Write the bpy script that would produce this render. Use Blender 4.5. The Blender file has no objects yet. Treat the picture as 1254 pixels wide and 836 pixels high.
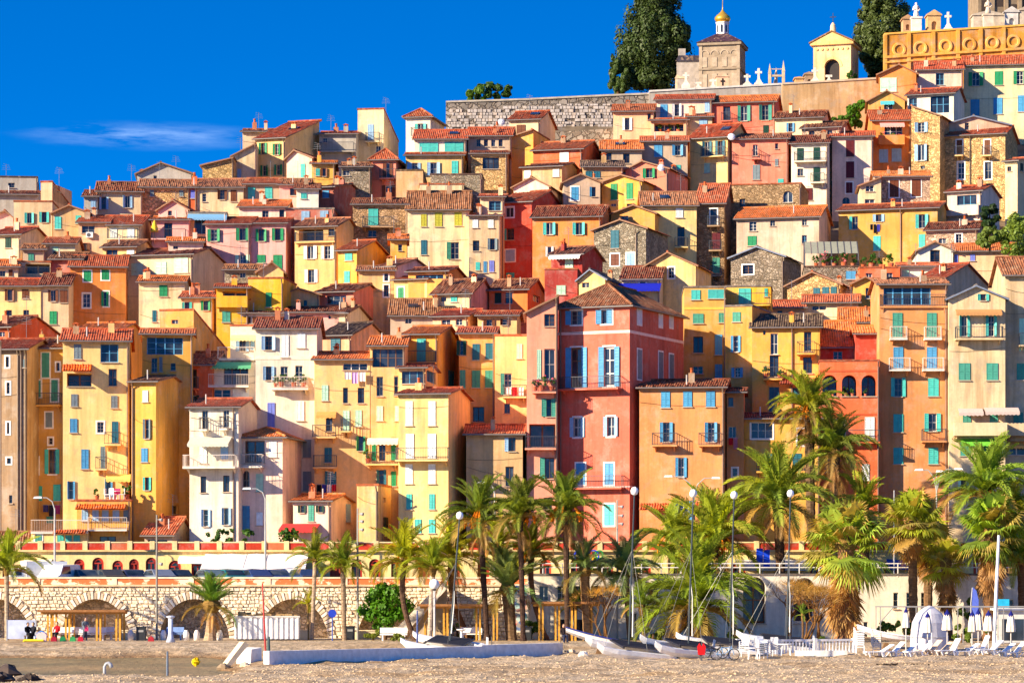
import bpy, math, random
from mathutils import Vector, Matrix
random.seed(7)
scene = bpy.context.scene
COL = scene.collection
# ---------------------------------------------------------------- camera
PW, PH = 1254.0, 836.0       # the photograph's pixels
K = 0.00027                  # tangent per photograph pixel
CX, HY, CZ = 627.0, 707.0, 5.0   # centre column, horizon row, camera height over the beach
cam_data = bpy.data.cameras.new('camera')
cam = bpy.data.objects.new('camera', cam_data); COL.objects.link(cam)
cam_data.sensor_width = 36.0
cam_data.lens = 36.0 / (PW * K)
cam_data.shift_y = (HY - PH / 2) / PW
cam_data.clip_start = 1.0
cam_data.clip_end = 6000.0
cam.location = (0, 0, CZ)
cam.rotation_euler = (math.radians(90), 0, 0)
scene.camera = cam
scene.render.resolution_x, scene.render.resolution_y = 1024, 682
# ---------------------------------------------------------------- sun and sky
SUN = Vector((-2.0, -1.12, 0.98)).normalized()       # towards the sun: low, from the left and behind the camera
sun_data = bpy.data.lights.new('sun', 'SUN')
sun_data.energy = 3.9
sun_data.angle = math.radians(0.5)
sun_data.color = (1.0, 0.83, 0.60)
sun = bpy.data.objects.new('sun', sun_data); COL.objects.link(sun)
sun.rotation_euler = SUN.to_track_quat('Z', 'Y').to_euler()
sun.location = (-150, -80, 120)
world = bpy.data.worlds.new('World'); scene.world = world
world.use_nodes = True
wn, wl = world.node_tree.nodes, world.node_tree.links
wn.clear()
w_out = wn.new('ShaderNodeOutputWorld'); w_bg = wn.new('ShaderNodeBackground')
w_sky = wn.new('ShaderNodeTexSky'); w_sky.sky_type = 'NISHITA'; w_sky.sun_disc = False
w_sky.sun_elevation = math.asin(SUN.z)
w_sky.sun_rotation = math.atan2(SUN.x, SUN.y)
w_sky.altitude = 0; w_sky.air_density = 1.0; w_sky.dust_density = 0.15; w_sky.ozone_density = 4.0
# clear dry air: the pale band hugs the horizon, so the sky darkens quickly with height
w_tc = wn.new('ShaderNodeTexCoord'); w_sep = wn.new('ShaderNodeSeparateXYZ'); w_cmb = wn.new('ShaderNodeCombineXYZ')
w_mz = wn.new('ShaderNodeMath'); w_mz.operation = 'MULTIPLY_ADD'; w_mz.inputs[1].default_value = 3.3; w_mz.inputs[2].default_value = 0.05
w_nrm = wn.new('ShaderNodeVectorMath'); w_nrm.operation = 'NORMALIZE'
wl.new(w_tc.outputs['Generated'], w_sep.inputs[0])
wl.new(w_sep.outputs['X'], w_cmb.inputs['X']); wl.new(w_sep.outputs['Y'], w_cmb.inputs['Y'])
wl.new(w_sep.outputs['Z'], w_mz.inputs[0]); wl.new(w_mz.outputs[0], w_cmb.inputs['Z'])
wl.new(w_cmb.outputs[0], w_nrm.inputs[0]); wl.new(w_nrm.outputs[0], w_sky.inputs['Vector'])
w_hsv = wn.new('ShaderNodeHueSaturation'); w_hsv.inputs['Hue'].default_value = 0.512; w_hsv.inputs['Saturation'].default_value = 1.46; w_hsv.inputs['Value'].default_value = 0.66
wl.new(w_sky.outputs[0], w_hsv.inputs['Color'])
# one thin cirrus streak over the left shoulder of the hill
w_sub = wn.new('ShaderNodeVectorMath'); w_sub.operation = 'SUBTRACT'; w_sub.inputs[1].default_value = Vector((-0.122, 1.0, 0.146)).normalized()
w_map = wn.new('ShaderNodeMapping'); w_map.vector_type = 'POINT'; w_map.inputs['Rotation'].default_value = (0, 0.27, 0); w_map.inputs['Scale'].default_value = (24, 4, 210)
w_len = wn.new('ShaderNodeVectorMath'); w_len.operation = 'LENGTH'
w_msk = wn.new('ShaderNodeMapRange'); w_msk.interpolation_type = 'SMOOTHSTEP'; w_msk.inputs['From Min'].default_value = 0.0; w_msk.inputs['From Max'].default_value = 1.15; w_msk.inputs['To Min'].default_value = 1.0; w_msk.inputs['To Max'].default_value = 0.0
w_map2 = wn.new('ShaderNodeMapping'); w_map2.inputs['Rotation'].default_value = (0, 0.20, 0); w_map2.inputs['Scale'].default_value = (30, 30, 220)
w_noi = wn.new('ShaderNodeTexNoise'); w_noi.inputs['Scale'].default_value = 1.0; w_noi.inputs['Detail'].default_value = 7; w_noi.inputs['Roughness'].default_value = 0.62
w_rmp = wn.new('ShaderNodeMapRange'); w_rmp.inputs['From Min'].default_value = 0.38; w_rmp.inputs['From Max'].default_value = 0.72; w_rmp.inputs['To Max'].default_value = 0.34
w_mul = wn.new('ShaderNodeMath'); w_mul.operation = 'MULTIPLY'
w_mix = wn.new('ShaderNodeMixRGB'); w_mix.inputs['Color2'].default_value = (3.2, 4.2, 5.4, 1)
wl.new(w_tc.outputs['Generated'], w_sub.inputs[0]); wl.new(w_sub.outputs[0], w_map.inputs[0]); wl.new(w_map.outputs[0], w_len.inputs[0]); wl.new(w_len.outputs['Value'], w_msk.inputs['Value'])
wl.new(w_tc.outputs['Generated'], w_map2.inputs[0]); wl.new(w_map2.outputs[0], w_noi.inputs['Vector']); wl.new(w_noi.outputs['Fac'], w_rmp.inputs['Value'])
wl.new(w_rmp.outputs[0], w_mul.inputs[0]); wl.new(w_msk.outputs[0], w_mul.inputs[1]); wl.new(w_mul.outputs[0], w_mix.inputs['Fac'])
wl.new(w_hsv.outputs[0], w_mix.inputs['Color1']); wl.new(w_mix.outputs[0], w_bg.inputs['Color'])
w_bg.inputs['Strength'].default_value = 0.15
wl.new(w_bg.outputs[0], w_out.inputs['Surface'])
vs = scene.view_settings
scene.display_settings.display_device = 'sRGB'
vs.view_transform = 'Standard'; vs.look = 'None'; vs.gamma = 1.0; vs.use_curve_mapping = False
vs.exposure = 1.48
scene.cycles.max_bounces = 8; scene.cycles.diffuse_bounces = 6; scene.cycles.glossy_bounces = 2
scene.cycles.transparent_max_bounces = 6
scene.cycles.use_denoising = True
# ---------------------------------------------------------------- helpers
def R(d): return math.radians(d)
def lin(c):
    c = c / 255.0
    return c / 12.92 if c <= 0.04045 else ((c + 0.055) / 1.055) ** 2.4
def rgb(r, g, b): return (lin(r), lin(g), lin(b), 1.0)
def pix(x, y, D):
    """photograph pixel seen at distance D (metres along the view axis) -> world point"""
    return Vector(((x - CX) * K * D, D, CZ + (HY - y) * K * D))
def gnd(x, y, z=0.0):
    """the point of the level ground z under a pixel"""
    return pix(x, y, (CZ - z) / ((y - HY) * K))
def atz(x, D, z): return Vector(((x - CX) * K * D, D, z))

class MB:
    def __init__(s): s.v = []; s.f = []; s.sm = False
    def add(s, vs, fs):
        n = len(s.v); s.v.extend([tuple(p) for p in vs]); s.f.extend([tuple(i + n for i in q) for q in fs]); return s
    def quad(s, a, b, c, d): return s.add([a, b, c, d], [(0, 1, 2, 3)])
    def poly(s, pts): return s.add(pts, [tuple(range(len(pts)))])
    def box(s, x0, x1, y0, y1, z0, z1):
        return s.add([(x0,y0,z0),(x1,y0,z0),(x1,y1,z0),(x0,y1,z0),(x0,y0,z1),(x1,y0,z1),(x1,y1,z1),(x0,y1,z1)],
                     [(0,3,2,1),(4,5,6,7),(0,1,5,4),(1,2,6,5),(2,3,7,6),(3,0,4,7)])
    def cbox(s, cx, cy, cz, w, d, h): return s.box(cx-w/2, cx+w/2, cy-d/2, cy+d/2, cz-h/2, cz+h/2)
    def bar(s, a, b, w, h=None):
        """a straight square bar between two points"""
        h = h or w; a, b = Vector(a), Vector(b); d = (b - a)
        if d.length < 1e-6: return s
        d.normalize(); up = Vector((0, 0, 1)) if abs(d.z) < 0.95 else Vector((0, 1, 0))
        x = d.cross(up).normalized() * w / 2; y = x.normalized().cross(d).normalized() * h / 2
        return s.add([a-x-y, a+x-y, a+x+y, a-x+y, b-x-y, b+x-y, b+x+y, b-x+y],
                     [(0,1,2,3),(7,6,5,4),(0,4,5,1),(1,5,6,2),(2,6,7,3),(3,7,4,0)])
    def tube(s, pts, rad, n=8, cap=True):
        pts = [Vector(p) for p in pts]; m = len(pts)
        if not hasattr(rad, '__len__'): rad = [rad] * m
        base = len(s.v); prev = None
        for i, p in enumerate(pts):
            d = (pts[min(i+1, m-1)] - pts[max(i-1, 0)])
            d = d.normalized() if d.length > 1e-9 else Vector((0, 0, 1))
            if prev is None:
                up = Vector((0, 1, 0)) if abs(d.y) < 0.9 else Vector((1, 0, 0)); x = d.cross(up).normalized()
            else:
                x = (prev - d * prev.dot(d)); x = x.normalized() if x.length > 1e-6 else d.orthogonal().normalized()
            prev = x; y = d.cross(x)
            for k in range(n):
                t = 2 * math.pi * k / n
                s.v.append(tuple(p + (x * math.cos(t) + y * math.sin(t)) * rad[i]))
        for i in range(m - 1):
            for k in range(n):
                a = base + i * n + k; b = base + i * n + (k + 1) % n
                s.f.append((a, b, b + n, a + n))
        if cap:
            s.f.append(tuple(base + k for k in reversed(range(n)))); s.f.append(tuple(base + (m-1)*n + k for k in range(n)))
        return s
    def lathe(s, prof, n=12, c=(0, 0, 0), a0=0.0):
        base = len(s.v)
        for r, z in prof:
            for k in range(n):
                t = a0 + 2 * math.pi * k / n
                s.v.append((c[0] + r * math.cos(t), c[1] + r * math.sin(t), c[2] + z))
        for i in range(len(prof) - 1):
            for k in range(n):
                a = base + i * n + k; b = base + i * n + (k + 1) % n
                s.f.append((a, b, b + n, a + n))
        s.f.append(tuple(base + k for k in reversed(range(n))))
        s.f.append(tuple(base + (len(prof) - 1) * n + k for k in range(n)))
        return s
    def prism(s, poly, axis, a, b):
        """extrude a 2-D polygon along an axis (0 x, 1 y, 2 z) from a to b"""
        def P(p, t): return {0: (t, p[0], p[1]), 1: (p[0], t, p[1]), 2: (p[0], p[1], t)}[axis]
        n = len(poly); base = len(s.v)
        s.v.extend([P(p, a) for p in poly] + [P(p, b) for p in poly])
        s.f.append(tuple(base + i for i in range(n))); s.f.append(tuple(base + n + i for i in reversed(range(n))))
        for i in range(n):
            j = (i + 1) % n; s.f.append((base + j, base + i, base + n + i, base + n + j))
        return s
    def mesh(s, name, mat, smooth=False):
        me = bpy.data.meshes.new(name); me.from_pydata(s.v, [], s.f); me.update()
        if mat: me.materials.append(mat)
        if smooth: me.polygons.foreach_set('use_smooth', [True] * len(me.polygons))
        return me
    def build(s, name, mat, parent=None, color=None, smooth=False, loc=None):
        return put(name, s.mesh(name, mat, smooth), parent, color, loc)

def put(name, me, parent=None, color=None, loc=None, rot=None, scale=None):
    o = bpy.data.objects.new(name, me); COL.objects.link(o)
    if parent is not None: o.parent = parent
    if color is not None: o.color = color
    if loc is not None: o.location = loc
    if rot is not None: o.rotation_euler = rot
    if scale is not None: o.scale = scale
    return o
def tag(o, label, cat, group=None):
    o['label'] = label; o['category'] = cat
    if group: o['group'] = group
    return o
def empty(name, loc, rz=0.0, label=None, cat=None, group=None):
    o = bpy.data.objects.new(name, None); COL.objects.link(o)
    o.location = loc; o.rotation_euler = (0, 0, rz); o.empty_display_size = 0.3
    if label: tag(o, label, cat, group)
    return o
def structure(o): o['kind'] = 'structure'; return o
def stuff(o): o['kind'] = 'stuff'; return o

# ---------------------------------------------------------------- materials
class NT:
    def __init__(s, name):
        s.m = bpy.data.materials.new(name); s.m.use_nodes = True
        s.t = s.m.node_tree; s.t.nodes.clear()
        s.out = s.n('ShaderNodeOutputMaterial'); s.b = s.n('ShaderNodeBsdfPrincipled'); s.l(s.b.outputs[0], s.out.inputs[0])
    def n(s, t, **kw):
        o = s.t.nodes.new(t)
        for k, v in kw.items():
            if k in o.inputs: o.inputs[k].default_value = v
            else: setattr(o, k, v)
        return o
    def l(s, a, b): s.t.links.new(a, b)
    def pos(s, scale=(1, 1, 1)):
        g = s.n('ShaderNodeNewGeometry'); m = s.n('ShaderNodeMapping'); m.inputs['Scale'].default_value = scale
        s.l(g.outputs['Position'], m.inputs[0]); return m.outputs[0]
    def noise(s, vec, scale, detail=4, rough=0.55):
        o = s.n('ShaderNodeTexNoise'); o.inputs['Scale'].default_value = scale; o.inputs['Detail'].default_value = detail
        o.inputs['Roughness'].default_value = rough; s.l(vec, o.inputs['Vector']); return o.outputs['Fac']
    def rng(s, v, a, b, c, d):
        o = s.n('ShaderNodeMapRange'); s.l(v, o.inputs['Value'])
        for k, x in zip(('From Min', 'From Max', 'To Min', 'To Max'), (a, b, c, d)): o.inputs[k].default_value = x
        return o.outputs[0]
    def mixc(s, fac, a, b, mode='MIX'):
        o = s.n('ShaderNodeMixRGB'); o.blend_type = mode
        for i, x in zip(('Fac', 'Color1', 'Color2'), (fac, a, b)):
            if hasattr(x, 'is_linked'): s.l(x, o.inputs[i])
            else: o.inputs[i].default_value = x
        return o.outputs[0]
    def gray(s, v):
        o = s.n('ShaderNodeCombineXYZ')
        for i in range(3): s.l(v, o.inputs[i])
        return o.outputs[0]
    def ocol(s): return s.n('ShaderNodeObjectInfo').outputs['Color']
    def orand(s): return s.n('ShaderNodeObjectInfo').outputs['Random']
    def ramp(s, v, stops):
        o = s.n('ShaderNodeValToRGB'); s.l(v, o.inputs[0]); e = o.color_ramp.elements
        while len(e) < len(stops): e.new(0.5)
        for i, (p, c) in enumerate(stops): e[i].position = p; e[i].color = c
        return o.outputs[0]
    def bump(s, v, strength, dist=0.05):
        o = s.n('ShaderNodeBump'); o.inputs['Strength'].default_value = strength; o.inputs['Distance'].default_value = dist
        s.l(v, o.inputs['Height']); s.l(o.outputs[0], s.b.inputs['Normal'])
    def done(s, color, rough=0.9, spec=0.2, metal=0.0):
        if hasattr(color, 'is_linked'): s.l(color, s.b.inputs['Base Color'])
        else: s.b.inputs['Base Color'].default_value = color
        s.b.inputs['Roughness'].default_value = rough; s.b.inputs['Metallic'].default_value = metal
        s.b.inputs['Specular IOR Level'].default_value = spec
        return s.m

def m_plaster(name, wear):
    t = NT(name); p = t.pos()
    big = t.rng(t.noise(p, 0.33, 5), 0.3, 0.7, 0.80, 1.1)
    fine = t.rng(t.noise(p, 5.0, 3), 0.3, 0.7, 0.94, 1.05)
    c = t.mixc(1.0, t.ocol(), t.gray(big), 'MULTIPLY'); c = t.mixc(1.0, c, t.gray(fine), 'MULTIPLY')
    fd = t.rng(t.noise(p, 0.55, 7, .7), 0.52, 0.66, 0, 0.34 * wear); c = t.mixc(fd, c, t.mixc(0.45, c, (0.86, 0.80, 0.70, 1)))
    st = t.rng(t.noise(t.pos((1.7, 1.7, 0.13)), 1.0, 5, 0.65), 0.46, 0.78, 0.0, 0.62 * wear)
    c = t.mixc(st, c, t.mixc(1.0, c, (0.50, 0.43, 0.36, 1), 'MULTIPLY'))
    bl = t.rng(t.noise(p, 0.9, 6, 0.7), 0.58 - 0.05 * wear, 0.68 - 0.04 * wear, 0.0, 0.5 * wear)
    c = t.mixc(bl, c, t.mixc(0.5, c, (0.36, 0.30, 0.24, 1)))
    t.bump(t.noise(p, 9.0, 4), 0.25, 0.03)
    return t.done(c, 0.93, 0.12)
def m_rubble(name, scale, mortar, contrast=1.0):
    t = NT(name); p = t.pos((1, 1, 1.25))
    d = t.n('ShaderNodeVectorMath', operation='ADD'); nz = t.n('ShaderNodeTexNoise'); nz.inputs['Scale'].default_value = 1.3
    t.l(p, nz.inputs['Vector']); t.l(p, d.inputs[0]); t.l(nz.outputs['Color'], d.inputs[1])
    v = t.n('ShaderNodeTexVoronoi'); v.inputs['Scale'].default_value = scale; t.l(d.outputs[0], v.inputs['Vector'])
    e = t.n('ShaderNodeTexVoronoi', feature='DISTANCE_TO_EDGE'); e.inputs['Scale'].default_value = scale; t.l(d.outputs[0], e.inputs['Vector'])
    sp = t.n('ShaderNodeSeparateColor'); t.l(v.outputs['Color'], sp.inputs[0])
    br = t.rng(sp.outputs[0], 0, 1, 1 - 0.48 * contrast, 1 + 0.35 * contrast)
    c = t.mixc(1.0, t.ocol(), t.gray(br), 'MULTIPLY')
    c = t.mixc(t.rng(sp.outputs[1], 0.6, 1.0, 0.0, 0.5), c, t.mixc(1.0, c, (0.72, 0.60, 0.50, 1), 'MULTIPLY'))
    ed = t.rng(e.outputs['Distance'], 0.02, 0.12, 0.0, 1.0)
    c = t.mixc(ed, t.mixc(1.0, t.ocol(), mortar, 'MULTIPLY'), c)
    big = t.rng(t.noise(t.pos(), 0.4, 5), 0.3, 0.7, 0.72, 1.15); c = t.mixc(1.0, c, t.gray(big), 'MULTIPLY')
    t.bump(ed, 0.9, 0.12)
    return t.done(c, 0.95, 0.1)
def m_roof():
    t = NT('roof_tile'); p = t.pos()
    v = t.n('ShaderNodeTexVoronoi'); v.inputs['Scale'].default_value = 3.6; t.l(p, v.inputs['Vector'])
    sp = t.n('ShaderNodeSeparateColor'); t.l(v.outputs['Color'], sp.inputs[0])
    br = t.rng(sp.outputs[0], 0, 1, 0.66, 1.22)
    c = t.mixc(1.0, t.ocol(), t.gray(br), 'MULTIPLY')
    c = t.mixc(t.rng(sp.outputs[1], 0.74, 0.98, 0, 0.55), c, (0.46, 0.31, 0.19, 1))
    big = t.rng(t.noise(p, 0.5, 6, 0.65), 0.3, 0.7, 0.68, 1.2); c = t.mixc(1.0, c, t.gray(big), 'MULTIPLY')
    li = t.rng(t.noise(p, 2.1, 5, 0.7), 0.56, 0.72, 0.0, 0.55)
    c = t.mixc(li, c, (0.20, 0.145, 0.085, 1))
    w = t.n('ShaderNodeTexWave', bands_direction='Z', wave_profile='SAW'); w.inputs['Scale'].default_value = 2.1; w.inputs['Distortion'].default_value = 1.2
    t.l(p, w.inputs['Vector']); t.bump(w.outputs['Fac'], 0.5, 0.06)
    return t.done(c, 0.9, 0.15)
def m_paint(name, rough=0.55, spec=0.3, metal=0.0, amp=0.12, sc=3.0):
    t = NT(name); f = t.rng(t.noise(t.pos(), sc, 4), 0.3, 0.7, 1 - amp, 1 + amp)
    return t.done(t.mixc(1.0, t.ocol(), t.gray(f), 'MULTIPLY'), rough, spec, metal)
def m_glass():
    t = NT('window_glass'); n = t.noise(t.pos((0.7, 0.7, 0.5)), 1.0, 2)
    c = t.ramp(n, [(0.35, (0.010, 0.014, 0.022, 1)), (0.6, (0.035, 0.05, 0.075, 1)), (0.8, (0.16, 0.17, 0.18, 1))])
    return t.done(c, 0.08, 0.5)
def m_leaf(name, trans=0.35):
    t = NT(name); f = t.rng(t.orand(), 0, 1, 0.75, 1.3); c = t.mixc(1.0, t.ocol(), t.gray(f), 'MULTIPLY')
    n = t.rng(t.noise(t.pos(), 1.4, 3), 0.3, 0.7, 0.72, 1.25); c = t.mixc(1.0, c, t.gray(n), 'MULTIPLY')
    t.l(c, t.b.inputs['Base Color']); t.b.inputs['Roughness'].default_value = 0.55; t.b.inputs['Specular IOR Level'].default_value = 0.3
    tr = t.n('ShaderNodeBsdfTranslucent'); t.l(t.mixc(1.0, c, (1.5, 1.35, 0.5, 1), 'MULTIPLY'), tr.inputs['Color'])
    mx = t.n('ShaderNodeMixShader'); mx.inputs[0].default_value = trans
    t.l(t.b.outputs[0], mx.inputs[1]); t.l(tr.outputs[0], mx.inputs[2]); t.l(mx.outputs[0], t.out.inputs[0])
    return t.m
def m_bark():
    t = NT('bark'); w = t.noise(t.pos((3, 3, 9)), 1.0, 5)
    c = t.mixc(1.0, t.ocol(), t.gray(t.rng(w, 0.3, 0.7, 0.55, 1.3)), 'MULTIPLY'); t.bump(w, 0.8, 0.08)
    return t.done(c, 0.95, 0.1)
def m_pebble():
    t = NT('beach_pebbles'); p = t.pos()
    v = t.n('ShaderNodeTexVoronoi'); v.inputs['Scale'].default_value = 2.6; t.l(t.pos((1, 0.45, 1)), v.inputs['Vector'])
    sp = t.n('ShaderNodeSeparateColor'); t.l(v.outputs['Color'], sp.inputs[0])
    base = t.ramp(t.noise(t.pos((0.05, 0.10, 1)), 1.0, 5, 0.6), [(0.35, (0.42, 0.28, 0.15, 1)), (0.5, (0.54, 0.42, 0.28, 1)), (0.68, (0.44, 0.29, 0.15, 1))])
    c = t.mixc(1.0, base, t.gray(t.rng(sp.outputs[0], 0, 1, 0.70, 1.22)), 'MULTIPLY')
    f = t.noise(p, 3.5, 5, 0.7); c = t.mixc(1.0, c, t.gray(t.rng(f, 0.3, 0.7, 0.75, 1.2)), 'MULTIPLY')
    sx = t.n('ShaderNodeSeparateXYZ'); t.l(t.pos(), sx.inputs[0]); wet = t.rng(t.rng(sx.outputs[2], -0.22, 0.0, 1, 0), 0.3, 1, 0, 1)
    c = t.mixc(wet, c, t.mixc(1.0, c, (0.62, 0.50, 0.38, 1), 'MULTIPLY'))
    t.bump(t.noise(t.pos((1, 0.5, 1)), 2.4, 6, 0.7), 0.8, 0.22)
    return t.done(c, 0.95, 0.1)
def m_flat(name, c, rough=0.8, spec=0.2, metal=0.0, amp=0.1, sc=2.0):
    t = NT(name); f = t.rng(t.noise(t.pos(), sc, 5), 0.3, 0.7, 1 - amp, 1 + amp)
    return t.done(t.mixc(1.0, c, t.gray(f), 'MULTIPLY'), rough, spec, metal)
M = {
 'plaster': m_plaster('plaster', 1.0), 'old': m_plaster('weathered_plaster', 1.5),
 'stone': m_rubble('rubble_stone', 3.3, (0.85, 0.80, 0.72, 1)), 'wallstone': m_rubble('terrace_stone', 1.25, (0.48, 0.46, 0.44, 1), 0.7),
 'roof': m_roof(), 'paint': m_paint('paint'), 'metal': m_paint('painted_metal', 0.4, 0.5), 'glass': m_glass(),
 'cloth': m_paint('cloth', 0.9, 0.1, 0, 0.1, 6.0), 'leaf': m_leaf('leaf'), 'needle': m_leaf('conifer_leaf', 0.12),
 'bark': m_bark(), 'pebble': m_pebble(), 'asphalt': m_flat('asphalt', (0.06, 0.06, 0.062, 1), 0.9),
 'earth': m_flat('hill_earth', (0.16, 0.12, 0.08, 1), 0.95, amp=0.35, sc=0.6), 'gold': m_flat('gilding', (0.90, 0.52, 0.06, 1), 0.32, 0.5, 0.65, 0.05),
 'wood': m_paint('timber', 0.8, 0.15, 0, 0.25, 4.0), 'concrete': m_paint('concrete', 0.9, 0.15, 0, 0.15, 2.5),
 'ashlar': m_paint('carved_stone', 0.9, 0.1, 0, 0.22, 1.6),
}
def m_water():
    t = NT('pool_water')
    c = t.ramp(t.noise(t.pos((0.16, 0.10, 1)), 1.0, 4), [(0.3, (0.13, 0.12, 0.05, 1)), (0.5, (0.26, 0.20, 0.09, 1)), (0.7, (0.38, 0.26, 0.11, 1))])
    c = t.mixc(1.0, c, t.gray(t.rng(t.noise(t.pos((1.6, .35, 1)), 2.0, 5, .7), .3, .7, .55, 1.5)), 'MULTIPLY')
    t.bump(t.noise(t.pos((1.4, 0.5, 1)), 2.2, 5, .65), 1.0, 0.12)
    return t.done(c, 0.42, 0.22)
M['water'] = m_water()
# ---------------------------------------------------------------- terrain
ROAD_Z, TERR_Z = 4.2, 8.0
WALL_D, ARC_D = 231.0, 244.0
def crest(xp):
    pts = [(-400, 36), (60, 38), (230, 39), (300, 43), (430, 48), (540, 54), (600, 62), (1100, 66), (1700, 66)]
    for (a, za), (b, zb) in zip(pts, pts[1:]):
        if a <= xp <= b: return za + (zb - za) * (xp - a) / (b - a)
    return 36 if xp < 0 else 66
def slope_z(D): return TERR_Z + max(0.0, D - 262.0) * 0.48
def terrain(x, D):
    xp = CX + x / (K * D)
    return min(slope_z(D), crest(xp))
def auto_D(ye, hh): return (125.76 - (TERR_Z - 5.0) - hh) / (0.48 - (HY - ye) * K)

def grid_sheet(name, x0, x1, nx, y0, y1, ny, zf, mat, smooth=True):
    mb = MB()
    for j in range(ny + 1):
        y = y0 + (y1 - y0) * j / ny
        for i in range(nx + 1):
            x = x0 + (x1 - x0) * i / nx
            mb.v.append((x, y, zf(x, y)))
    for j in range(ny):
        for i in range(nx):
            a = j * (nx + 1) + i; mb.f.append((a, a + 1, a + nx + 2, a + nx + 1))
    return structure(mb.build(name, mat, smooth=smooth))
big = MB().quad((-3000, -3000, -4), (3000, -3000, -4), (3000, 3000, -4), (-3000, 3000, -4)).build('ground', M['earth']); structure(big)
sea = MB().quad((-3000, -2900, -1.2), (3000, -2900, -1.2), (3000, 150, -1.2), (-3000, 150, -1.2)).build('sea', m_flat('sea_water', (0.02, 0.08, 0.12, 1), 0.12, 0.5)); structure(sea)

def hill_z(x, D):
    if D < 264: return TERR_Z - 0.65
    z = terrain(x, D)
    if D > 400: z -= (D - 400) * 0.25
    return max(z, 2.0)
hill = grid_sheet('hill', -130, 130, 80, 246.5, 480, 80, hill_z, M['earth'])
road = MB().box(-130, 130, WALL_D + 0.9, ARC_D + 0.4, 3.6, ROAD_Z).build('road', M['asphalt']); structure(road)

def hsh(i, j):
    v = math.sin(i * 127.1 + j * 311.7) * 43758.5453
    return v - math.floor(v)
def vnoise(x, y):
    i, j = math.floor(x), math.floor(y); u, v = x - i, y - j
    u = u*u*(3-2*u); v = v*v*(3-2*v)
    return (hsh(i,j)*(1-u)+hsh(i+1,j)*u)*(1-v) + (hsh(i,j+1)*(1-u)+hsh(i+1,j+1)*u)*v
def sm(a, b, x):
    t = min(1, max(0, (x - a) / (b - a))); return t * t * (3 - 2 * t)
PROM_Z = 0.4
def beach_z(x, y):
    z = 0.0
    z += PROM_Z * sm(207, 213, y)
    xp = CX + x / (K * max(y, 60))
    pool = sm(153, 162, y) * (1 - sm(193, 204, y)) * (1 - sm(215, 320, xp))
    z -= 0.85 * pool
    
    if y < 207: z += (vnoise(x * 0.5, y * 0.28) - 0.5) * 0.22 + (vnoise(x * 1.1 + 9, y * 0.6) - 0.5) * 0.22
    if y < 140: z -= (140 - y) * 0.06
    return z
beach = grid_sheet('beach', -60, 60, 220, 105, 232, 230, beach_z, M['pebble'])
pw = MB().quad((-60, 150, -0.30), (-12.5, 150, -0.30), (-12.5, 206, -0.30), (-60, 206, -0.30)).build('pool_water', M['water']); structure(pw)

# loose pebbles and stones lying on the beach (nobody could count them)
peb = MB(); rp = random.Random(3)
for _ in range(9000):
    y = 143 + 62 * rp.random() ** 1.3; x = (rp.random() - 0.5) * 0.36 * y
    z = beach_z(x, y)
    if z < -0.3: continue
    s = 0.03 + 0.075 * rp.random() ** 3
    a = rp.random() * 6.28; ca, sa = math.cos(a), math.sin(a)
    vs = []
    for (px_, py_, pz_) in ((1,0,0),(0,1,0),(-1,0,0),(0,-1,0),(0,0,0.7)):
        px_ *= s * (1 + rp.random()*.5); py_ *= s * (1 + rp.random()*.5)
        vs.append((x + px_*ca - py_*sa, y + px_*sa + py_*ca, z + pz_ * s))
    peb.add(vs, [(0,1,4),(1,2,4),(2,3,4),(3,0,4)])
o = stuff(peb.build('pebbles', M['concrete'], color=rgb(206, 178, 140))); tag(o, 'loose pale pebbles scattered over the sandy beach', 'pebbles')
# ---------------------------------------------------------------- house kit
WALL = {
 'pyel': (246, 206, 128), 'yel': (238, 174, 72), 'syel': (244, 182, 44), 'och': (228, 160, 74), 'olv': (212, 156, 70), 'ora': (228, 132, 60),
 'dora': (220, 142, 80), 'rora': (220, 100, 54), 'red': (194, 66, 46), 'dred': (166, 52, 44), 'drd2': (180, 98, 78), 'pred': (220, 104, 80), 'cor': (236, 130, 100),
 'sal': (242, 152, 120), 'pea': (238, 184, 138), 'pnk': (238, 170, 156), 'ppk': (244, 210, 184), 'cre': (238, 212, 162), 'whi': (240, 226, 202),
 'bei': (222, 192, 146), 'tan': (208, 166, 112), 'tau': (200, 172, 142), 'gry': (176, 168, 156), 'brn': (170, 136, 100), 'poc': (240, 190, 118),
 'sgo': (226, 184, 122), 'sgr': (160, 146, 126), 'sbr': (176, 142, 104), 'spk': (214, 180, 152), 'swh': (214, 206, 196),
}
SHUT = {'g': (40, 144, 92), 'd': (10, 62, 50), 't': (78, 190, 180), 'b': (78, 152, 196), 'l': (150, 188, 216), 'w': (232, 236, 232),
        'n': (112, 62, 36), 'm': (186, 226, 196), 'y': (124, 140, 146), 'o': (184, 180, 60), 'v': (120, 130, 210), 'a': (76, 156, 134), 'r': (96, 28, 34), 'u': (44, 108, 126)}
ROOF = {'r': (176, 86, 56), 'd': (134, 74, 54), 'b': (158, 104, 74), 'o': (210, 120, 64), 'k': (98, 80, 68), 'n': (184, 100, 66), 'g': (128, 120, 114)}
WALL = {k: tuple(c + (248 - c) * 0.08 for c in v) for k, v in WALL.items()}
_cache = {}
def jit(c, a, rnd): 
    k = 1 + (rnd.random() - 0.5) * a
    return tuple(min(255, max(0, x * k + (rnd.random() - 0.5) * a * 40)) for x in c)

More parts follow.
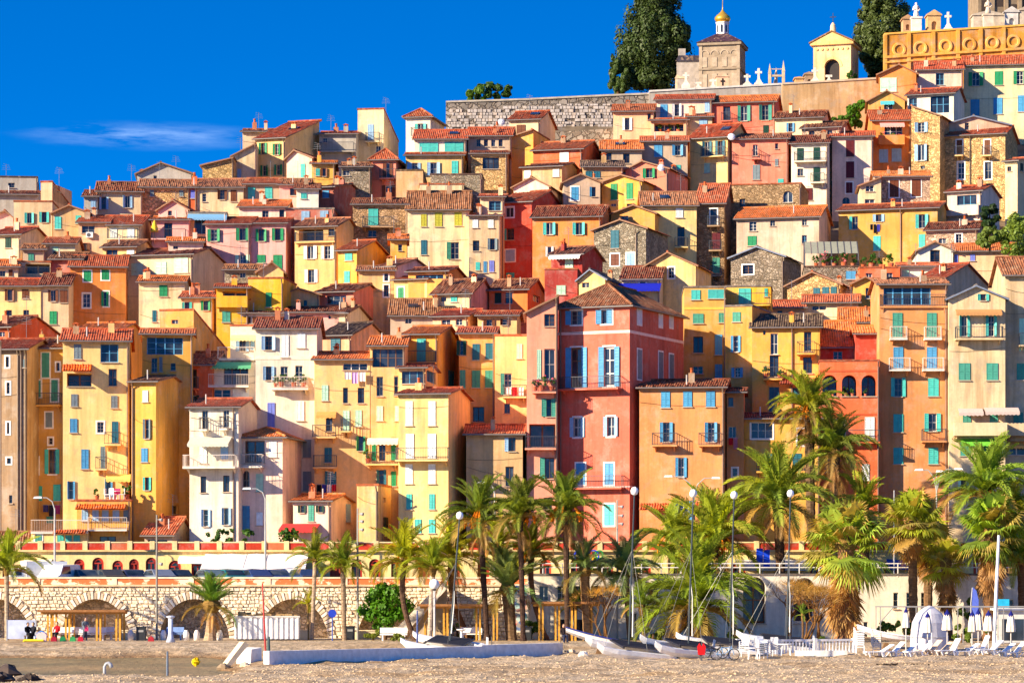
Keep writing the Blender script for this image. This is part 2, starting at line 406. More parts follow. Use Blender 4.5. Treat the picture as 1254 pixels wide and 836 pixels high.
def frame_mesh(nx, nz, arch=False):
    key = ('fr', nx, nz, arch)
    if key not in _cache:
        mb = MB(); b = 0.05 if nx < 3 else 0.022; bx = b * (1.1 if nx < 3 else 1.0)
        mb.box(-.5, -.5 + bx, 0, .06, -.5, .5); mb.box(.5 - bx, .5, 0, .06, -.5, .5)
        mb.box(-.5 + bx, .5 - bx, 0, .06, -.5, -.5 + b); mb.box(-.5 + bx, .5 - bx, 0, .06, .5 - b, .5)
        for i in range(1, nx):
            u = -.5 + i / nx; w = 0.032 if nx < 3 else 0.016
            mb.box(u - w, u + w, -0.004, .056, -.5 + b, .5 - b)
        for j in range(1, nz):
            zc = -.5 + j / nz; mb.box(-.5 + bx, .5 - bx, .006, .05, zc - .011, zc + .011)
        _cache[key] = mb.mesh('window_frame', M['paint'])
    return _cache[key]
def pane_mesh():
    if 'pane' not in _cache:
        _cache['pane'] = MB().box(-.5, .5, .03, .045, -.5, .5).mesh('pane', M['glass'])
    return _cache['pane']
def unit_box():
    if 'ub' not in _cache: _cache['ub'] = MB().box(-.5, .5, -.5, .5, -.5, .5).mesh('sill', M['paint'])
    return _cache['ub']
def shutter_mesh(k):
    """louvred leaf, 1 x 1, hinge edge at x = 0; k louvres"""
    key = ('sh', k)
    if key not in _cache:
        mb = MB(); b = .11; h = .035
        mb.box(0, b, -.04, 0, 0, 1); mb.box(1 - b, 1, -.04, 0, 0, 1)
        for z0, z1 in ((0, h*1.3), (.48, .48 + h), (1 - h, 1)): mb.box(b, 1 - b, -.038, -.002, z0, z1)
        mb.box(b, 1 - b, -.010, -.004, h, 1 - h)
        for lo, hi in ((h*1.3, .48), (.48 + h, 1 - h)):
            n = max(2, k // 2)
            for i in range(n):
                z = lo + (hi - lo) * (i + .1) / n; e = (hi - lo) * .78 / n
                mb.add([(b, -.036, z), (1-b, -.036, z), (1-b, -.012, z + e), (b, -.012, z + e)], [(0, 1, 2, 3)])
        _cache[key] = mb.mesh('shutter', M['paint'])
    return _cache[key]

def wall_grid(mb, O, U, N, wid, hgt, holes):
    """rectangle wid x hgt at O along U and +z with rectangular holes; N points inwards"""
    O, U, N = Vector(O), Vector(U), Vector(N); Z = Vector((0, 0, 1))
    us = sorted({0.0, wid} | {round(h[i], 3) for h in holes for i in (0, 1)}); zs = sorted({0.0, hgt} | {round(h[i], 3) for h in holes for i in (2, 3)})
    P = lambda u, z, n=0.0: O + U * u + Z * z + N * n
    for a, b in zip(us, us[1:]):
        run = None
        for c, d in zip(zs, zs[1:]):
            cu, cz = (a + b) / 2, (c + d) / 2
            solid = not any(h[0] < cu < h[1] and h[2] < cz < h[3] for h in holes)
            if solid: run = (run[0], d) if run else (c, d)
            if run and (not solid or d == zs[-1]):
                mb.quad(P(a, run[0]), P(b, run[0]), P(b, run[1]), P(a, run[1])); run = None
    for h in holes:
        u0, u1, z0, z1, dep, arch, back = h
        for (a, b) in (((u0, z0), (u1, z0)), ((u1, z0), (u1, z1)), ((u1, z1), (u0, z1)), ((u0, z1), (u0, z0))):
            mb.quad(P(*a), P(*b), P(b[0], b[1], dep), P(a[0], a[1], dep))
        if back: mb.quad(P(u0, z0, dep), P(u1, z0, dep), P(u1, z1, dep), P(u0, z1, dep))
        if arch:
            cu, rx, n = (u0 + u1) / 2, (u1 - u0) / 2, 10; rz = min(rx, (z1 - z0) * .6) if arch is True else arch
            pts = [(cu - rx * math.cos(math.pi * i / n), z1 - rz + rz * math.sin(math.pi * i / n)) for i in range(n + 1)]
            for i in range(n):
                (a, za), (b, zb) = pts[i], pts[i + 1]
                mb.quad(P(a, za), P(b, zb), P(b, z1), P(a, z1)); mb.quad(P(a, za), P(b, zb), P(b, zb, dep), P(a, za, dep))

def slope_sheet(mb, A, B, up, s0=0.0, s1=None, pitch=0.205, rows=5, wob=0.03, rnd=random):
    """ribbed tile slope: eave A->B, slope vector up; hip edges run to s0 and s1 on the ridge"""
    A, B, up = Vector(A), Vector(B), Vector(up); d = B - A; S = d.length; e = d / S; s1 = S if s1 is None else s1
    nrm = e.cross(up).normalized()
    if nrm.z < 0: nrm = -nrm
    ncol = max(2, int(S / pitch)); prof = ((0.0, 0.0), (0.30, 0.048), (0.62, 0.048), (0.92, 0.0)); cols = []
    for i in range(ncol):
        for f, hgt in prof: cols.append(((i + f) * S / ncol, hgt))
    cols.append((S, 0.0)); prev = None
    wj = [[(rnd.random() - .5) * 2 * wob for _ in range(rows + 1)] for _ in range(ncol + 1)]
    for q, (s, hgt) in enumerate(cols):
        te = 1.0
        if s0 > 1e-4: te = min(te, s / s0)
        if S - s1 > 1e-4: te = min(te, (S - s) / (S - s1))
        idx = []
        for r in range(rows + 1):
            t = te * r / rows
            p = A + e * s + up * t + nrm * (hgt + 0.02 + wj[q // 4][r] - (0.03 * (r / rows)))
            mb.v.append(tuple(p)); idx.append(len(mb.v) - 1)
        if prev:
            for r in range(rows): mb.f.append((prev[r], idx[r], idx[r + 1], prev[r + 1]))
        prev = idx

HOUSES = []
def house(label, xl, xc, xr, ye, col, roof, win=(), D=None, bal=(), awn=(), L=None, mat=None, rc='r', yaw=None, hh=9.5, dD=0.0,
          frame=None, chim=None, ant=0, pipe=None, sk=(), trim=(), base=None, dish=None, cat='house', group='houses stacked up the hillside', name='town_house'):
    rnd = random.Random(hash((xl, xc, ye)) & 0xffff)
    if D is None: D = auto_D(ye, hh) + dD
    mat = mat or ('stone' if col[0] == 's' and col in ('sgo', 'sgr', 'sbr', 'spk', 'swh') else 'plaster')
    Lh = L or 8.5
    C = Vector(((xc - CX) * K * D, D))
    def axes(a): return Vector((math.cos(a), -math.sin(a))), Vector((math.sin(a), math.cos(a)))
    if xr > xc:
        lo, hi = R(-20), R(78)
        for _ in range(40):
            a = (lo + hi) / 2; ux, uy = axes(a); Bk = C + uy * Lh
            if CX + Bk.x / (Bk.y * K) < xr: lo = a
            else: hi = a
    else:
        a = R(yaw) if yaw is not None else math.atan((xc - CX) * K) * 0.5 + R(rnd.uniform(-2, 4))
    ux, uy = axes(a); m = (xl - CX) * K
    W = (C.x - m * D) / (ux.x + m * (-ux.y))
    O2 = C - ux * W
    zb = (base if base is not None else terrain((O2.x + C.x) / 2, min(O2.y, C.y)) - 0.6)
    def fpix(x, y):                       # pixel -> (u, z) on the front
        dx = (x - CX) * K; t = O2.dot(uy) / (dx * uy.x + uy.y); P = Vector((dx, 1)) * t
        return (P - O2).dot(ux), CZ + t * (HY - y) * K - zb
    def spix(x, y):                       # pixel -> (v, z) on the right-hand side
        dx = (x - CX) * K; t = (W + O2.dot(ux)) / (dx * ux.x + ux.y); P = Vector((dx, 1)) * t
        return (P - O2).dot(uy), CZ + t * (HY - y) * K - zb
    he = fpix((xl + xc) / 2, ye - (1.6 if roof[0] in 'SMH' else 0))[1]
    E = empty(name, (O2.x, O2.y, zb), -a, label, cat, group)
    wc = rgb(*jit(WALL[col], 0.05, rnd)); rcol = rgb(*jit(ROOF[rc], 0.16, rnd))
    # ---- windows -> holes
    holes = {'f': [], 's': []}; wins = []
    for style, w, h, xs, ys in win:
        ys = ys if len(ys) == len(xs) else [ys[0]] * len(xs)
        st, _, opt = style.partition('/')
        for x, y in zip(xs, ys):
            face = 'f' if x <= xc or xr <= xc else 's'; fn = fpix if face == 'f' else spix
            lim = W if face == 'f' else Lh
            u0, z0 = fn(x - w / 2, y + h / 2); u1, _ = fn(x + w / 2, y); _, z1 = fn(x, y - h / 2); _, z0 = fn(x, y + h / 2)
            u0, u1 = max(0.08, min(u0, u1)), min(lim - 0.08, max(u0, u1)); z0 = max(0.15, z0); top = he - 0.12 if roof[0] != 'G' else he + 50
            z1 = min(z1, top)
            if u1 - u0 < 0.2 or z1 - z0 < 0.2: continue
            dep = 1.5 if 'L' in opt else 0.22
            if any(q[0] < u1 and u0 < q[1] and q[2] < z1 and z0 < q[3] for q in holes[face]): continue
            holes[face].append((u0, u1, z0, z1, dep, 'a' in opt, 'L' in opt)); wins.append((face, u0, u1, z0, z1, st, opt, dep))
    # ---- walls
    wb = MB()
    gz = None
    if roof[0] == 'G':
        ua, gz = fpix(roof[1], roof[2]); ua = min(max(ua, 0.0), W)
        el, er = he, he
        if len(roof) > 3: el, er = fpix(xl, roof[3])[1], fpix(xc, roof[4])[1]
        lowz = min(el, er)
        fh = [q for q in holes['f']]
        hi_h = [q for q in fh if q[3] > lowz - .05]
        if hi_h:                     # windows in the gable: cut the triangle in columns
            us = sorted({0.0, W, ua} | {q[i] for q in hi_h for i in (0, 1)})
        else: us = sorted({0.0, W, ua})
        topz = lambda u: (el + (gz - el) * u / ua if ua > 1e-3 and u <= ua else er + (gz - er) * (W - u) / max(W - ua, 1e-3))
        wall_grid(wb, (0, 0, 0), (1, 0, 0), (0, 1, 0), W, lowz, [(q[0], q[1], q[2], min(q[3], lowz), q[4], False, q[6]) for q in fh if q[2] < lowz - .05])
        for p, q_ in zip(us, us[1:]):
            zlo = lowz; blk = [q for q in hi_h if q[0] <= p + 1e-4 and q[1] >= q_ - 1e-4]
            if blk:
                q = blk[0]
                if q[2] > zlo: wb.quad((p, 0, zlo), (q_, 0, zlo), (q_, 0, q[2]), (p, 0, q[2]))
                zlo = q[3]
                for uu in (p, q_): wb.quad((uu, 0, max(q[2], lowz)), (uu, 0, zlo), (uu, .22, zlo), (uu, .22, max(q[2], lowz)))
                wb.quad((p, 0, zlo), (q_, 0, zlo), (q_, .22, zlo), (p, .22, zlo))
            wb.quad((p, 0, zlo), (q_, 0, zlo), (q_, 0, max(topz(q_), zlo)), (p, 0, max(topz(p), zlo)))
        wb.poly([(0, Lh, 0), (0, Lh, el), (ua, Lh, gz), (W, Lh, er), (W, Lh, 0)])
        hl, hr = el, er
    else:
        wall_grid(wb, (0, 0, 0), (1, 0, 0), (0, 1, 0), W, he, holes['f']); hl = hr = he
    zr = he
    if roof[0] in 'SMH' and len(roof) > 1:
        ry = roof[1] + 2.6; r = Lh / 2 if roof[0] in 'SH' else Lh
        def ridge(r): return CZ + (HY - ry) * K * ((O2.y + C.y) / 2 + r * uy.y) - zb
        if xr <= xc and roof[0] == 'S':
            while (ridge(r) - he) / r > 0.46 and r < 7.5: r += 0.25
            Lh = max(Lh, r * 1.7)
        zr = max(ridge(r), he + 0.14 * r); zr = min(zr, he + 0.75 * r)
    elif roof[0] in 'SMH':
        r = Lh / 2 if roof[0] in 'SH' else Lh; zr = he + 0.34 * r
    bh = he
    if roof[0] == 'M': bh = zr
    if roof[0] == 'B': bh = he - 0.28 * Lh
    sh = he if roof[0] != 'B' else min(he, bh)
    if roof[0] == 'G': sh = hr
    wall_grid(wb, (W, 0, 0), (0, 1, 0), (-1, 0, 0), Lh, sh, holes['s'])
    wb.quad((0, Lh, 0), (0, 0, 0), (0, 0, sh if roof[0] != 'G' else hl), (0, Lh, sh if roof[0] != 'G' else hl))
    if roof[0] != 'G': wb.quad((W, Lh, 0), (0, Lh, 0), (0, Lh, bh), (W, Lh, bh))
    if roof[0] in 'SM':
        yr = r
        for u in (0, W): wb.poly([(u, 0, he), (u, yr, zr), (u, Lh, bh)] if roof[0] == 'S' else [(u, 0, he), (u, Lh, zr), (u, Lh, he)])
    if roof[0] == 'B':
        for u in (0, W): wb.poly([(u, 0, sh), (u, 0, he), (u, Lh, bh)])
    wall = wb.build('wall', M[mat], E, wc)
    # ---- roof
    rb = MB(); oh = 0.34; t = 0.08
    soff = MB()
    if roof[0] in 'SM':
        p = (zr - he) / r
        slope_sheet(rb, (-.3, -oh, he - oh * p + t), (W + .3, -oh, he - oh * p + t), (0, r + oh, (r + oh) * p), rnd=rnd, wob=0.055 if rc in 'bdk' else 0.03)
        soff.quad((-.3, -oh, he - oh * p + .0), (W + .3, -oh, he - oh * p + .0), (W + .3, r, zr + .0), (-.3, r, zr + .0))
        for u in (-.3, W + .3): soff.quad((u, -oh, he - oh*p), (u, -oh, he - oh*p + t), (u, r, zr + t), (u, r, zr))
        if roof[0] == 'S':
            pb = (zr - bh) / max(Lh - r, .5)
            for dz in (0.0, t): rb.quad((-.3, r, zr + dz), (W + .3, r, zr + dz), (W + .3, Lh + .3, bh - .3*pb + dz), (-.3, Lh + .3, bh - .3*pb + dz))
            for u in (-.3, W + .3): soff.quad((u, r, zr), (u, r, zr + t), (u, Lh+.3, bh - .3*pb + t), (u, Lh+.3, bh - .3*pb))
        rb.tube([(-.3, r, zr + t + .04), (W + .3, r, zr + t + .04)], .12, 6)
        gut = MB().tube([(-.3, -oh - .07, he - oh*p + .02), (W + .3, -oh - .07, he - oh*p + .02)], .075, 6)
    elif roof[0] == 'H':
        hw = Lh / 2; p = (zr - he) / hw; q = W / 2 if W < Lh else hw
        x0, x1, y0, y1 = -oh, W + oh, -oh, Lh + oh; ze = he - oh * p + t
        if W >= Lh:
            rx0, rx1, S1, S2 = hw, W - hw, W + 2*oh, Lh + 2*oh
            slope_sheet(rb, (x0, y0, ze), (x1, y0, ze), (0, hw + oh, zr - he + oh*p), rx0 + oh, rx1 + oh, rnd=rnd)
            slope_sheet(rb, (x1, y0, ze), (x1, y1, ze), (-(hw + oh), 0, zr - he + oh*p), hw + oh, hw + oh - .001, rnd=rnd)
            rb.poly([(x0, y0, ze), (rx0, hw, zr + t), (x0, y1, ze)]); rb.poly([(x0, y1, ze), (rx0, hw, zr + t), (rx1, hw, zr + t), (x1, y1, ze)])
            rb.tube([(rx0, hw, zr + t + .05), (rx1, hw, zr + t + .05)], .12, 6); hips = [((x0,y0,ze),(rx0,hw,zr+t)), ((x1,y0,ze),(rx1,hw,zr+t)), ((x1,y1,ze),(rx1,hw,zr+t))]
        else:
            hw2 = W / 2; ry0, ry1 = min(hw2, Lh/2), max(Lh - hw2, Lh/2)
            slope_sheet(rb, (x0, y0, ze), (x1, y0, ze), (0, ry0 + oh, zr - he + oh*p), hw2 + oh, hw2 + oh - .001, rnd=rnd)
            slope_sheet(rb, (x1, y0, ze), (x1, y1, ze), (-(hw2 + oh), 0, zr - he + oh*p), ry0 + oh, ry1 + oh, rnd=rnd)
            rb.poly([(x0, y0, ze), (hw2, ry0, zr + t), (hw2, ry1, zr + t), (x0, y1, ze)]); rb.poly([(x0, y1, ze), (hw2, ry1, zr + t), (x1, y1, ze)])
            hips = [((x0,y0,ze),(hw2,ry0,zr+t)), ((x1,y0,ze),(hw2,ry0,zr+t)), ((hw2,ry0,zr+t),(hw2,ry1,zr+t))]
        for a_, b_ in hips: rb.tube([Vector(a_) + Vector((0,0,.05)), Vector(b_) + Vector((0,0,.05))], .11, 6)
        soff.quad((x0, y0, ze - t), (x1, y0, ze - t), (x1, y1, ze - t), (x0, y1, ze - t))
        gut = MB().tube([(x0, y0 - .07, ze - .06), (x1 + .07, y0 - .07, ze - .06), (x1 + .07, y1, ze - .06)], .075, 6)
    elif roof[0] == 'G':
        gut = None; o2 = .35
        for (ue, ze, sgn) in ((0.0, el, -1), (W, er, 1)):
            run = abs(ue - ua)
            if run < .3: continue
            p = (gz - ze) / run; ou = .3
            e0 = ue + sgn * ou; zz = ze - ou * p + t
            A_, B_ = ((e0, -o2, zz), (e0, Lh + .3, zz)) if sgn > 0 else ((e0, Lh + .3, zz), (e0, -o2, zz))
            slope_sheet(rb, A_, B_, (-sgn * (run + ou), 0, gz - ze + ou * p), rnd=rnd, rows=4)
            soff.quad((e0, -o2, zz - t), (ua, -o2, gz), (ua, Lh + .3, gz), (e0, Lh + .3, zz - t))
            soff.add([(e0, -o2 - .02, zz - t - .02), (e0, -o2 - .02, zz + .04), (ua, -o2 - .02, gz + t + .04), (ua, -o2 - .02, gz - .02),
                      (e0, -o2 + .05, zz - t - .02), (e0, -o2 + .05, zz + .04), (ua, -o2 + .05, gz + t + .04), (ua, -o2 + .05, gz - .02)],
                     [(0,1,2,3),(7,6,5,4),(0,4,5,1),(3,2,6,7),(1,5,6,2)])
        rb.tube([(ua, -o2, gz + t + .05), (ua, Lh + .3, gz + t + .05)], .12, 6)
    else:
        gut = None; dz = (bh - he)
        rb.add([(-.06, -.06, he - .02), (W+.06, -.06, he - .02), (W+.06, Lh+.06, bh - .02), (-.06, Lh+.06, bh - .02),
                (-.06, -.06, he + .14), (W+.06, -.06, he + .14), (W+.06, Lh+.06, bh + .14), (-.06, Lh+.06, bh + .14)],
               [(4,5,6,7),(0,1,5,4),(1,2,6,5),(2,3,7,6),(3,0,4,7),(3,2,1,0)])
    ro = rb.build('roof', M['roof'], E, rcol)
    if soff.v: soff.build('eave', M['paint'], E, rgb(150, 112, 84) if rc != 'g' else rgb(120, 130, 150))
    if gut: gut.build('gutter', M['metal'], E, rgb(120, 110, 104))
    # ---- windows and shutters
    for face, u0, u1, z0, z1, st, opt, dep in wins:
        w, h, uc, zc = u1 - u0, z1 - z0, (u0 + u1) / 2, (z0 + z1) / 2
        if face == 'f': P = lambda u, v, z: (u, v, z); rz = 0.0
        else: P = lambda u, v, z: (W - v, u, z); rz = R(90)
        fc = (66, 44, 34) if ('k' in opt or frame == 'k') else ((86, 156, 196) if 'b' in opt else rnd.choice(((222, 220, 212), (206, 204, 198), (150, 146, 140), (120, 84, 58))))
        nx = 2 if w < 1.7 else max(3, round(w / 0.75)); nz = rnd.choice((1, 2, 3)) if h < 1.9 else rnd.choice((2, 3))
        if h < 0.8: nz = 2
        if w < 0.45: nx = 1
        if 'L' in opt: nx = max(2, round(w / 1.1)); nz = 2
        fo = put('window', frame_mesh(nx, nz), E, rgb(*jit(fc, .1, rnd)), P(uc, dep - .05, zc), (0, 0, rz), (w, 1, h))
        put('pane', pane_mesh(), fo)
        if 's' in opt:
            sb = MB(); bw = .13
            for (a_, b_, c_, d_) in ((-w/2 - bw, -w/2, -h/2 - bw, h/2 + bw), (w/2, w/2 + bw, -h/2 - bw, h/2 + bw), (-w/2, w/2, h/2, h/2 + bw), (-w/2, w/2, -h/2 - bw, -h/2)):
                sb.box(a_, b_, -.035, .01, c_, d_)
            put('window_surround', sb.mesh('window_surround', M['paint']), E, rgb(240, 236, 228), P(uc, 0, zc), (0, 0, rz))
        elif h > .5 and w < 2.2:
            put('sill', unit_box(), E, rgb(*jit((190, 170, 145), .1, rnd)), P(uc, -.05, z0 - .035), (0, 0, rz), (w + .16, .16, .07))
        c0 = st[0]
        if c0 != '-' and len(st) > 1:
            scol = rgb(*jit(SHUT[c0], .10, rnd)); k = 12 if h > 1.6 else 8; sm_ = shutter_mesh(k)
            def leaf(hx, wid, ang, flip):
                o = put('shutter', sm_, E, scol, P(hx, -.025, z0), (0, 0, rz + (math.pi if flip else 0) + ang), (wid, (-1 if flip else 1), h))
            md = st[1]; lw = w / 2
            if md == 'c':
                n = max(1, round(lw / .75)); lw2 = w / (2 * n)
                for i in range(2 * n): leaf(u0 + i * lw2 + .006, lw2 - .012, 0, False)
            if md in 'oh': leaf(u0, lw, R(rnd.choice((4, 8, 14, 34))), True)
            if md == 'o': leaf(u1, lw, R(-rnd.choice((4, 8, 14, 30))), False)
            if md == 'h': leaf(u1 - lw + .01, lw - .02, 0, False) if rnd.random() < .3 else None
    # ---- balconies
    for bb in bal:
        x0, x1, y = bb[:3]; kind = bb[3] if len(bb) > 3 else 'r'
        u0, z0 = fpix(x0, y); u1, _ = fpix(x1, y); _, z0 = fpix((x0 + x1) / 2, y); d = bb[4] if len(bb) > 4 else .95
        sl = MB().box(u0, u1, -d, -.005, z0 - .14, z0).build('balcony', M['plaster'], E, wc if kind != 'w' else rgb(236, 228, 214))
        rl = MB()
        if kind == 'P':
            rl.box(u0, u1, -d, -d + .12, z0, z0 + .95); rl.box(u0, u0 + .12, -d + .12, 0, z0, z0 + .95); rl.box(u1 - .12, u1, -d + .12, 0, z0, z0 + .95)
            rl.build('parapet', M['plaster'], sl, wc)
        else:
            n = max(2, int((u1 - u0) / .14))
            rl.box(u0, u1, -d + .01, -d + .06, z0 + .95, z0 + 1.0); rl.box(u0, u1, -d + .01, -d + .06, z0 + .05, z0 + .09)
            for u in (u0 + .02, u1 - .06): rl.box(u, u + .04, -d + .06, -.005, z0 + .95, z0 + 1.0)
            for i in range(n + 1):
                u = u0 + .02 + (u1 - u0 - .05) * i / n; rl.box(u, u + .016, -d + .02, -d + .04, z0, z0 + .95)
            for i in range(1, 6):
                for u in (u0 + .02, u1 - .04): v = -d + .03 + d * i / 6; rl.box(u, u + .02, v, v + .02, z0, z0 + .95)
            rl.build('railing', M['metal'], sl, rgb(70, 72, 76) if kind != 'w' else rgb(214, 200, 186))
        br = MB()
        for u in (u0 + .25, u1 - .3): br.prism([(-.02, z0 - .14), (-d * .8, z0 - .14), (-.02, z0 - .55)], 0, u, u + .1)
        br.build('bracket', M['plaster'], sl, wc)
    for aa in awn:
        x0, x1, y, c, d = aa; u0, z0 = fpix(x0, y); u1, _ = fpix(x1, y); rgbc = rgb(*c)
        if d < 0:                        # little tiled pent roof
            d = -d; tb = MB(); slope_sheet(tb, (u0, -d, z0 - d * .4), (u1, -d, z0 - d * .4), (0, d, d * .4), rnd=rnd, rows=2)
            tb.quad((u0, -d, z0 - d*.4 - .04), (u1, -d, z0 - d*.4 - .04), (u1, 0, z0 - .04), (u0, 0, z0 - .04)); tb.build('pent_roof', M['roof'], E, rgbc)
        else:
            ab = MB(); drop = d * .42
            ab.add([(u0, -.02, z0), (u1, -.02, z0), (u1, -d, z0 - drop), (u0, -d, z0 - drop), (u0, -.02, z0 - .03), (u1, -.02, z0 - .03), (u1, -d, z0 - drop - .03), (u0, -d, z0 - drop - .03)],
                   [(0,1,2,3),(7,6,5,4),(0,3,7,4),(1,5,6,2)])
            n = max(2, int((u1 - u0) / .3))
            for i in range(n):
                a_, b_ = u0 + (u1-u0)*i/n, u0 + (u1-u0)*(i+1)/n
                ab.poly([(a_, -d, z0 - drop), (b_, -d, z0 - drop), (b_, -d, z0 - drop - .2), ((a_+b_)/2, -d, z0 - drop - .28), (a_, -d, z0 - drop - .2)])
            ab.build('awning', M['cloth'], E, rgbc)
    for (y, hgt, c) in trim:             # string courses on front and side
        z0 = fpix((xl + xc) / 2, y)[1]
        MB().box(-.03, W + .03, -.04, -.002, z0, z0 + hgt).box(W + .002, W + .04, -.002, Lh, z0, z0 + hgt).build('string_course', M['paint'], E, rgb(*c))
    # ---- chimneys, antennas, pipes
    nch = rnd.choice((0, 0, 1, 1, 2)) if chim is None else chim
    if roof[0] in 'SMG':
        for _ in range(nch):
            if roof[0] == 'G': u = ua + rnd.choice((-1, 1)) * rnd.uniform(.2, .45) * W; u = min(max(u, .4), W - .4); v = rnd.uniform(.35, .8) * Lh; z = topz(u)
            else: u = rnd.uniform(.12, .88) * W; v = rnd.uniform(.25, .95) * r; z = he + (zr - he) * v / r
            hh_ = rnd.uniform(.45, .95); wd = rnd.uniform(.16, .30); cb = MB()
            cb.box(u - wd, u + wd, v - .2, v + .2, z - .3, z + hh_); co = cb.build('chimney', M['old'], ro, wc if rnd.random() < .4 else rgb(*rnd.choice(((196, 160, 122), (170, 140, 112), (190, 120, 86)))) )
            cap = MB()
            if rnd.random() < .5:
                for dx in (-wd * .8, wd * .8 - .1): cap.box(u + dx, u + dx + .1, v - .18, v + .18, z + hh_, z + hh_ + .18)
                cap.prism([(u - wd - .08, z + hh_ + .18), (u + wd + .08, z + hh_ + .18), (u, z + hh_ + .34)], 1, v - .24, v + .24)
            else: cap.lathe([(.13, 0), (.11, .3), (.14, .34), (.14, .42), (.05, .44)], 8, (u, v, z + hh_))
            cap.build('chimney_cap', M['roof'], ro, rgb(200, 104, 60))
    if roof[0] in 'SM' and rnd.random() < .45:
        u, v = rnd.uniform(.2, .8) * W, r * .3; z = he + (zr - he) * v / r
        MB().tube([(u, v, z - .1), (u, v, z + .9)], .06, 6).build('vent_pipe', M['metal'], ro, rgb(190, 186, 180))
    for (x, y) in sk:
        u = fpix(x, y)[0]; p = (zr - he) / r; v0, dv = r * .45, 1.0; u = min(max(u, 1), W - 1)
        n_ = Vector((0, -p, 1)).normalized() * .16; q = [Vector((u + a_, v0 + b_, he + p * (v0 + b_) + t)) for a_, b_ in ((-.5, 0), (.5, 0), (.5, dv), (-.5, dv))]
        q2 = [w_ + n_ for w_ in q]; MB().add(q + q2, [(4,5,6,7),(0,1,5,4),(1,2,6,5),(2,3,7,6),(3,0,4,7)]).build('skylight', M['glass'], ro)
    ant = ant or int(rnd.random() < .22)
    for i in range(ant):
        u = W * rnd.uniform(.2, .8); v = Lh / 2; z = (zr if roof[0] in 'SMH' else (gz - .6 if gz else he)) - .2
        am = MB().tube([(u, v, z), (u, v, z + 2.2)], .022, 5)
        for j in range(4): am.bar((u - .5 + .05*j, v, z + 1.6 + .22 * j), (u + .5 - .05*j, v, z + 1.6 + .16 * j), .018)
        am.bar((u, v - .6, z + 2.2), (u, v + .6, z + 2.1), .018); am.build('antenna', M['metal'], E, rgb(120, 120, 125))
    if dish:
        u, z = fpix(*dish); dm = MB().lathe([(.02, .16), (.25, .10), (.42, 0), (.42, -.02), (.2, .07), (.02, .12)], 14)
        dob = dm.build('satellite_dish', M['metal'], E, rgb(220, 220, 222), loc=(u, -.35, z)); dob.rotation_euler = (R(70), 0, R(25))
        MB().bar((u, 0, z - .1), (u, -.3, z), .06).build('dish_arm', M['metal'], E, rgb(150, 150, 150))
    pp = pipe if pipe is not None else (['r'] if rnd.random() < .5 else [])
    for q in pp:
        u = W - .12 if q == 'r' else (.12 if q == 'l' else fpix(q, ye)[0])
        zt = (he if roof[0] != 'G' else (er if q == 'r' else el)) - .15
        MB().tube([(u, -.42, zt + .08), (u, -.09, zt - .35), (u, -.09, .2)], .065, 6).build('drainpipe', M['metal'], E, rgb(*jit((138, 116, 100), .2, rnd)))
    if roof[0] in 'SM':                  # tile cornice under the eave and loose cables on the wall
        MB().box(-.02, W + .02, -.13, -.003, he - .3, he - .12).box(-.02, W + .02, -.22, -.003, he - .12, he - .02).build('cornice', M['old'], E, rgb(*[c * .92 for c in WALL[col]]))
    for _ in range(rnd.choice((0, 1, 1, 2))):
        z = he - rnd.uniform(.8, 4.5); z2 = z + rnd.uniform(-.9, .5)
        if z2 > 1 and z > 1: MB().tube([(.05, -.05, z), (W * .3, -.05, (z * 2 + z2) / 3 - .12), (W * .65, -.05, (z + 2 * z2) / 3 - .1), (W - .05, -.05, z2)], .012, 4).build('cable', M['metal'], E, rgb(60, 52, 46))
    HOUSES.append((E, xl, xc, xr, ye, D, W, Lh, he, zb, fpix))
    return E
# ---------------------------------------------------------------- the houses, from the skyline down to the quay
h = house
# --- left shoulder of the hill
h('grey house with small white window at the far left of the skyline', -14, 46, 50, 217, 'gry', ('B',), [('-n', 8, 6, [14], [227])], rc='k', ant=1, dD=10)
h('low grey shed with red tile roof under the far left skyline house', -12, 46, 46, 240, 'gry', ('S', 233), rc='d', hh=6)
h('blank peach tower house with chimney rising left of the open sky', 50, 64, 88, 223, 'pea', ('B',), [('-n', 3, 8, [72], [231])], rc='n', ant=1, chim=1, L=7)
h('ochre flat-topped house with two turquoise shuttered windows below the peach tower', 17, 64, 64, 247, 'bei', ('F',), [('to', 6, 13, [36, 54], [267, 266])], rc='n', L=6)
h('tiny pink gabled house at the left edge under the grey houses', -14, 16, 16, 267, 'pnk', ('G', 6, 259), rc='d', hh=6)
h('white house with one dark green door at the left edge beside a grey wall', -10, 25, 63, 289, 'cre', ('S', 277), [('dc', 7, 13, [10], [297])], mat='old', L=9)
h('mottled tan gabled house with two turquoise windows below the peach tower', 65, 108, 122, 261, 'tan', ('G', 85, 252), [('tc', 8, 15, [71], [273]), ('tc', 7, 10, [96], [269])], mat='old')
h('long tan skyline house with pale blue shutters beside the open sky', 119, 174, 174, 236, 'bei', ('S', 222), [('lo', 6, 15, [127, 156], [249, 247])], rc='d')
h('low grey wing with dark red roof left of the pale blue shutters', 103, 119, 119, 242, 'gry', ('S', 232), [('lc', 6, 8, [114], [250])], rc='d', L=7)
h('grey gabled house with antenna above the stone roofs at the left skyline', 168, 236, 236, 213, 'gry', ('G', 197, 200), [('-n', 4, 8, [190], [219])], rc='k', ant=1, dD=10, chim=1)
h('gold rubble house with long old roof on the left skyline', 172, 232, 232, 231, 'sgo', ('S', 219), [('yc', 5, 9, [186, 222], [236])], rc='b', ant=1)
h('narrow orange wall with violet shutter beside the gold rubble house', 231, 241, 241, 231, 'rora', ('S', 222), [('vc', 5, 14, [236], [236])], rc='b', L=5)
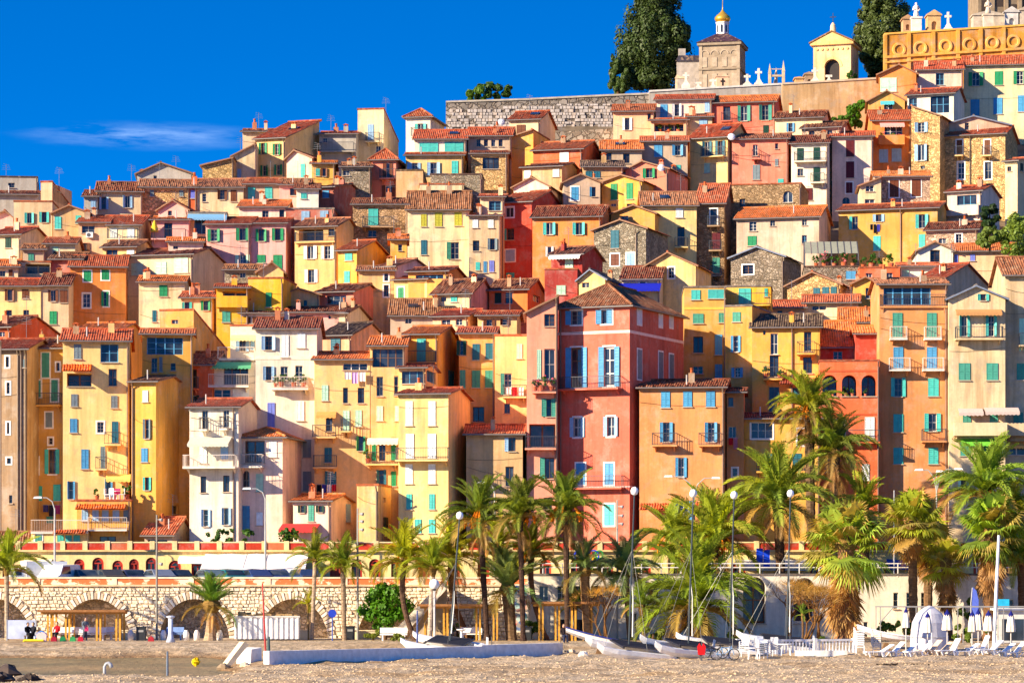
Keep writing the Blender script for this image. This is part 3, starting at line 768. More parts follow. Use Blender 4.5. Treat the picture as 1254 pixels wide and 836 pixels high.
h('peach house with wide window and air conditioner on the left hillside', 96, 133, 133, 274, 'pea', ('S', 263), [('-n', 16, 9, [108], [281]), ('no', 7, 15, [103], [305])], chim=2)
h('beige house under a bright red roof with two white doors and a railing', 133, 172, 189, 277, 'cre', ('S', 263), [('wc', 9, 15, [139, 160], [285])], bal=[(133, 170, 293)])
h('low ochre house with old sagging roof below the white double doors', 126, 166, 190, 304, 'poc', ('S', 293), [('-n', 14, 7, [137], [309]), ('wc', 9, 8, [160], [308])], rc='b', L=7)
h('cream cottage with one mint window on the left hillside', 55, 92, 92, 300, 'cre', ('S', 290), [('mc', 7, 10, [68], [306])], rc='n', L=6, chim=1)
h('small dim house with old roof and green hatch by the cream cottage', 28, 55, 55, 307, 'tau', ('S', 298), [('ac', 7, 9, [38], [315])], rc='b', L=6)
h('pink gabled house behind a yellow parasol on the left hillside', 194, 230, 252, 257, 'pnk', ('G', 212, 246), [('-n', 5, 6, [208], [261])], rc='n')
h('lilac-pink house with brown double door on the left hillside', 186, 231, 231, 271, 'pnk', ('S', 264), [('-n/k', 10, 20, [206], [283])], rc='o', bal=[(186, 228, 293)])
# --- tall cream group left of centre on the skyline
h('tall cream skyline house with four green shuttered windows and big red roof', 313, 349, 391, 171, 'pyel', ('M', 147), [('go', 5, 14, [322, 339], [182, 183]), ('go', 5, 13, [324, 341], [209, 208])], L=10, sk=[(350, 160)], chim=1, rc='r')
h('stained cream lean-to house against the tall green-shuttered skyline house', 285, 314, 314, 191, 'cre', ('G', 313, 177, 191, 177), [('lc', 5, 12, [293], [213])], mat='old', rc='b', chim=0, dD=1, ant=1)
h('beige house peeping out behind the tall cream skyline house', 297, 334, 334, 163, 'tau', ('S', 157), [], rc='d', dD=4)
h('ruined gold rubble wall house right of the small grey gable', 248, 286, 286, 201, 'sgo', ('G', 286, 194, 203, 194), [], rc='k', chim=0)
h('pale pink gabled house with one tall mint shutter below the skyline', 351, 382, 415, 194, 'ppk', ('G', 361, 185), [('tc', 6, 17, [371], [209])], rc='d')
h('small bright yellow house under the pale pink gable', 382, 410, 410, 202, 'yel', ('S', 196), [('tc', 5, 9, [389], [211]), ('no', 4, 10, [397], [211])], rc='o', L=6)
h('grey plaster house with red roof right of the tall cream house', 391, 436, 436, 166, 'gry', ('S', 160), [('-n', 5, 6, [398], [172])], rc='r', dD=6, bal=[(393, 434, 186)])
h('beige house with brown shutters and long old roof below the cream skyline group', 239, 298, 298, 231, 'bei', ('S', 218), [('-n', 5, 10, [250], [242]), ('no', 6, 13, [272], [238]), ('nc', 7, 14, [286], [240])], rc='b', mat='old')
h('taupe house with two turquoise closed shutters below the cream skyline house', 300, 342, 342, 227, 'tau', ('S', 217), [('tc', 9, 15, [308, 329], [237, 236])], rc='n')
h('dusty pink house with one dark window and brown roof left of centre', 342, 378, 378, 228, 'pnk', ('S', 218), [('-n/k', 8, 9, [359], [235])], rc='b', L=7)
h('small white house with turquoise shutter and potted shrubs', 363, 390, 390, 233, 'whi', ('S', 224), [('tc', 7, 7, [372], [240])], rc='d', L=6, dD=-4)
h('dusty red house with blue shutter and long bare side wall', 389, 409, 449, 231, 'drd2', ('S', 224), [('bc', 8, 9, [399], [238]), ('-n', 4, 7, [434], [235])], rc='d', L=10, mat='old')
# --- centre-left skyline
h('tall cream tower house with rubble side wall and balcony door on the skyline', 438, 470, 488, 134, 'cre', ('B',), [('lc', 7, 19, [454], [162]), ('-n', 6, 8, [463], [183])], rc='n', bal=[(449, 466, 174)], mat='old', ant=1, L=9)
h('white hip-roofed house with mint shutters beside the cemetery wall', 497, 527, 544, 145, 'whi', ('H', 135), [('to', 7, 13, [515], [158])], rc='n', L=7, bal=[(505, 524, 168)])
h('white house with two broad turquoise blinds under a red roof', 508, 571, 574, 172, 'whi', ('S', 158), [('tc', 23, 12, [525, 556], [181, 180])], sk=[(555, 165)])
h('ochre house with pale blue and turquoise shutters under the turquoise blinds', 497, 567, 570, 192, 'poc', ('S', 186), [('lc', 5, 8, [501], [203]), ('lo', 7, 9, [508], [204]), ('lo', 8, 16, [531], [207]), ('tc', 8, 16, [557], [205])], rc='r', L=6)
h('grey-beige house with a row of four small windows below the cemetery wall', 573, 626, 626, 168, 'tau', ('S', 155), [('-n', 5, 9, [586, 595, 604, 613], [175])], rc='r', chim=2)
h('gold rubble house with a broad brown window left of the tall yellow wall', 577, 621, 621, 190, 'sgo', ('S', 184), [('-n/k', 20, 14, [601], [200])], rc='d', L=7)
h('red house with white doors and brown shutters under a hip roof', 455, 485, 498, 197, 'cor', ('H', 184), [('nh', 8, 19, [477], [209]), ('no', 8, 14, [476], [234])], rc='n', L=7, bal=[(466, 486, 219)])
h('grey rubble house with pale ridged roof left of the red hip-roofed house', 418, 454, 454, 206, 'sgr', ('S', 198), [('-n', 8, 6, [424], [212])], rc='b')
h('blank tan block with flat top in front of the ochre house', 485, 518, 527, 209, 'tan', ('B',), [], rc='k', mat='old', L=7)
h('low beige parapet house on top of the big mottled roof', 514, 568, 568, 226, 'cre', ('F',), [], rc='n', L=5, mat='old', dD=1)
h('dark rubble retaining house below the ochre house', 527, 590, 590, 214, 'sgr', ('F',), [], rc='k', L=5)
h('big cream house with olive arched shutters under a huge mottled roof', 499, 574, 574, 258, 'cre', ('S', 233), [('oc', 7, 15, [519], [270]), ('oc', 9, 17, [537, 561], [269, 268]), ('uc', 7, 18, [519], [303]), ('ah', 10, 21, [557], [307])], rc='b', mat='old', chim=2, L=12)
h('beige weathered house with six small shuttered windows beside the red house', 574, 613, 613, 266, 'bei', ('S', 262), [('wc', 7, 10, [582, 601], [274]), ('-n/k', 8, 13, [583], [301]), ('yo', 6, 14, [603], [299]), ('tc', 5, 10, [585], [326]), ('bc', 4, 14, [594], [327]), ('vc', 6, 14, [602], [326])], rc='n', mat='old')
h('white rooftop loggia house behind the beige weathered house', 588, 617, 617, 243, 'cre', ('S', 237), [('-n/b', 15, 12, [606], [252])], rc='n', L=7, dD=-2)
h('brown rubble house with turquoise balcony door left of the big cream house', 432, 499, 502, 252, 'sbr', ('S', 242), [('tc', 12, 20, [457], [266]), ('-n', 10, 8, [456], [286])], rc='d', bal=[(444, 480, 278)])
# --- centre, under the cemetery wall
h('cream house with brown garage shutter under the white stone cemetery wall', 624, 661, 680, 148, 'cre', ('S', 135), [('nc', 11, 12, [638], [159])], sk=[(650, 141)], L=8, dish=(615, 150))
h('tall blank yellow house with sloping top in the upper centre', 621, 653, 673, 166, 'yel', ('G', 652, 160, 170, 160), [], rc='n', chim=0, L=8)
h('orange-red house with white window and tall side gable under the cemetery', 653, 713, 738, 185, 'rora', ('S', 172), [('wc', 11, 14, [691], [193])], rc='n', L=9, chim=1)
h('stained tan house with two white shuttered windows in the upper centre', 640, 688, 713, 206, 'tan', ('S', 199), [('wc', 8, 13, [646], [212]), ('wc', 8, 13, [681], [210])], rc='d', mat='old', L=8)
h('white gabled house above the red house in the centre', 629, 672, 690, 229, 'ppk', ('G', 651, 218), [], rc='n', L=8)
h('beige-pink gabled house with bright blue shutters in the upper centre', 690, 735, 735, 224, 'tau', ('G', 711, 214), [('bc/s', 9, 16, [704], [237]), ('bh', 5, 12, [727], [235])], rc='n')
h('yellow gabled house with two green shuttered doors in the upper centre', 737, 786, 813, 223, 'yel', ('G', 761, 215), [('gc', 8, 20, [752, 771], [235, 234]), ('-n', 7, 3, [751, 771], [251])], rc='n')
h('tan house with dark mottled roof and blue shutters in the upper centre', 714, 763, 763, 206, 'tan', ('S', 196), [('uc', 8, 8, [721, 731], [214])], rc='k', chim=1)
h('taupe house with two dark doors under a bright ribbed roof', 737, 786, 786, 185, 'tau', ('S', 171), [('-n/k', 8, 12, [745, 767], [193, 194])], rc='o', sk=[(760, 180)], L=8)
h('rose-red gabled house with green shutters right of the yellow gable', 766, 818, 842, 208, 'cor', ('G', 787, 198), [('go', 8, 12, [795], [212])], rc='n', dish=(811, 206))
h('peach house with white shutters under the dark cypress', 751, 800, 802, 138, 'pea', ('S', 127), [('wo', 6, 15, [768], [152]), ('-n/k', 4, 8, [795], [143])], rc='n')
h('pale pink house with blue and white shutters below the chapel', 803, 872, 872, 124, 'ppk', ('S', 115), [('bc', 9, 16, [813], [136]), ('wo', 6, 15, [829], [135]), ('lc', 6, 13, [866], [131])], rc='r')
h('peach house with plant-filled open loggia under the pale pink house', 797, 842, 842, 149, 'pea', ('S', 144), [('-n/L', 36, 10, [819], [156])], rc='n', L=6)
h('beige-pink house with bright blue shutters below the plant-filled loggia', 786, 842, 842, 175, 'tau', ('S', 166), [('bc', 10, 15, [806], [185]), ('bo', 7, 13, [830], [184]), ('tc', 9, 6, [829], [205])], rc='n')
h('red house with green shutters and dark doorways under the chapel', 872, 949, 956, 127, 'pred', ('S', 116), [('-n/k', 9, 19, [890], [140]), ('ao', 8, 19, [911], [139]), ('ao', 8, 19, [937], [138]), ('dc', 7, 11, [938], [159])], rc='o', bal=[(884, 896, 149)])
h('small beige house with one pale blue shutter below the chapel', 842, 872, 872, 145, 'bei', ('S', 139), [('lc', 10, 15, [861], [154])], rc='n', L=7)
h('pale yellow house with dark shutters and a satellite dish', 845, 891, 920, 170, 'pyel', ('S', 151), [('uo', 6, 19, [866, 882], [183, 182]), ('mc', 7, 12, [866], [206])], rc='r', sk=[(888, 156)], dish=(897, 168), bal=[(861, 889, 192)])
h('coral house with small openings beside the white house with green doors', 896, 965, 969, 172, 'cor', ('S', 163), [('-n', 6, 14, [925], [184]), ('-n', 4, 7, [951], [179]), ('yc', 4, 9, [951], [199]), ('yc', 9, 18, [926], [211]), ('tc', 7, 6, [956], [222])], rc='b', bal=[(921, 931, 195)])
h('cream cottage with dark red roof under the tan cemetery wall', 949, 1007, 1017, 146, 'cre', ('S', 135), [('bo', 5, 11, [968], [156])], rc='d', L=7)
h('low beige house with ribbed old roof below the tan cemetery wall', 982, 1029, 1043, 158, 'spk', ('S', 148), [('-n', 7, 5, [994], [163]), ('-n', 6, 5, [1016], [162])], rc='b', L=7)
h('white house with dark green doors and small balconies in the upper right', 969, 1014, 1020, 177, 'whi', ('S', 165), [('dc', 8, 17, [980, 1000], [190, 189]), ('-n', 7, 9, [980], [211]), ('dc', 8, 18, [1000], [214]), ('rc', 10, 15, [990], [238])], rc='d', mat='old', bal=[(973, 1012, 198), (993, 1010, 224)])
h('pink-cream house with dark maroon shutters in the upper right', 1019, 1069, 1069, 169, 'ppk', ('S', 160), [('rc', 10, 20, [1041], [182]), ('rc', 10, 20, [1041], [208]), ('rc/s', 8, 13, [1040], [230]), ('-n/a', 9, 13, [1036], [248])], rc='r')
# --- top right
h('orange house with large pale green blind below the roundel wall', 1076, 1122, 1122, 91, 'ora', ('G', 1101, 80), [('mc', 20, 17, [1088], [104])], rc='n', chim=1)
h('white house with one blue window below the roundel wall', 1123, 1179, 1179, 87, 'ppk', ('S', 74), [('-n/b', 10, 15, [1151], [97])], rc='r', sk=[])
h('white house with big blue glazed doors in the top right corner', 1111, 1168, 1181, 117, 'whi', ('S', 107), [('-n/b', 23, 21, [1151], [128]), ('-n/b', 10, 13, [1118], [127])], rc='r', L=7)
h('long beige house with green and blue shutters in the top right corner', 1180, 1264, 1264, 81, 'cre', ('S', 67), [('go', 9, 17, [1195], [97]), ('gc', 10, 17, [1223], [96]), ('go', 8, 16, [1249], [95]), ('bc', 11, 20, [1194, 1222, 1252], [132, 130, 127])], rc='r')
h('amber gabled house with small awning window in the upper right', 1063, 1108, 1108, 124, 'och', ('G', 1086, 112), [('-n', 11, 8, [1088], [131])], rc='n', awn=[(1078, 1095, 124, (90, 190, 200), .7)], chim=0)
h('orange house with flower balcony and striped awning in the upper right', 1068, 1116, 1116, 149, 'ora', ('S', 134), [('-n', 22, 17, [1094], [161]), ('lc', 11, 16, [1082], [191]), ('lc', 12, 16, [1098], [190])], rc='r', bal=[(1075, 1107, 177, 'P')], awn=[(1077, 1107, 150, (240, 170, 160), 1.1)])
h('gold plaster-and-stone house with pale blue shutters beside the rubble house', 1116, 1151, 1172, 139, 'sgo', ('G', 1117, 131, 131, 142), [('lo', 8, 12, [1128], [156]), ('lo', 8, 20, [1128], [187]), ('-n', 5, 4, [1130], [205])], rc='n', chim=0, dD=-8)
h('large gold rubble house with four tall windows in the upper right', 1139, 1231, 1246, 167, 'sgo', ('S', 155), [('nc/s', 7, 19, [1175, 1209], [181]), ('-n/s', 8, 21, [1177, 1210], [209])], rc='r', bal=[(1170, 1181, 191), (1204, 1215, 191)], pipe=[1188])
h('taupe gabled house behind the large gold rubble house', 1153, 1236, 1236, 154, 'tau', ('G', 1192, 143), [('-n', 5, 9, [1184], [155])], rc='g', chim=0, L=7)
h('narrow cream house cut by the right edge above the bushes', 1231, 1246, 1270, 199, 'cre', ('S', 192), [('-n', 5, 6, [1236], [207]), ('dc', 3, 12, [1251], [204])], rc='n', L=7)
h('pinkish rough-cast house with two brown shutters in the right hillside', 1072, 1139, 1139, 218, 'spk', ('S', 209), [('nc/s', 11, 21, [1095, 1122], [231, 230])], rc='o', L=8)
h('small cream house with arch and white triple window on the right hillside', 1053, 1079, 1079, 225, 'cre', ('G', 1079, 218, 228, 219), [('-n', 10, 7, [1065], [231]), ('-n/a', 12, 8, [1065], [248])], rc='n', chim=0, L=6)
h('long ochre house with turquoise shutters on the right hillside', 1027, 1148, 1162, 258, 'olv', ('S', 248), [('th', 7, 16, [1047], [273]), ('lo', 7, 9, [1076], [267]), ('to', 8, 17, [1129], [271]), ('tc', 9, 18, [1074], [298]), ('tc', 8, 16, [1129], [295])], rc='n', pipe=[1103])
h('pinkish-white house with wide blue-curtained window on the right hillside', 1160, 1202, 1224, 236, 'ppk', ('S', 226), [('-n/b', 24, 22, [1184], [250])], rc='r', bal=[(1161, 1200, 263, 'P', .6)], L=7)
h('low pinkish rubble house with brown roof on the right hillside', 1134, 1197, 1206, 283, 'spk', ('S', 271), [('-n', 9, 6, [1154], [295]), ('-n/s', 7, 11, [1174], [292])], rc='d', L=7)
h('white gabled house with open terrace door on the right hillside', 1124, 1167, 1167, 307, 'whi', ('G', 1145, 297), [('-n/k', 12, 18, [1145], [315])], rc='o', chim=0, L=8)
h('low peach house with long orange roof and small blue door at right', 1168, 1244, 1244, 309, 'pea', ('S', 297), [('vc', 4, 11, [1171], [317]), ('vc', 6, 9, [1191], [315])], rc='o', chim=2, L=8)
h('red-orange house with potted roof terrace on the right hillside', 1053, 1102, 1102, 328, 'rora', ('F',), [('-n', 8, 5, [1064], [337]), ('-n', 8, 6, [1089], [337])], rc='n', L=8, D=290)
h('small white house with mint window left of the peach gable', 1103, 1150, 1150, 328, 'whi', ('S', 321), [('mc', 8, 9, [1109], [334])], rc='n', L=6, D=291)
h('peach house with glowing red roof and broad side gable at right', 1126, 1157, 1210, 343, 'pea', ('S', 322), [], rc='r', L=10, D=281, chim=1)
# --- middle band, left
h('pale yellow house with brown shutters at the left edge of the hillside', -8, 50, 50, 352, 'pyel', ('S', 340), [('no', 6, 14, [12], [361]), ('nc', 8, 11, [31], [360]), ('-n', 7, 7, [11, 32], [383])], rc='r')
h('beige house with brown louvres and one green door at left', 50, 84, 84, 351, 'bei', ('S', 334), [('no', 6, 14, [65], [362]), ('nc', 9, 15, [78], [363]), ('gc', 9, 16, [65], [389])], rc='d')
h('orange house with white-framed green windows on the left hillside', 86, 154, 158, 328, 'ora', ('S', 312), [('gc/s', 9, 13, [107, 129], [338, 336]), ('-n/s', 9, 17, [106], [368]), ('gh/s', 6, 18, [130], [366])], rc='r')
h('house with blue terrace railing left of the orange house', 22, 62, 62, 321, 'bei', ('F',), [('-n/L', 30, 12, [46], [329])], rc='n', bal=[(22, 62, 340, 'r', .7)], L=7)
h('terracotta house with crumbling old roof above the blue terrace', 62, 100, 113, 319, 'drd2', ('S', 308), [], rc='b', L=7, mat='old')
h('small cream house with orange roof at the left edge', -10, 22, 22, 328, 'cre', ('S', 317), [('-n', 7, 7, [3], [335]), ('nc', 5, 9, [13], [334])], rc='o', L=6)
h('cream house with three pale green blinds and big grey side wall', 151, 236, 274, 314, 'cre', ('S', 303), [('mc', 14, 15, [168, 197], [330, 328]), ('mc', 17, 18, [222], [325])], rc='d', L=9)
h('cream house with small green shutter below the pale green blinds', 170, 226, 226, 347, 'cre', ('S', 337), [('gc', 10, 14, [200], [356]), ('uc', 5, 14, [189], [387])], rc='o', mat='old', L=7)
h('small pink-beige house with green open shutters left of centre', 222, 261, 261, 366, 'pea', ('S', 356), [('to', 6, 8, [229], [374]), ('go', 6, 12, [252], [374])], rc='n', L=6)
h('pink house with green shutters, left half of the pair', 252, 306, 306, 276, 'pnk', ('S', 265), [('go', 8, 15, [262, 297], [288, 287]), ('mo', 9, 12, [297], [318])], rc='r', yaw=3)
h('pink house with green shutters, right half of the pair', 307, 350, 350, 275, 'pnk', ('S', 266), [('go', 7, 15, [320, 340], [288, 287]), ('gc', 10, 10, [320], [317]), ('gc', 11, 18, [340], [321])], rc='r', yaw=3)
h('dusty red flat-topped house with pale blue shutters above the yellow loggia', 350, 409, 409, 256, 'drd2', ('F',), [('lc', 10, 13, [374], [265]), ('lc', 10, 10, [397], [263]), ('bc', 5, 20, [355], [301]), ('gc', 5, 12, [355], [323])], rc='g', mat='old')
h('pale pink house with bright ribbed red roof above the pink pair', 293, 350, 350, 255, 'ppk', ('S', 244), [('-n', 8, 9, [325], [262]), ('-n/k', 6, 10, [345], [261])], rc='o', L=7)
h('cream house with blue flat awning and glass front on the left hillside', 230, 278, 278, 261, 'cre', ('F',), [('-n/b', 36, 19, [256], [277])], rc='g', L=7, awn=[(230, 278, 262, (120, 170, 205), 1.3)])
h('low pale pink house with orange roof left of the pink pair', 206, 248, 248, 298, 'ppk', ('S', 290), [('-n', 6, 4, [215], [303])], rc='o', L=6)
h('tan-yellow house with dark top loggia and white shutters left of centre', 361, 412, 441, 279, 'poc', ('S', 266), [('-n/L', 30, 16, [381], [287]), ('-n/k', 8, 9, [406], [284]), ('wo', 8, 16, [380, 401], [309]), ('wo', 8, 16, [381], [338])], rc='b', L=9, bal=[(362, 411, 296, 'r', .4)])
h('bright yellow house with turquoise windows and long yellow side wall', 414, 437, 478, 308, 'yel', ('S', 293), [('tc', 9, 10, [427], [314]), ('tc', 7, 14, [425], [339])], rc='r', L=9)
h('tiny yellow house with orange roof left of the big cream house', 478, 498, 498, 295, 'yel', ('S', 286), [('-n', 5, 8, [490], [303])], rc='o', L=5)
h('vivid yellow flat-topped block with one green shutter left of centre', 304, 347, 363, 341, 'syel', ('F',), [('gc', 7, 18, [329], [367])], rc='n', L=7, D=289)
h('vivid yellow house with open loggia and dark green door', 265, 304, 304, 354, 'syel', ('S', 347), [('-n/L', 30, 14, [288], [364]), ('ac', 10, 13, [277], [388])], rc='r', L=6, D=288, bal=[(265, 303, 375, 'P', .5)])
h('pale yellow gabled house with grey bands below the pink pair', 316, 347, 347, 333, 'pyel', ('G', 333, 322), [], rc='b', L=6, D=296)
h('dark rubble house with brown roof below the pink pair', 275, 317, 317, 332, 'sgr', ('S', 323), [('-n', 7, 6, [297], [337])], rc='b', L=6, D=297)
h('pale orange gabled house with tiny windows left of the sunroom', 348, 391, 391, 361, 'poc', ('G', 365, 354), [('tc', 5, 7, [366], [372]), ('-n/k', 4, 7, [374], [371])], rc='n', L=6, mat='old')
h('rose-peach house with white window band and broad side gable', 388, 433, 471, 359, 'cor', ('S', 347), [('-n', 24, 10, [412], [367])], rc='d', L=9)
h('white house with brown doors on the row of dark red roofs', 295, 350, 350, 385, 'whi', ('S', 377), [('nc', 6, 8, [304, 312], [392]), ('-n', 8, 6, [335], [390])], rc='d', L=6)
h('pink house with window band on the row of dark red roofs', 351, 421, 421, 384, 'pnk', ('S', 375), [('-n', 22, 7, [373], [389]), ('-n', 12, 5, [408], [388])], rc='d', L=6)
h('beige house with chimney pots above the peach side wall', 405, 425, 452, 385, 'cre', ('S', 373), [('-n', 5, 7, [412], [393])], rc='d', L=7, chim=2)
h('orange-peach house with teal shutter and long side wall above the quay houses', 393, 430, 477, 412, 'pea', ('S', 394), [('uc', 12, 19, [411], [421])], rc='k', L=10, D=276, mat='old')
h('orange-peach house with two tiny framed windows left of the green shutters', 439, 483, 483, 333, 'poc', ('S', 325), [('-n/s', 5, 10, [473], [339]), ('-n/s', 6, 14, [473], [356])], rc='b', L=6, mat='old')
h('pale pink gabled wall with grey-white roof left of the big cream house', 463, 484, 532, 328, 'ppk', ('S', 316), [], rc='b', L=9, D=301)
h('pale yellow house with two white-framed green shutters in the centre', 483, 523, 549, 344, 'pyel', ('S', 337), [('gc/s', 7, 16, [491, 507], [360, 358])], rc='n', L=6)
h('ochre house with glass band behind the white-framed green shutters', 500, 548, 568, 334, 'och', ('S', 326), [('-n/b', 34, 5, [526], [339])], rc='d', L=6, D=296)
h('house under broad mottled brown roofs with skylights in the centre', 478, 576, 576, 388, 'tau', ('S', 365), [('-n', 8, 6, [500], [393])], rc='b', L=12, sk=[(505, 372), (550, 371)], chim=2)
h('white-fronted house with blue-grey roof and dark side wall in the centre', 530, 577, 606, 361, 'cre', ('S', 341), [('-n', 7, 6, [543], [366]), ('tc', 8, 7, [556], [366])], rc='b', L=8, D=290, mat='old')
h('orange house with dark openings under a ribbed roof in the centre', 599, 646, 667, 356, 'ora', ('S', 341), [('dc', 8, 15, [610], [364]), ('-n/k', 9, 15, [623], [364]), ('-n', 9, 8, [657], [366])], rc='b', L=7)
h('peach house with white windows under a red roof below the mottled roofs', 530, 573, 603, 389, 'pea', ('S', 378), [('-n', 11, 8, [546], [395]), ('-n', 8, 8, [562], [394])], rc='r', L=8, D=276)
h('peach house with brown-shuttered small windows left of the pink palace', 585, 633, 633, 388, 'poc', ('S', 380), [('no', 7, 8, [599], [395]), ('no', 6, 8, [618], [394])], rc='r', L=6, D=275)
# --- middle band, centre and right
h('tall red house with pale framed windows in the centre of the hillside', 612, 651, 692, 249, 'red', ('S', 233), [('-n/s', 10, 12, [624], [260]), ('th', 9, 14, [625], [287]), ('lc/s', 11, 14, [625], [313]), ('tc', 10, 6, [625], [337])], rc='r', L=10)
h('tall orange house with turquoise shutters in the centre of the hillside', 652, 736, 750, 267, 'ora', ('S', 251), [('to', 8, 15, [673, 709], [280]), ('wo', 5, 12, [673], [308])], rc='d', dD=-4, L=9)
h('dark red rooftop house with scalloped white awning in the centre', 675, 713, 738, 313, 'dred', ('S', 301), [('mc', 10, 12, [697], [322])], rc='b', L=7, awn=[(675, 713, 311, (244, 240, 230), .9)], D=290)
h('dark red terrace block with mint shutter below the scalloped awning', 667, 707, 712, 330, 'dred', ('F',), [('mc', 11, 11, [687], [355])], rc='n', L=5, D=284)
h('grey rubble gabled house with blue shutter and brown hatch in the centre', 727, 791, 818, 281, 'sgr', ('G', 760, 270), [('uc', 10, 22, [753], [293]), ('nc/s', 10, 14, [753], [318]), ('lc/s', 9, 22, [772], [321])], rc='n', L=8, D=306, pipe=[779])
h('amber gabled house behind the grey rubble gable', 748, 802, 818, 262, 'och', ('G', 776, 252), [('-n', 9, 7, [765], [268])], rc='n', L=8)
h('cream-yellow gabled house with white-framed window right of centre', 790, 852, 871, 326, 'pyel', ('G', 818, 310), [('-n/s', 7, 13, [822], [334])], rc='n', L=8, D=288, mat='old')
h('cream house with white dormer and blue tarpaulin in the centre', 762, 808, 816, 343, 'cre', ('S', 325), [('-n/s', 7, 9, [787], [349])], rc='d', L=8, D=285, awn=[(758, 810, 347, (30, 40, 170), 1.6)])
h('small pale yellow gable with grey bargeboards above the pink palace', 709, 741, 765, 342, 'pyel', ('G', 723, 331), [('-n', 9, 6, [717], [349])], rc='g', L=7, D=282)
h('pale yellow house with white shutter and open balcony right of centre', 787, 853, 853, 253, 'pyel', ('S', 234), [('wc', 9, 13, [832], [260]), ('-n/k', 9, 24, [834], [290])], rc='b', bal=[(826, 842, 303)], sk=[(815, 246)])
h('narrow grey-gold rubble house with dark balcony doors right of centre', 854, 887, 897, 250, 'sbr', ('S', 224), [('-n/sk', 8, 20, [874], [266]), ('rc', 10, 22, [877], [296]), ('ac', 9, 19, [877], [325])], rc='n', bal=[(867, 882, 277), (869, 884, 307), (870, 884, 338)], L=9)
h('broad rubble house with arched window and flat top right of centre', 895, 981, 990, 226, 'sbr', ('F',), [('-n', 7, 13, [909], [250]), ('-n/a', 12, 14, [965], [241])], rc='n', L=8)
h('pinkish-beige house with ribbed orange roof right of centre', 902, 1003, 1017, 268, 'spk', ('S', 252), [('-n', 9, 12, [922], [277]), ('-n', 6, 8, [946], [273]), ('-n', 6, 8, [985], [272]), ('gc', 11, 12, [921], [295]), ('-n/b', 6, 10, [985], [293])], rc='o', mat='old', L=8)
h('grey rubble gabled house with double window right of centre', 895, 960, 981, 315, 'sgr', ('G', 927, 303), [('-n/s', 13, 11, [916], [330])], rc='g', L=8, D=297)
h('rubble terrace house under a glazed pergola right of centre', 985, 1053, 1053, 327, 'sgr', ('F',), [('bc', 12, 10, [1042], [337])], rc='k', L=7, D=292)
h('gold rubble gabled house with striped blind above the yellow quay houses', 964, 1029, 1049, 349, 'sgo', ('G', 995, 334), [('uc', 8, 11, [1000], [358]), ('uc', 8, 11, [1011], [357]), ('uc', 7, 10, [1021], [356])], rc='n', L=8, D=284)
h('cream house with red roof below the gold rubble gable', 985, 1051, 1051, 372, 'cre', ('S', 360), [('-n', 18, 5, [1003], [377])], rc='n', L=6, D=276)
h('small house with bright red roof left of the gold rubble gable', 940, 985, 985, 378, 'tau', ('S', 367), [('-n', 6, 8, [955], [384])], rc='r', L=6, D=275)
h('small yellow house with white door below the red-orange roof terrace', 1045, 1073, 1073, 347, 'yel', ('G', 1060, 340), [('-n', 10, 13, [1065], [359])], rc='n', L=6, D=279)
h('house under orange tiles left of the tall orange-brown house', 1030, 1074, 1074, 396, 'bei', ('S', 376), [('-n', 6, 8, [1068], [402])], rc='o', L=8, D=269)
h('terracotta house with broad side gable at the left edge', -12, 13, 72, 402, 'rora', ('S', 386), [('-n', 8, 6, [2], [409])], rc='d', L=10, D=275)
h('yellow house with orange roof behind the pale yellow quay house', 97, 150, 175, 404, 'yel', ('S', 394), [('-n', 18, 4, [139], [411])], rc='o', L=7, D=272)
# ---------------------------------------------------------------- the tall houses along the quay
g = 'tall houses along the quay'
h('stained brown tenement at the far left edge with service pipes', -16, 33, 33, 429, 'brn', ('S', 414), [('-n/s', 4, 13, [9], [443]), ('-n/s', 4, 14, [10], [475]), ('-n/s', 3, 14, [10], [524]), ('-n/s', 5, 7, [11], [564]), ('-n', 4, 10, [13], [611]), ('yc', 3, 10, [30], [445])], D=254, mat='old', rc='r', pipe=[22, 26, 'r'], group=g, yaw=8)
h('olive-ochre quay house with teal shutters and glass balcony', 33, 77, 77, 428, 'olv', ('S', 413), [('ac/s', 9, 30, [56], [447]), ('-n/s', 4, 10, [71], [449]), ('ac/s', 8, 20, [46], [476]), ('ac/s', 8, 26, [67], [478]), ('yc/s', 8, 18, [60], [514]), ('-n/s', 6, 12, [41], [544]), ('-n/s', 5, 8, [62], [540]), ('-n/s', 6, 20, [44], [570]), ('to/s', 9, 30, [64], [565]), ('to', 8, 18, [44], [604]), ('tc', 9, 20, [70], [603]), ('ac', 8, 8, [42], [637]), ('ac', 8, 8, [61], [636])], D=257, rc='d', bal=[(33, 77, 496)], group=g, yaw=10, chim=1)
h('tall pale yellow quay house with blue shutters and glazed top floor', 77, 158, 161, 419, 'pyel', ('S', 402), [('yc', 9, 19, [95], [430]), ('-n/b', 22, 23, [134], [432]), ('-n', 10, 21, [138], [462]), ('-n/L', 30, 16, [97], [465]), ('yc', 8, 15, [91, 140], [490, 492]), ('bc', 9, 17, [90], [521]), ('-n/s', 8, 13, [123], [523]), ('uc', 8, 26, [141], [529]), ('bc', 9, 24, [104], [562]), ('yc', 6, 27, [126], [560]), ('bo', 5, 22, [87], [600]), ('bo', 5, 22, [133], [597])], D=253, rc='r', bal=[(128, 148, 544), (117, 131, 574)], awn=[(77, 113, 446, (226, 100, 36), -1.6), (130, 160, 580, (236, 206, 110), 1.1)], group=g, L=11, chim=2, pipe=['r', 1])
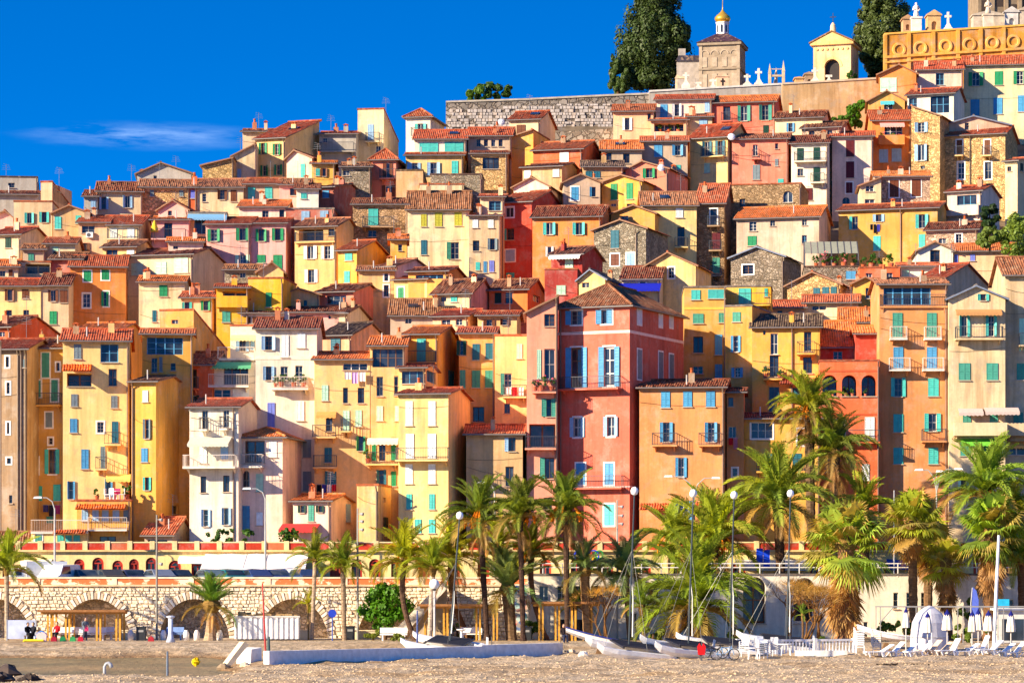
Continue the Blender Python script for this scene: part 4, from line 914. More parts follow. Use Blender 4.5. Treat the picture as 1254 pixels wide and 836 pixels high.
h('yellow quay house with deep orange-yellow side wall at left', 161, 191, 231, 469, 'yel', ('S', 461), [('wc', 7, 14, [178], [485]), ('yo', 5, 24, [180], [525]), ('bc', 8, 17, [177], [557]), ('to', 5, 16, [180], [592]), ('-n/k', 7, 10, [214], [624])], D=251, rc='b', L=10, group=g, pipe=['l'])
h('ochre block with tall stained side wall above the yellow quay houses', 196, 237, 278, 380, 'och', ('B',), [('-n', 8, 5, [214], [394])], D=264, L=10, rc='n', mat='old', group=g)
h('yellow quay house with long blue glazed gallery at left', 174, 236, 237, 411, 'yel', ('S', 402), [('-n/b', 44, 22, [202], [423]), ('-n', 7, 18, [189], [447]), ('yc', 4, 18, [197], [446]), ('-n', 6, 9, [212], [449])], D=258, rc='n', L=8, group=g)
h('narrow red-orange quay house with dark green shutters', 224, 260, 260, 448, 'rora', ('S', 430), [('-n/k', 6, 24, [238], [464]), ('do', 7, 14, [237], [491])], D=260, rc='d', bal=[(231, 244, 476)], group=g, L=9, yaw=4)
h('white house with parapet terrace above the glass sunroom', 282, 313, 313, 399, 'whi', ('F',), [('lo', 8, 16, [297], [422]), ('lc', 6, 15, [310], [421])], D=264, L=6, rc='n', bal=[(268, 313, 441, 'w', 2.2)], awn=[(283, 313, 410, (240, 214, 150), .8)], group=g)
h('white quay house with mint-curtained sunroom balcony', 258, 313, 313, 443, 'whi', ('F',), [('-n', 30, 24, [289], [459]), ('-n', 21, 10, [272], [482]), ('wc', 20, 10, [295], [481])], D=261, L=5, rc='g', bal=[(256, 305, 473, 'w', 1.1)], group=g, awn=[(258, 308, 443, (90, 170, 130), 1.0)])
h('tall white quay house with pale blue shutters and plant-filled balcony', 313, 388, 395, 404, 'whi', ('S', 388), [('lo', 9, 17, [329], [420]), ('wc', 9, 27, [349], [424]), ('wc', 10, 18, [369], [417]), ('lo', 7, 17, [329], [457]), ('-n', 9, 17, [348], [457]), ('-n', 9, 17, [366], [456]), ('vc', 9, 32, [332], [509]), ('wc', 9, 24, [368], [503]), ('yc', 10, 22, [376], [549]), ('yc', 10, 24, [376], [589])], D=258, rc='d', bal=[(333, 378, 476, 'w')], trim=[(440, .3, (236, 220, 196))], group=g, L=10)
h('cream quay house with long white balcony and canvas awning', 232, 292, 318, 500, 'whi', ('S', 487), [('-n', 7, 24, [251], [514]), ('-n', 7, 23, [277], [512]), ('wc', 9, 20, [249], [557]), ('lc', 9, 18, [275], [553]), ('-n/k', 7, 20, [249], [593]), ('-n/k', 8, 20, [277], [592]), ('lo', 6, 21, [252], [634]), ('lo', 6, 21, [277], [632])], D=250, rc='n', bal=[(228, 292, 572, 'w', 1.4), (246, 256, 526), (271, 281, 525)], awn=[(234, 284, 535, (206, 200, 180), 1.5)], group=g, L=9, pipe=[286])
h('pale pink hip-roofed quay house with arched blue door', 296, 346, 372, 537, 'ppk', ('H', 524), [('-n', 24, 27, [312], [553]), ('wc', 10, 19, [334], [550]), ('-n/a', 9, 24, [301], [588]), ('mc', 9, 22, [318], [591]), ('wc', 8, 16, [318], [635]), ('bc/a', 10, 30, [301], [634])], D=251, rc='o', bal=[(294, 324, 571, 'w')], group=g, L=8)
h('little pale pink house with orange roof and green shutters beside the terrace', 359, 405, 432, 615, 'ppk', ('S', 604), [('do', 5, 9, [370], [623]), ('ac', 7, 20, [381], [628]), ('do', 5, 8, [392], [623]), ('lc', 5, 22, [426], [628])], D=249.3, rc='o', L=7, group=g, awn=[(346, 392, 641, (200, 60, 60), 1.2)])
h('orange-yellow quay house with mint shutters and pink laundry', 385, 453, 453, 442, 'poc', ('S', 430), [('-n', 30, 8, [435], [449]), ('-n/k', 8, 19, [442], [484]), ('-n/k', 6, 19, [423], [484]), ('mc', 8, 19, [398], [481]), ('-n/k', 8, 22, [403], [517]), ('mc', 8, 25, [424], [515]), ('mc', 8, 20, [439], [512]), ('go', 6, 18, [442], [543]), ('uc', 9, 18, [402], [557]), ('uo', 7, 18, [405], [586])], D=256, rc='o', bal=[(383, 412, 535), (384, 413, 572), (418, 430, 528)], awn=[(388, 412, 504, (214, 160, 90), .8)], group=g, L=10)
h('amber buttress house with iron brackets at the foot of the quay houses', 437, 463, 479, 594, 'poc', ('F',), [('-n', 3, 6, [471], [612]), ('dc', 5, 14, [472], [640])], D=249, rc='n', L=6, mat='old', group=g)
h('amber quay house with white sunroom and green balcony shutters', 453, 496, 496, 425, 'poc', ('S', 411), [('-n', 38, 23, [475], [438]), ('-n', 8, 24, [465], [473]), ('-n', 5, 24, [485], [472]), ('mc', 8, 18, [465], [506]), ('mc', 5, 18, [486], [506]), ('-n', 8, 26, [468], [551]), ('gc', 5, 28, [458], [550]), ('gc', 6, 28, [482], [549]), ('gc', 6, 18, [482], [586]), ('uo', 6, 18, [467], [584])], D=256, rc='o', bal=[(449, 488, 568)], awn=[(450, 488, 536, (240, 226, 196), .9)], group=g, L=9)
h('yellow tower house with turquoise terrace door above the quay', 495, 536, 563, 411, 'yel', ('S', 398), [('tc', 11, 28, [516], [429]), ('ac', 6, 20, [552], [464])], D=261, rc='o', L=10, bal=[(498, 535, 444, 'r', .8)], group=g, chim=0)
h('glass sunroom house with green shutters below the turquoise terrace door', 489, 521, 536, 452, 'pyel', ('S', 445), [('-n/b', 28, 17, [506], [461]), ('-n/b', 11, 17, [528], [460])], D=255, rc='n', L=6, group=g, chim=0)
h('pale yellow quay house with white shutters and long dark balcony', 488, 549, 576, 484, 'pyel', ('S', 478), [('wc', 9, 30, [501, 529], [506]), ('wc', 10, 30, [502, 529], [546]), ('wc', 9, 24, [501, 529], [580]), ('tc', 7, 19, [501, 529], [614]), ('tc', 8, 17, [512, 529], [644])], D=250, rc='r', bal=[(487, 551, 563, 'r', 1.1)], group=g, L=10, chim=1, pipe=[])
h('ochre quay house with teal shutters in two rows left of the pink palace', 562, 606, 606, 410, 'och', ('S', 400), [('dh', 8, 18, [567], [426]), ('uc', 9, 20, [583, 599], [431, 430]), ('ac', 8, 22, [566], [464]), ('ac', 10, 21, [583, 599], [464]), ('-n/k', 14, 18, [586], [507])], D=263, rc='n', group=g, L=9)
h('narrow pale yellow quay house with laundry beside the pink palace', 606, 645, 645, 411, 'pyel', ('F',), [('ah', 9, 26, [622], [470]), ('mc', 7, 18, [636], [430]), ('-n', 7, 12, [621], [500]), ('-n/L', 26, 14, [632], [474])], D=260, rc='n', L=6, group=g, bal=[(616, 645, 486)])
h('tan quay house with pale blue shutters and low red roof left of the palace', 571, 640, 640, 533, 'tan', ('S', 519), [('lh', 9, 19, [627], [543]), ('-n', 10, 24, [624], [583]), ('lo', 6, 7, [594], [592])], D=252, rc='n', group=g, L=8)
h('salmon quay house with arched window, mint shutters and flower balcony', 645, 683, 683, 378, 'sal', ('G', 683, 364, 383, 364), [('-n', 13, 15, [673], [392]), ('-n/a', 13, 38, [673], [446]), ('ah', 12, 22, [675], [499]), ('-n/L', 32, 28, [664], [533]), ('ah', 12, 26, [673], [573]), ('-n/k', 10, 14, [671], [616]), ('mc', 5, 36, [660], [446])], D=252.5, rc='b', group=g, L=9, chim=0, bal=[(652, 681, 480), (643, 681, 549)], pipe=['r'], yaw=1)
h('big rose-red quay palace with blue shutters and long balcony', 684, 771, 837, 377, 'pred', ('H', 351), [('bh/s', 13, 17, [706, 743], [389, 388]), ('bo/s', 13, 49, [706, 746], [450, 449]), ('lo/s', 9, 24, [707, 748], [523, 522]), ('bc/s', 11, 26, [711, 746], [580]), ('tc/s', 12, 26, [746], [630]), ('wc/s', 5, 20, [783], [387]), ('wc/s', 4, 18, [809], [391]), ('wc/s', 4, 18, [822], [392]), ('yc/s', 5, 36, [783], [446]), ('yc/s', 5, 36, [809], [449]), ('yc/s', 5, 34, [822], [451])], D=252, rc='b', group=g, L=13, trim=[(409, .24, (244, 210, 196)), (597, .12, (240, 200, 186))], bal=[(689, 762, 476, 'r', 1.0), (700, 765, 597, 'r', .8)], pipe=[687])
h('orange quay house with bright blue shutters right of the pink palace', 783, 887, 893, 476, 'dora', ('S', 464), [('bc', 11, 20, [815, 842, 870], [489, 488, 488]), ('bo', 8, 24, [816], [529]), ('bo', 8, 24, [871], [529]), ('bo', 7, 24, [834], [572]), ('bo', 12, 26, [837], [626])], D=251.5, rc='d', group=g, bal=[(799, 830, 545), (856, 884, 545)], awn=[(784, 820, 616, (190, 90, 50), -1.4), (852, 884, 614, (190, 90, 50), -1.4)], L=9)
h('narrow orange wing with hanging red cloth beside the blue shutters', 890, 911, 911, 482, 'dora', ('S', 476), [('-n/k', 6, 11, [895], [492]), ('-n', 9, 14, [897], [529]), ('-n/s', 6, 10, [900], [578])], D=253, rc='d', L=6, group=g)
h('olive-yellow quay house with turquoise rooftop room', 838, 889, 889, 352, 'olv', ('F',), [('tc', 11, 12, [852], [361]), ('tc', 22, 11, [878], [360]), ('ac', 13, 12, [855], [390]), ('ac', 8, 12, [884], [389]), ('-n/k', 12, 20, [855], [422]), ('bc', 9, 25, [880], [422]), ('-n', 12, 9, [855], [453]), ('bc', 9, 18, [880], [455])], D=266, rc='g', group=g, L=8, trim=[(379, .2, (240, 190, 80))])
h('projecting ochre quay house with green and blue shutters and roof terrace', 888, 921, 945, 375, 'olv', ('F',), [('ac', 10, 12, [902], [388]), ('bo', 6, 20, [901], [421]), ('bo', 7, 12, [903], [456])], D=261, rc='g', group=g, L=8)
h('glazed turquoise rooftop room on the ochre quay house', 889, 944, 946, 351, 'syel', ('F',), [('tc', 15, 20, [912], [363]), ('tc', 4, 10, [938], [358])], D=268, rc='g', group=g, L=5, bal=[(889, 943, 374, 'r', 1.2)])
h('yellow quay house with dark ribbed roof and plant balcony', 921, 1004, 1004, 402, 'yel', ('S', 384), [('-n', 3, 6, [936], [407]), ('-n', 9, 26, [948], [421]), ('-n', 9, 24, [989], [418]), ('-n/k', 11, 26, [948], [448]), ('-n/k', 11, 20, [989], [447]), ('uc', 12, 30, [948], [489]), ('uc', 15, 18, [976], [484])], D=259, rc='k', group=g, bal=[(976, 998, 433), (935, 958, 464)], awn=[(955, 1000, 463, (140, 60, 44), -1.5)], L=9, pipe=[970])
h('low yellow quay house with one big white picture window', 909, 1004, 1004, 514, 'yel', ('S', 505), [('-n/s', 26, 19, [933], [527]), ('-n/s', 17, 20, [985], [535]), ('uc', 11, 22, [941], [566]), ('uc', 11, 22, [976], [566])], D=253.5, rc='d', group=g, L=5, bal=[(926, 985, 577)])
h('red-orange quay house with three arched windows', 1004, 1077, 1077, 442, 'rora', ('F',), [('-n/akL', 18, 26, [1016, 1040, 1064], [472]), ('wc', 12, 29, [1065], [525]), ('-n', 22, 26, [1025], [525]), ('yc', 9, 18, [1014], [570]), ('wc', 9, 20, [1060], [578])], D=255, rc='n', group=g, trim=[(455, .14, (220, 90, 50)), (508, .12, (220, 90, 50)), (543, .14, (220, 90, 50))], bal=[(1004, 1077, 541, 'r', .7)], L=6)
h('red penthouse with glowing orange tiles above the arched windows', 1004, 1048, 1048, 426, 'red', ('S', 392), [('-n', 11, 12, [1026], [436])], D=262, rc='o', group=g, L=9, chim=0)
h('red ribbed stair tower with orange tiles beside the arched house', 1048, 1077, 1077, 410, 'red', ('S', 398), [], D=259, rc='o', group=g, L=6, chim=0)
h('tall orange-brown quay house with glazed loggia and blue doors', 1077, 1160, 1160, 350, 'dora', ('S', 340), [('-n/b', 58, 22, [1111], [362]), ('ac', 12, 30, [1099, 1141], [398]), ('bc', 12, 26, [1100, 1141], [438]), ('to', 9, 23, [1100], [474]), ('tc', 13, 22, [1143], [474]), ('tc', 12, 22, [1100], [518]), ('to', 10, 22, [1142], [517]), ('tc', 12, 20, [1100, 1143], [558])], D=256, rc='b', group=g, bal=[(1077, 1160, 375, 'r', .25), (1089, 1110, 415, 'w'), (1131, 1152, 415, 'w'), (1088, 1114, 453, 'w'), (1129, 1155, 453, 'w'), (1128, 1158, 540)], L=9, yaw=2, pipe=['r'])
h('tall beige gabled quay house with curved balcony and mint shutters', 1162, 1231, 1231, 366, 'bei', ('G', 1195, 351), [('to', 7, 8, [1204], [364]), ('to', 7, 26, [1181], [399]), ('to', 7, 26, [1214], [399]), ('ac', 14, 21, [1181, 1215], [455]), ('ac', 10, 16, [1184], [516]), ('ac', 10, 16, [1217], [515]), ('ac', 12, 18, [1182], [549]), ('gc', 14, 18, [1212], [549]), ('mo', 7, 22, [1180], [597])], D=255, rc='g', group=g, bal=[(1169, 1227, 415, 'r', 1.0), (1167, 1231, 532, 'P', 1.3)], awn=[(1170, 1226, 379, (190, 140, 90), .8), (1173, 1203, 500, (200, 180, 170), 1.0), (1205, 1247, 499, (200, 180, 170), 1.0), (1176, 1219, 537, (120, 200, 70), 1.0)], L=10, mat='old', yaw=2, chim=0)
h('beige quay house with ribbed roof cut by the right edge', 1231, 1275, 1275, 338, 'bei', ('S', 314), [('mc', 8, 40, [1252], [410]), ('ac', 12, 20, [1251], [455]), ('ac', 12, 18, [1247], [514]), ('-n', 22, 16, [1245], [549]), ('gc', 8, 22, [1237], [597])], D=256, rc='b', group=g, bal=[(1247, 1275, 423), (1231, 1275, 532, 'P', 1.3)], awn=[(1231, 1275, 540, (240, 170, 90), 1.0)], L=9, mat='old', yaw=2)
# --- low buildings on the terrace at the foot of the tall houses
h('low cream annexe with balustrade roof at the left of the terrace', 38, 108, 108, 651, 'pyel', ('F',), [('ac/s', 8, 9, [47], [659]), ('tc', 8, 12, [74, 84, 94], [661])], D=248.2, L=3, rc='n', group=g, awn=[(66, 106, 648, (200, 96, 50), -.9)], bal=[(38, 108, 651, 'w', .2)])
h('veranda house with orange pent roof and pale blue doors on the terrace', 94, 160, 164, 613, 'yel', ('F',), [('lc', 8, 15, [104, 117, 129, 142], [630]), ('yc', 8, 14, [155], [631]), ('-n/k', 20, 9, [132], [661])], D=249.4, L=4, rc='n', group=g, awn=[(93, 155, 617, (224, 110, 44), -1.1)], bal=[(108, 156, 648, 'w', .9)])
h('low house with sloping tile roof beside the orange side wall', 177, 211, 236, 656, 'tau', ('S', 632), [('-n', 24, 5, [193], [663])], D=248.4, L=7, rc='n', group=g, chim=1)
h('brown-roofed lean-to at the far left of the terrace', -16, 37, 37, 669, 'tan', ('S', 650), [], D=247.6, L=5, rc='b', group=g)
# ---------------------------------------------------------------- quay wall, arcade, promenade
def m_island(name, lo, hi, tint2, rough=0.95):
    t = NT(name); g = t.n('ShaderNodeNewGeometry'); r = g.outputs['Random Per Island']
    c = t.mixc(1.0, t.ocol(), t.gray(t.rng(r, 0, 1, lo, hi)), 'MULTIPLY')
    c = t.mixc(t.rng(r, 0.7, 1.0, 0, 0.6), c, t.mixc(1.0, c, tint2, 'MULTIPLY'))
    n = t.noise(t.pos(), 4.0, 5); c = t.mixc(1.0, c, t.gray(t.rng(n, 0.3, 0.7, 0.82, 1.15)), 'MULTIPLY'); t.bump(n, 0.5, 0.05)
    return t.done(c, rough, 0.1)
M['blocks'] = m_island('quarried_blocks', 0.72, 1.12, (0.9, 0.76, 0.6, 1))
def m_flaking():
    t = NT('flaking_paint'); n = t.noise(t.pos((1, 1, 1.3)), 1.15, 6, 0.62)
    f = t.rng(n, 0.50, 0.55, 0, 1)
    return t.done(t.mixc(f, rgb(224, 118, 72), rgb(240, 220, 190)), 0.9, 0.1)
M['flaking'] = m_flaking()
mp = K * WALL_D
X = lambda p, D=WALL_D: (p - CX) * K * D
WX0, WX1 = X(-60), X(646)
arches = [X(p) for p in (-4, 117, 238, 359, 480)]
RX, RZ = 2.72, 3.38
sw = empty('quay_wall', (WX0, WALL_D, 0.0), 0, 'stone quay wall with five round-arched vaults behind the beach', 'wall')
wb = MB(); wall_grid(wb, (0, 0, 0), (1, 0, 0), (0, 1, 0), WX1 - WX0, 4.3, [(c - WX0 - RX, c - WX0 + RX, 0.02, 0.02 + RZ, 2.4, RZ, True) for c in arches])
wb.box(0, WX1 - WX0, 0.0, 0.9, 4.3, 4.34)
wb.build('masonry', M['stone'], sw, rgb(238, 218, 188))
stn = MB(); rs = random.Random(11); z = 0.1
while z < 4.15:
    hgt = rs.uniform(.2, .34); x = rs.uniform(0, .3)
    while x < WX1 - WX0 - .4:
        w = rs.uniform(.24, .52); cx, cz = x + w / 2, z + hgt / 2
        if not any(((cx + WX0 - c) / (RX + .72)) ** 2 + (cz / (RZ + .68)) ** 2 < 1 for c in arches):
            g_, b_, d_ = .022, .05, rs.uniform(.04, .12)
            z_ = z; z = z + rs.uniform(-.05, .05)
            q = [(x + g_ + rs.uniform(0, .03), z + g_ + rs.uniform(0, .02)), (x + w - g_, z + g_ + rs.uniform(0, .04)), (x + w - g_ - rs.uniform(0, .04), z + hgt - g_), (x + g_, z + hgt - g_ - rs.uniform(0, .03))]
            mx_, mz_ = cx, cz
            back = [(a, -.004, b) for a, b in q]; frn = [(a + (mx_ - a) * .22, -d_, b + (mz_ - b) * .22) for a, b in q]
            stn.add(back + frn, [(4,5,6,7), (0,1,5,4), (1,2,6,5), (2,3,7,6), (3,0,4,7)]); z = z_
        x += w
    z += hgt
stuff(stn.build('stones', M['blocks'], sw, rgb(248, 234, 208)))
for c in arches:
    n = 37
    for i in range(n):
        t0, t1 = math.pi * i / n + .012, math.pi * (i + 1) / n - .012; v = []
        rr = .50 + (.1 if i % 2 else 0)
        for y_ in (-.10 - .03 * (i % 2), .02):
            for (t_, e_) in ((t0, 0), (t1, 0), (t1, rr), (t0, rr)):
                v.append((c - WX0 - (RX + e_ - .02) * math.cos(t_), y_, .02 + (RZ + e_ - .02) * math.sin(t_)))
        MB().add(v, [(0,1,2,3), (7,6,5,4), (0,4,5,1), (1,5,6,2), (2,6,7,3), (3,7,4,0)]).build('voussoir', M['ashlar'], sw, rgb(*jit((244, 232, 212) if i % 2 else (206, 186, 158), .1, rs)))
MB().box(0, WX1 - WX0, -.16, .9, 4.345, 4.47).build('ledge', M['ashlar'], sw, rgb(226, 200, 162))
MB().box(0, WX1 - WX0, 0.0, .42, 4.473, 4.93).build('parapet', M['flaking'], sw)
MB().box(0, WX1 - WX0, -.07, .5, 4.933, 5.06).build('coping', M['ashlar'], sw, rgb(240, 216, 184))
nb = 30
for i in range(nb): MB().box((WX1-WX0)*(i+.5)/nb - .2, (WX1-WX0)*(i+.5)/nb + .2, -.05, -.004, 4.473, 4.93).build('pilaster', M['ashlar'], sw, rgb(240, 216, 186)) if i % 4 == 0 else None

# promenade pavilions right of the arches (flat roofed, at the foot of the road)
h('cream promenade pavilion with a row of recessed windows behind the palms', 646, 862, 862, 704, 'whi', ('F',), [('-n', 11, 18, [666, 688, 708, 729], [726]), ('-n', 11, 18, [760, 800], [726]), ('-n/k', 9, 16, [690, 710], [766]), ('-n', 7, 20, [776, 838], [760])], D=229.5, base=0.3, L=2.2, rc='g', chim=0, pipe=[], cat='pavilion', group=None, name='promenade_pavilion', yaw=0)
h('pinkish promenade pavilion with arched niches at the right behind the palms', 862, 1300, 1300, 704, 'whi', ('F',), [('-n/aL', 28, 58, [924], [734]), ('-n', 6, 20, [1097, 1113, 1131], [735]), ('-n', 5, 18, [1060], [770]), ('-n/aL', 26, 56, [985], [735]), ('-n', 10, 10, [1200], [724]), ('-n/a', 16, 40, [1030], [745]), ('-n', 6, 22, [1238], [744])], D=230, base=0.3, L=1.8, rc='g', chim=0, pipe=[], cat='pavilion', group=None, name='promenade_pavilion', yaw=0)
rl = MB(); x0, x1 = X(640, 230), X(1300, 230)
for zz in (5.75, 6.05): rl.box(x0, x1, 229.98, 230.04, zz, zz + .07)
i = 0
while x0 + i * 1.5 < x1: rl.box(x0 + i*1.5, x0 + i*1.5 + .07, 229.97, 230.05, 5.05, 6.1); i += 1
tag(rl.build('promenade_railing', M['metal'], None, rgb(226, 222, 214)), 'white two-bar railing along the edge of the raised promenade', 'railing')

# arcade of shops with a terrace on top
AX0, AX1 = X(-60, ARC_D), X(1310, ARC_D); ma = K * ARC_D
ar = empty('arcade', (AX0, ARC_D, ROAD_Z), 0, 'long cream arcade with red arched doors and terrace parapet above the road', 'arcade')
def ax(p): return (p - CX) * ma - AX0
doors = [(76,13),(97,13),(120,14),(144,13),(164,12),(185,13),(214,15),(242,15),(411,14),(437,13),(459,14),(486,14),(520,14),(556,14),(592,14),(630,14),(668,14),(706,14),(744,14),(790,14),(830,14),(905,16),(1000,16),(1060,16),(1090,16),(1130,16),(1200,16),(1240,16), (10,14),(40,14)]
wide = [(280, 30), (318, 30), (356, 30)]
holes = [(ax(p) - w * ma / 2, ax(p) + w * ma / 2, .05, 2.2 + .12 * (i % 3), .35, True, False) for i, (p, w) in enumerate(doors)] + [(ax(p) - w*ma/2, ax(p) + w*ma/2, .1, 1.9, .5, False, False) for p, w in wide]
wb = MB(); wall_grid(wb, (0, 0, 0), (1, 0, 0), (0, 1, 0), AX1 - AX0, 2.9, holes)
wb.build('wall', M['plaster'], ar, rgb(246, 218, 150))
rd = random.Random(5)
for i, (p, w) in enumerate(doors):
    u0, u1, z1 = ax(p) - w*ma/2, ax(p) + w*ma/2, 2.2 + .12 * (i % 3); r_ = (u1 - u0) / 2
    fr = MB(); n = 10; t_ = .16
    pts = [(u0, .05)] + [(ax(p) - r_ * math.cos(math.pi*k/n), z1 - r_ + r_ * math.sin(math.pi*k/n)) for k in range(n + 1)] + [(u1, .05)]
    cu = ax(p)
    inn = [(a + (t_ if a < cu - .01 else (-t_ if a > cu + .01 else 0)), b - (t_ if b > z1 - r_ else 0)) for a, b in pts]
    for k in range(len(pts) - 1):
        fr.add([(pts[k][0], .1, pts[k][1]), (pts[k+1][0], .1, pts[k+1][1]), (inn[k+1][0], .1, inn[k+1][1]), (inn[k][0], .1, inn[k][1])], [(0,1,2,3)])
    fr.box(u0 + t_, u1 - t_, .08, .14, z1 - r_ - .06, z1 - r_ + .04); fr.box(cu - .04, cu + .04, .08, .14, .05, z1 - r_ - .06)
    do = fr.build('door', M['paint'], ar, rgb(*rd.choice(((176, 50, 34), (176, 50, 34), (196, 70, 44), (150, 44, 34)))))
    gl = MB().poly([(a, .2, b) for a, b in pts]); gl.build('pane', M['glass'] if rd.random() < .7 else M['paint'], do, rgb(180, 66, 44))
for p, w in wide:
    fo = put('shop_window', frame_mesh(4, 2), ar, rgb(230, 230, 226), (ax(p), .3, 1.0), None, (w*ma, 1, 1.8)); put('pane', pane_mesh(), fo)
MB().box(0, AX1 - AX0, -.3, 3.4, 2.9, 3.04).build('cornice', M['plaster'], ar, rgb(236, 204, 140))
npan = 50; step = (AX1 - AX0) / npan
for i in range(npan):
    a, b = i * step, (i + 1) * step
    MB().box(a + .2, b - .2, -.12, .02, 3.043, 3.6).build('panel', M['plaster'], ar, rgb(*jit((200, 66, 48) if i % 7 else (206, 110, 72), .15, rd)))
    MB().box(a - .2, a + .2, -.2, .1, 3.043, 3.76).build('post', M['plaster'], ar, rgb(244, 218, 158))
    MB().box(a + .2, b - .2, -.16, .06, 3.603, 3.7).build('coping', M['plaster'], ar, rgb(246, 222, 166))
terr = structure(MB().box(AX0 - 2, AX1 + 2, ARC_D + .4, 248.4, 3.4, ROAD_Z + 2.9).build('terrace', M['concrete'], None, rgb(190, 170, 140)))
def awning(label, p0, p1, y, D0, d, drop, c, posts=0):
    a, b = pix(p0, y, D0), pix(p1, y, D0)
    E = empty('shop_awning', (a.x, D0 - .02, ROAD_Z), 0, label, 'awning', 'canvas awnings along the arcade'); w = b.x - a.x; z = a.z - ROAD_Z
    mb = MB(); n = max(1, round(w / 2.2))
    for i in range(n):
        x0, x1 = w*i/n, w*(i+1)/n; xm = (x0+x1)/2
        for (p, q) in ((x0, xm), (xm, x1)):
            zp, zq = (0, -.08) if p == x0 else (-.08, 0)
            mb.quad((p, 0, z + zp), (q, 0, z + zq), (q, -d, z - drop + zq), (p, -d, z - drop + zp))
    mb.box(0, w, -d - .02, -d + .02, z - drop - .35, z - drop - .05); mb.build('canvas', M['cloth'], E, rgb(*c))
    fr = MB()
    for i in range(max(2, posts)):
        x = w * i / (max(2, posts) - 1); fr.bar((x, 0, z - .05), (x, -d, z - drop - .06), .05)
        if posts: fr.box(x - .05, x + .05, -d + .03, -d + .13, 0, z - drop - .1)
    fr.build('awning_frame', M['metal'], E, rgb(220, 220, 216))
awning('big white marquee awning over the restaurant tables by the arches', 252, 378, 677, ARC_D, 4.2, 1.25, (244, 236, 226), 6)
awning('small cream awning at the left above the white box van', 30, 64, 684, ARC_D, 1.8, .7, (238, 226, 204))
awning('thin white awning above the two red doors left of the marquee', 220, 258, 680, ARC_D, 1.2, .3, (248, 244, 236))
awning('pale canvas awning behind the palms right of centre', 900, 990, 684, ARC_D, 2.2, .6, (224, 220, 214))
awning('blue canvas awning behind the palms at right', 1085, 1125, 684, ARC_D, 1.8, .5, (60, 90, 170))

# stairs from the promenade up to the road beside the round tree
st = empty('stair', (X(487, 228), 228.4, PROM_Z - .05), 0, 'stone stair with sloping white parapet beside the round green tree', 'stair')
n = 22; Lx = 60 * K * 228
for i in range(n):
    MB().box(Lx * i / n, Lx * (i + 1) / n - .002, 0, 2.2, 0, 4.0 * (i + 1) / n).build('step', M['concrete'], st, rgb(196, 172, 138))
MB().prism([(-.3, 0), (.15, 0), (Lx, 3.8), (Lx, 4.75), (0, .95), (-.3, .95)], 1, -.35, -.01).build('parapet', M['plaster'], st, rgb(238, 226, 208))

# vehicles on the quay road
def car(label, x, D, col, kind='car', rz=0.0, cat='car', group='cars parked along the quay road'):
    p = atz(x, D, ROAD_Z); E = empty({'car': 'parked_car', 'van': 'minivan', 'truck': 'box_van'}[kind], p, rz, label, cat, group); c = rgb(*col)
    if kind == 'car': L, Wd, prof = 4.1, 1.72, [(-2.05, .35), (-2.03, .72), (-1.9, .86), (-1.0, .95), (-.35, 1.42), (.95, 1.46), (1.75, 1.0), (2.02, .95), (2.05, .35)]; cab = [(-.85, .97), (-.32, 1.36), (.92, 1.40), (1.55, 1.0)]; wx = (-1.25, 1.25)
    elif kind == 'van': L, Wd, prof = 4.3, 1.85, [(-2.15, .35), (-2.12, .85), (-1.55, 1.05), (-.85, 1.78), (2.0, 1.84), (2.12, 1.7), (2.15, .35)]; cab = [(-1.35, 1.1), (-.8, 1.66), (.3, 1.7), (.3, 1.1)]; wx = (-1.4, 1.35)
    else: L, Wd, prof = 6.0, 2.1, [(-3.0, .4), (-2.95, 1.1), (-2.5, 1.25), (-2.05, 2.0), (-1.2, 2.05), (-1.15, .4)]; cab = [(-2.4, 1.3), (-2.02, 1.92), (-1.5, 1.94), (-1.5, 1.3)]; wx = (-2.2, 1.9)
    hw = Wd / 2; b = MB()
    m = len(prof)
    for s in (-1, 1): pass
    ins = lambda z: hw - max(0, z - .9) * .16
    vs = [(x_, -ins(z_), z_) for x_, z_ in prof] + [(x_, ins(z_), z_) for x_, z_ in prof]
    b.add(vs, [tuple(range(m)), tuple(reversed(range(m, 2*m)))] + [(i, m + i, m + (i+1) % m, (i+1) % m) for i in range(m)])
    b.build('body', M['metal'], E, c)
    gl = MB()
    for s in (-1, 1): gl.poly([(x_, s * (ins(z_) + .012), z_) for x_, z_ in cab])
    gl.build('side_window', M['glass'], E)
    for a_, b_ in ((cab[0], cab[1]), (cab[-1], cab[-2])):
        sg = -1 if a_ is cab[0] else 1
        if kind == 'car' or sg < 0:
            MB().quad((a_[0] + sg*.10, -ins(a_[1]) + .1, a_[1] + .03), (a_[0] + sg*.10, ins(a_[1]) - .1, a_[1] + .03), (b_[0] + sg*.08, ins(b_[1]) - .1, b_[1] + .03), (b_[0] + sg*.08, -ins(b_[1]) + .1, b_[1] + .03)).build('windscreen', M['glass'], E)
    if kind == 'truck':
        MB().box(-1.1, 3.0, -1.1, 1.1, .75, 2.75).build('cargo_box', M['metal'], E, c); MB().box(-1.1, 3.0, -.45, .45, .5, .75).build('chassis', M['metal'], E, rgb(40, 40, 42))
    for wx_ in wx:
        for s in (-1, 1):
            wo = MB().tube([(wx_, s * (hw - .2), .33), (wx_, s * (hw + .01), .33)], .33, 14).build('wheel', M['paint'], E, rgb(26, 26, 28))
            MB().tube([(wx_, s * (hw + .005), .33), (wx_, s * (hw + .02), .33)], .2, 10).build('rim', M['metal'], wo, rgb(170, 172, 176))
    for s in (-1, 1):
        e = prof[0][0] + .02
        MB().box(e - .04, e + .05, s * .6 - .14, s * .6 + .14, .62, .76).build('headlight', M['glass'], E)
    return E
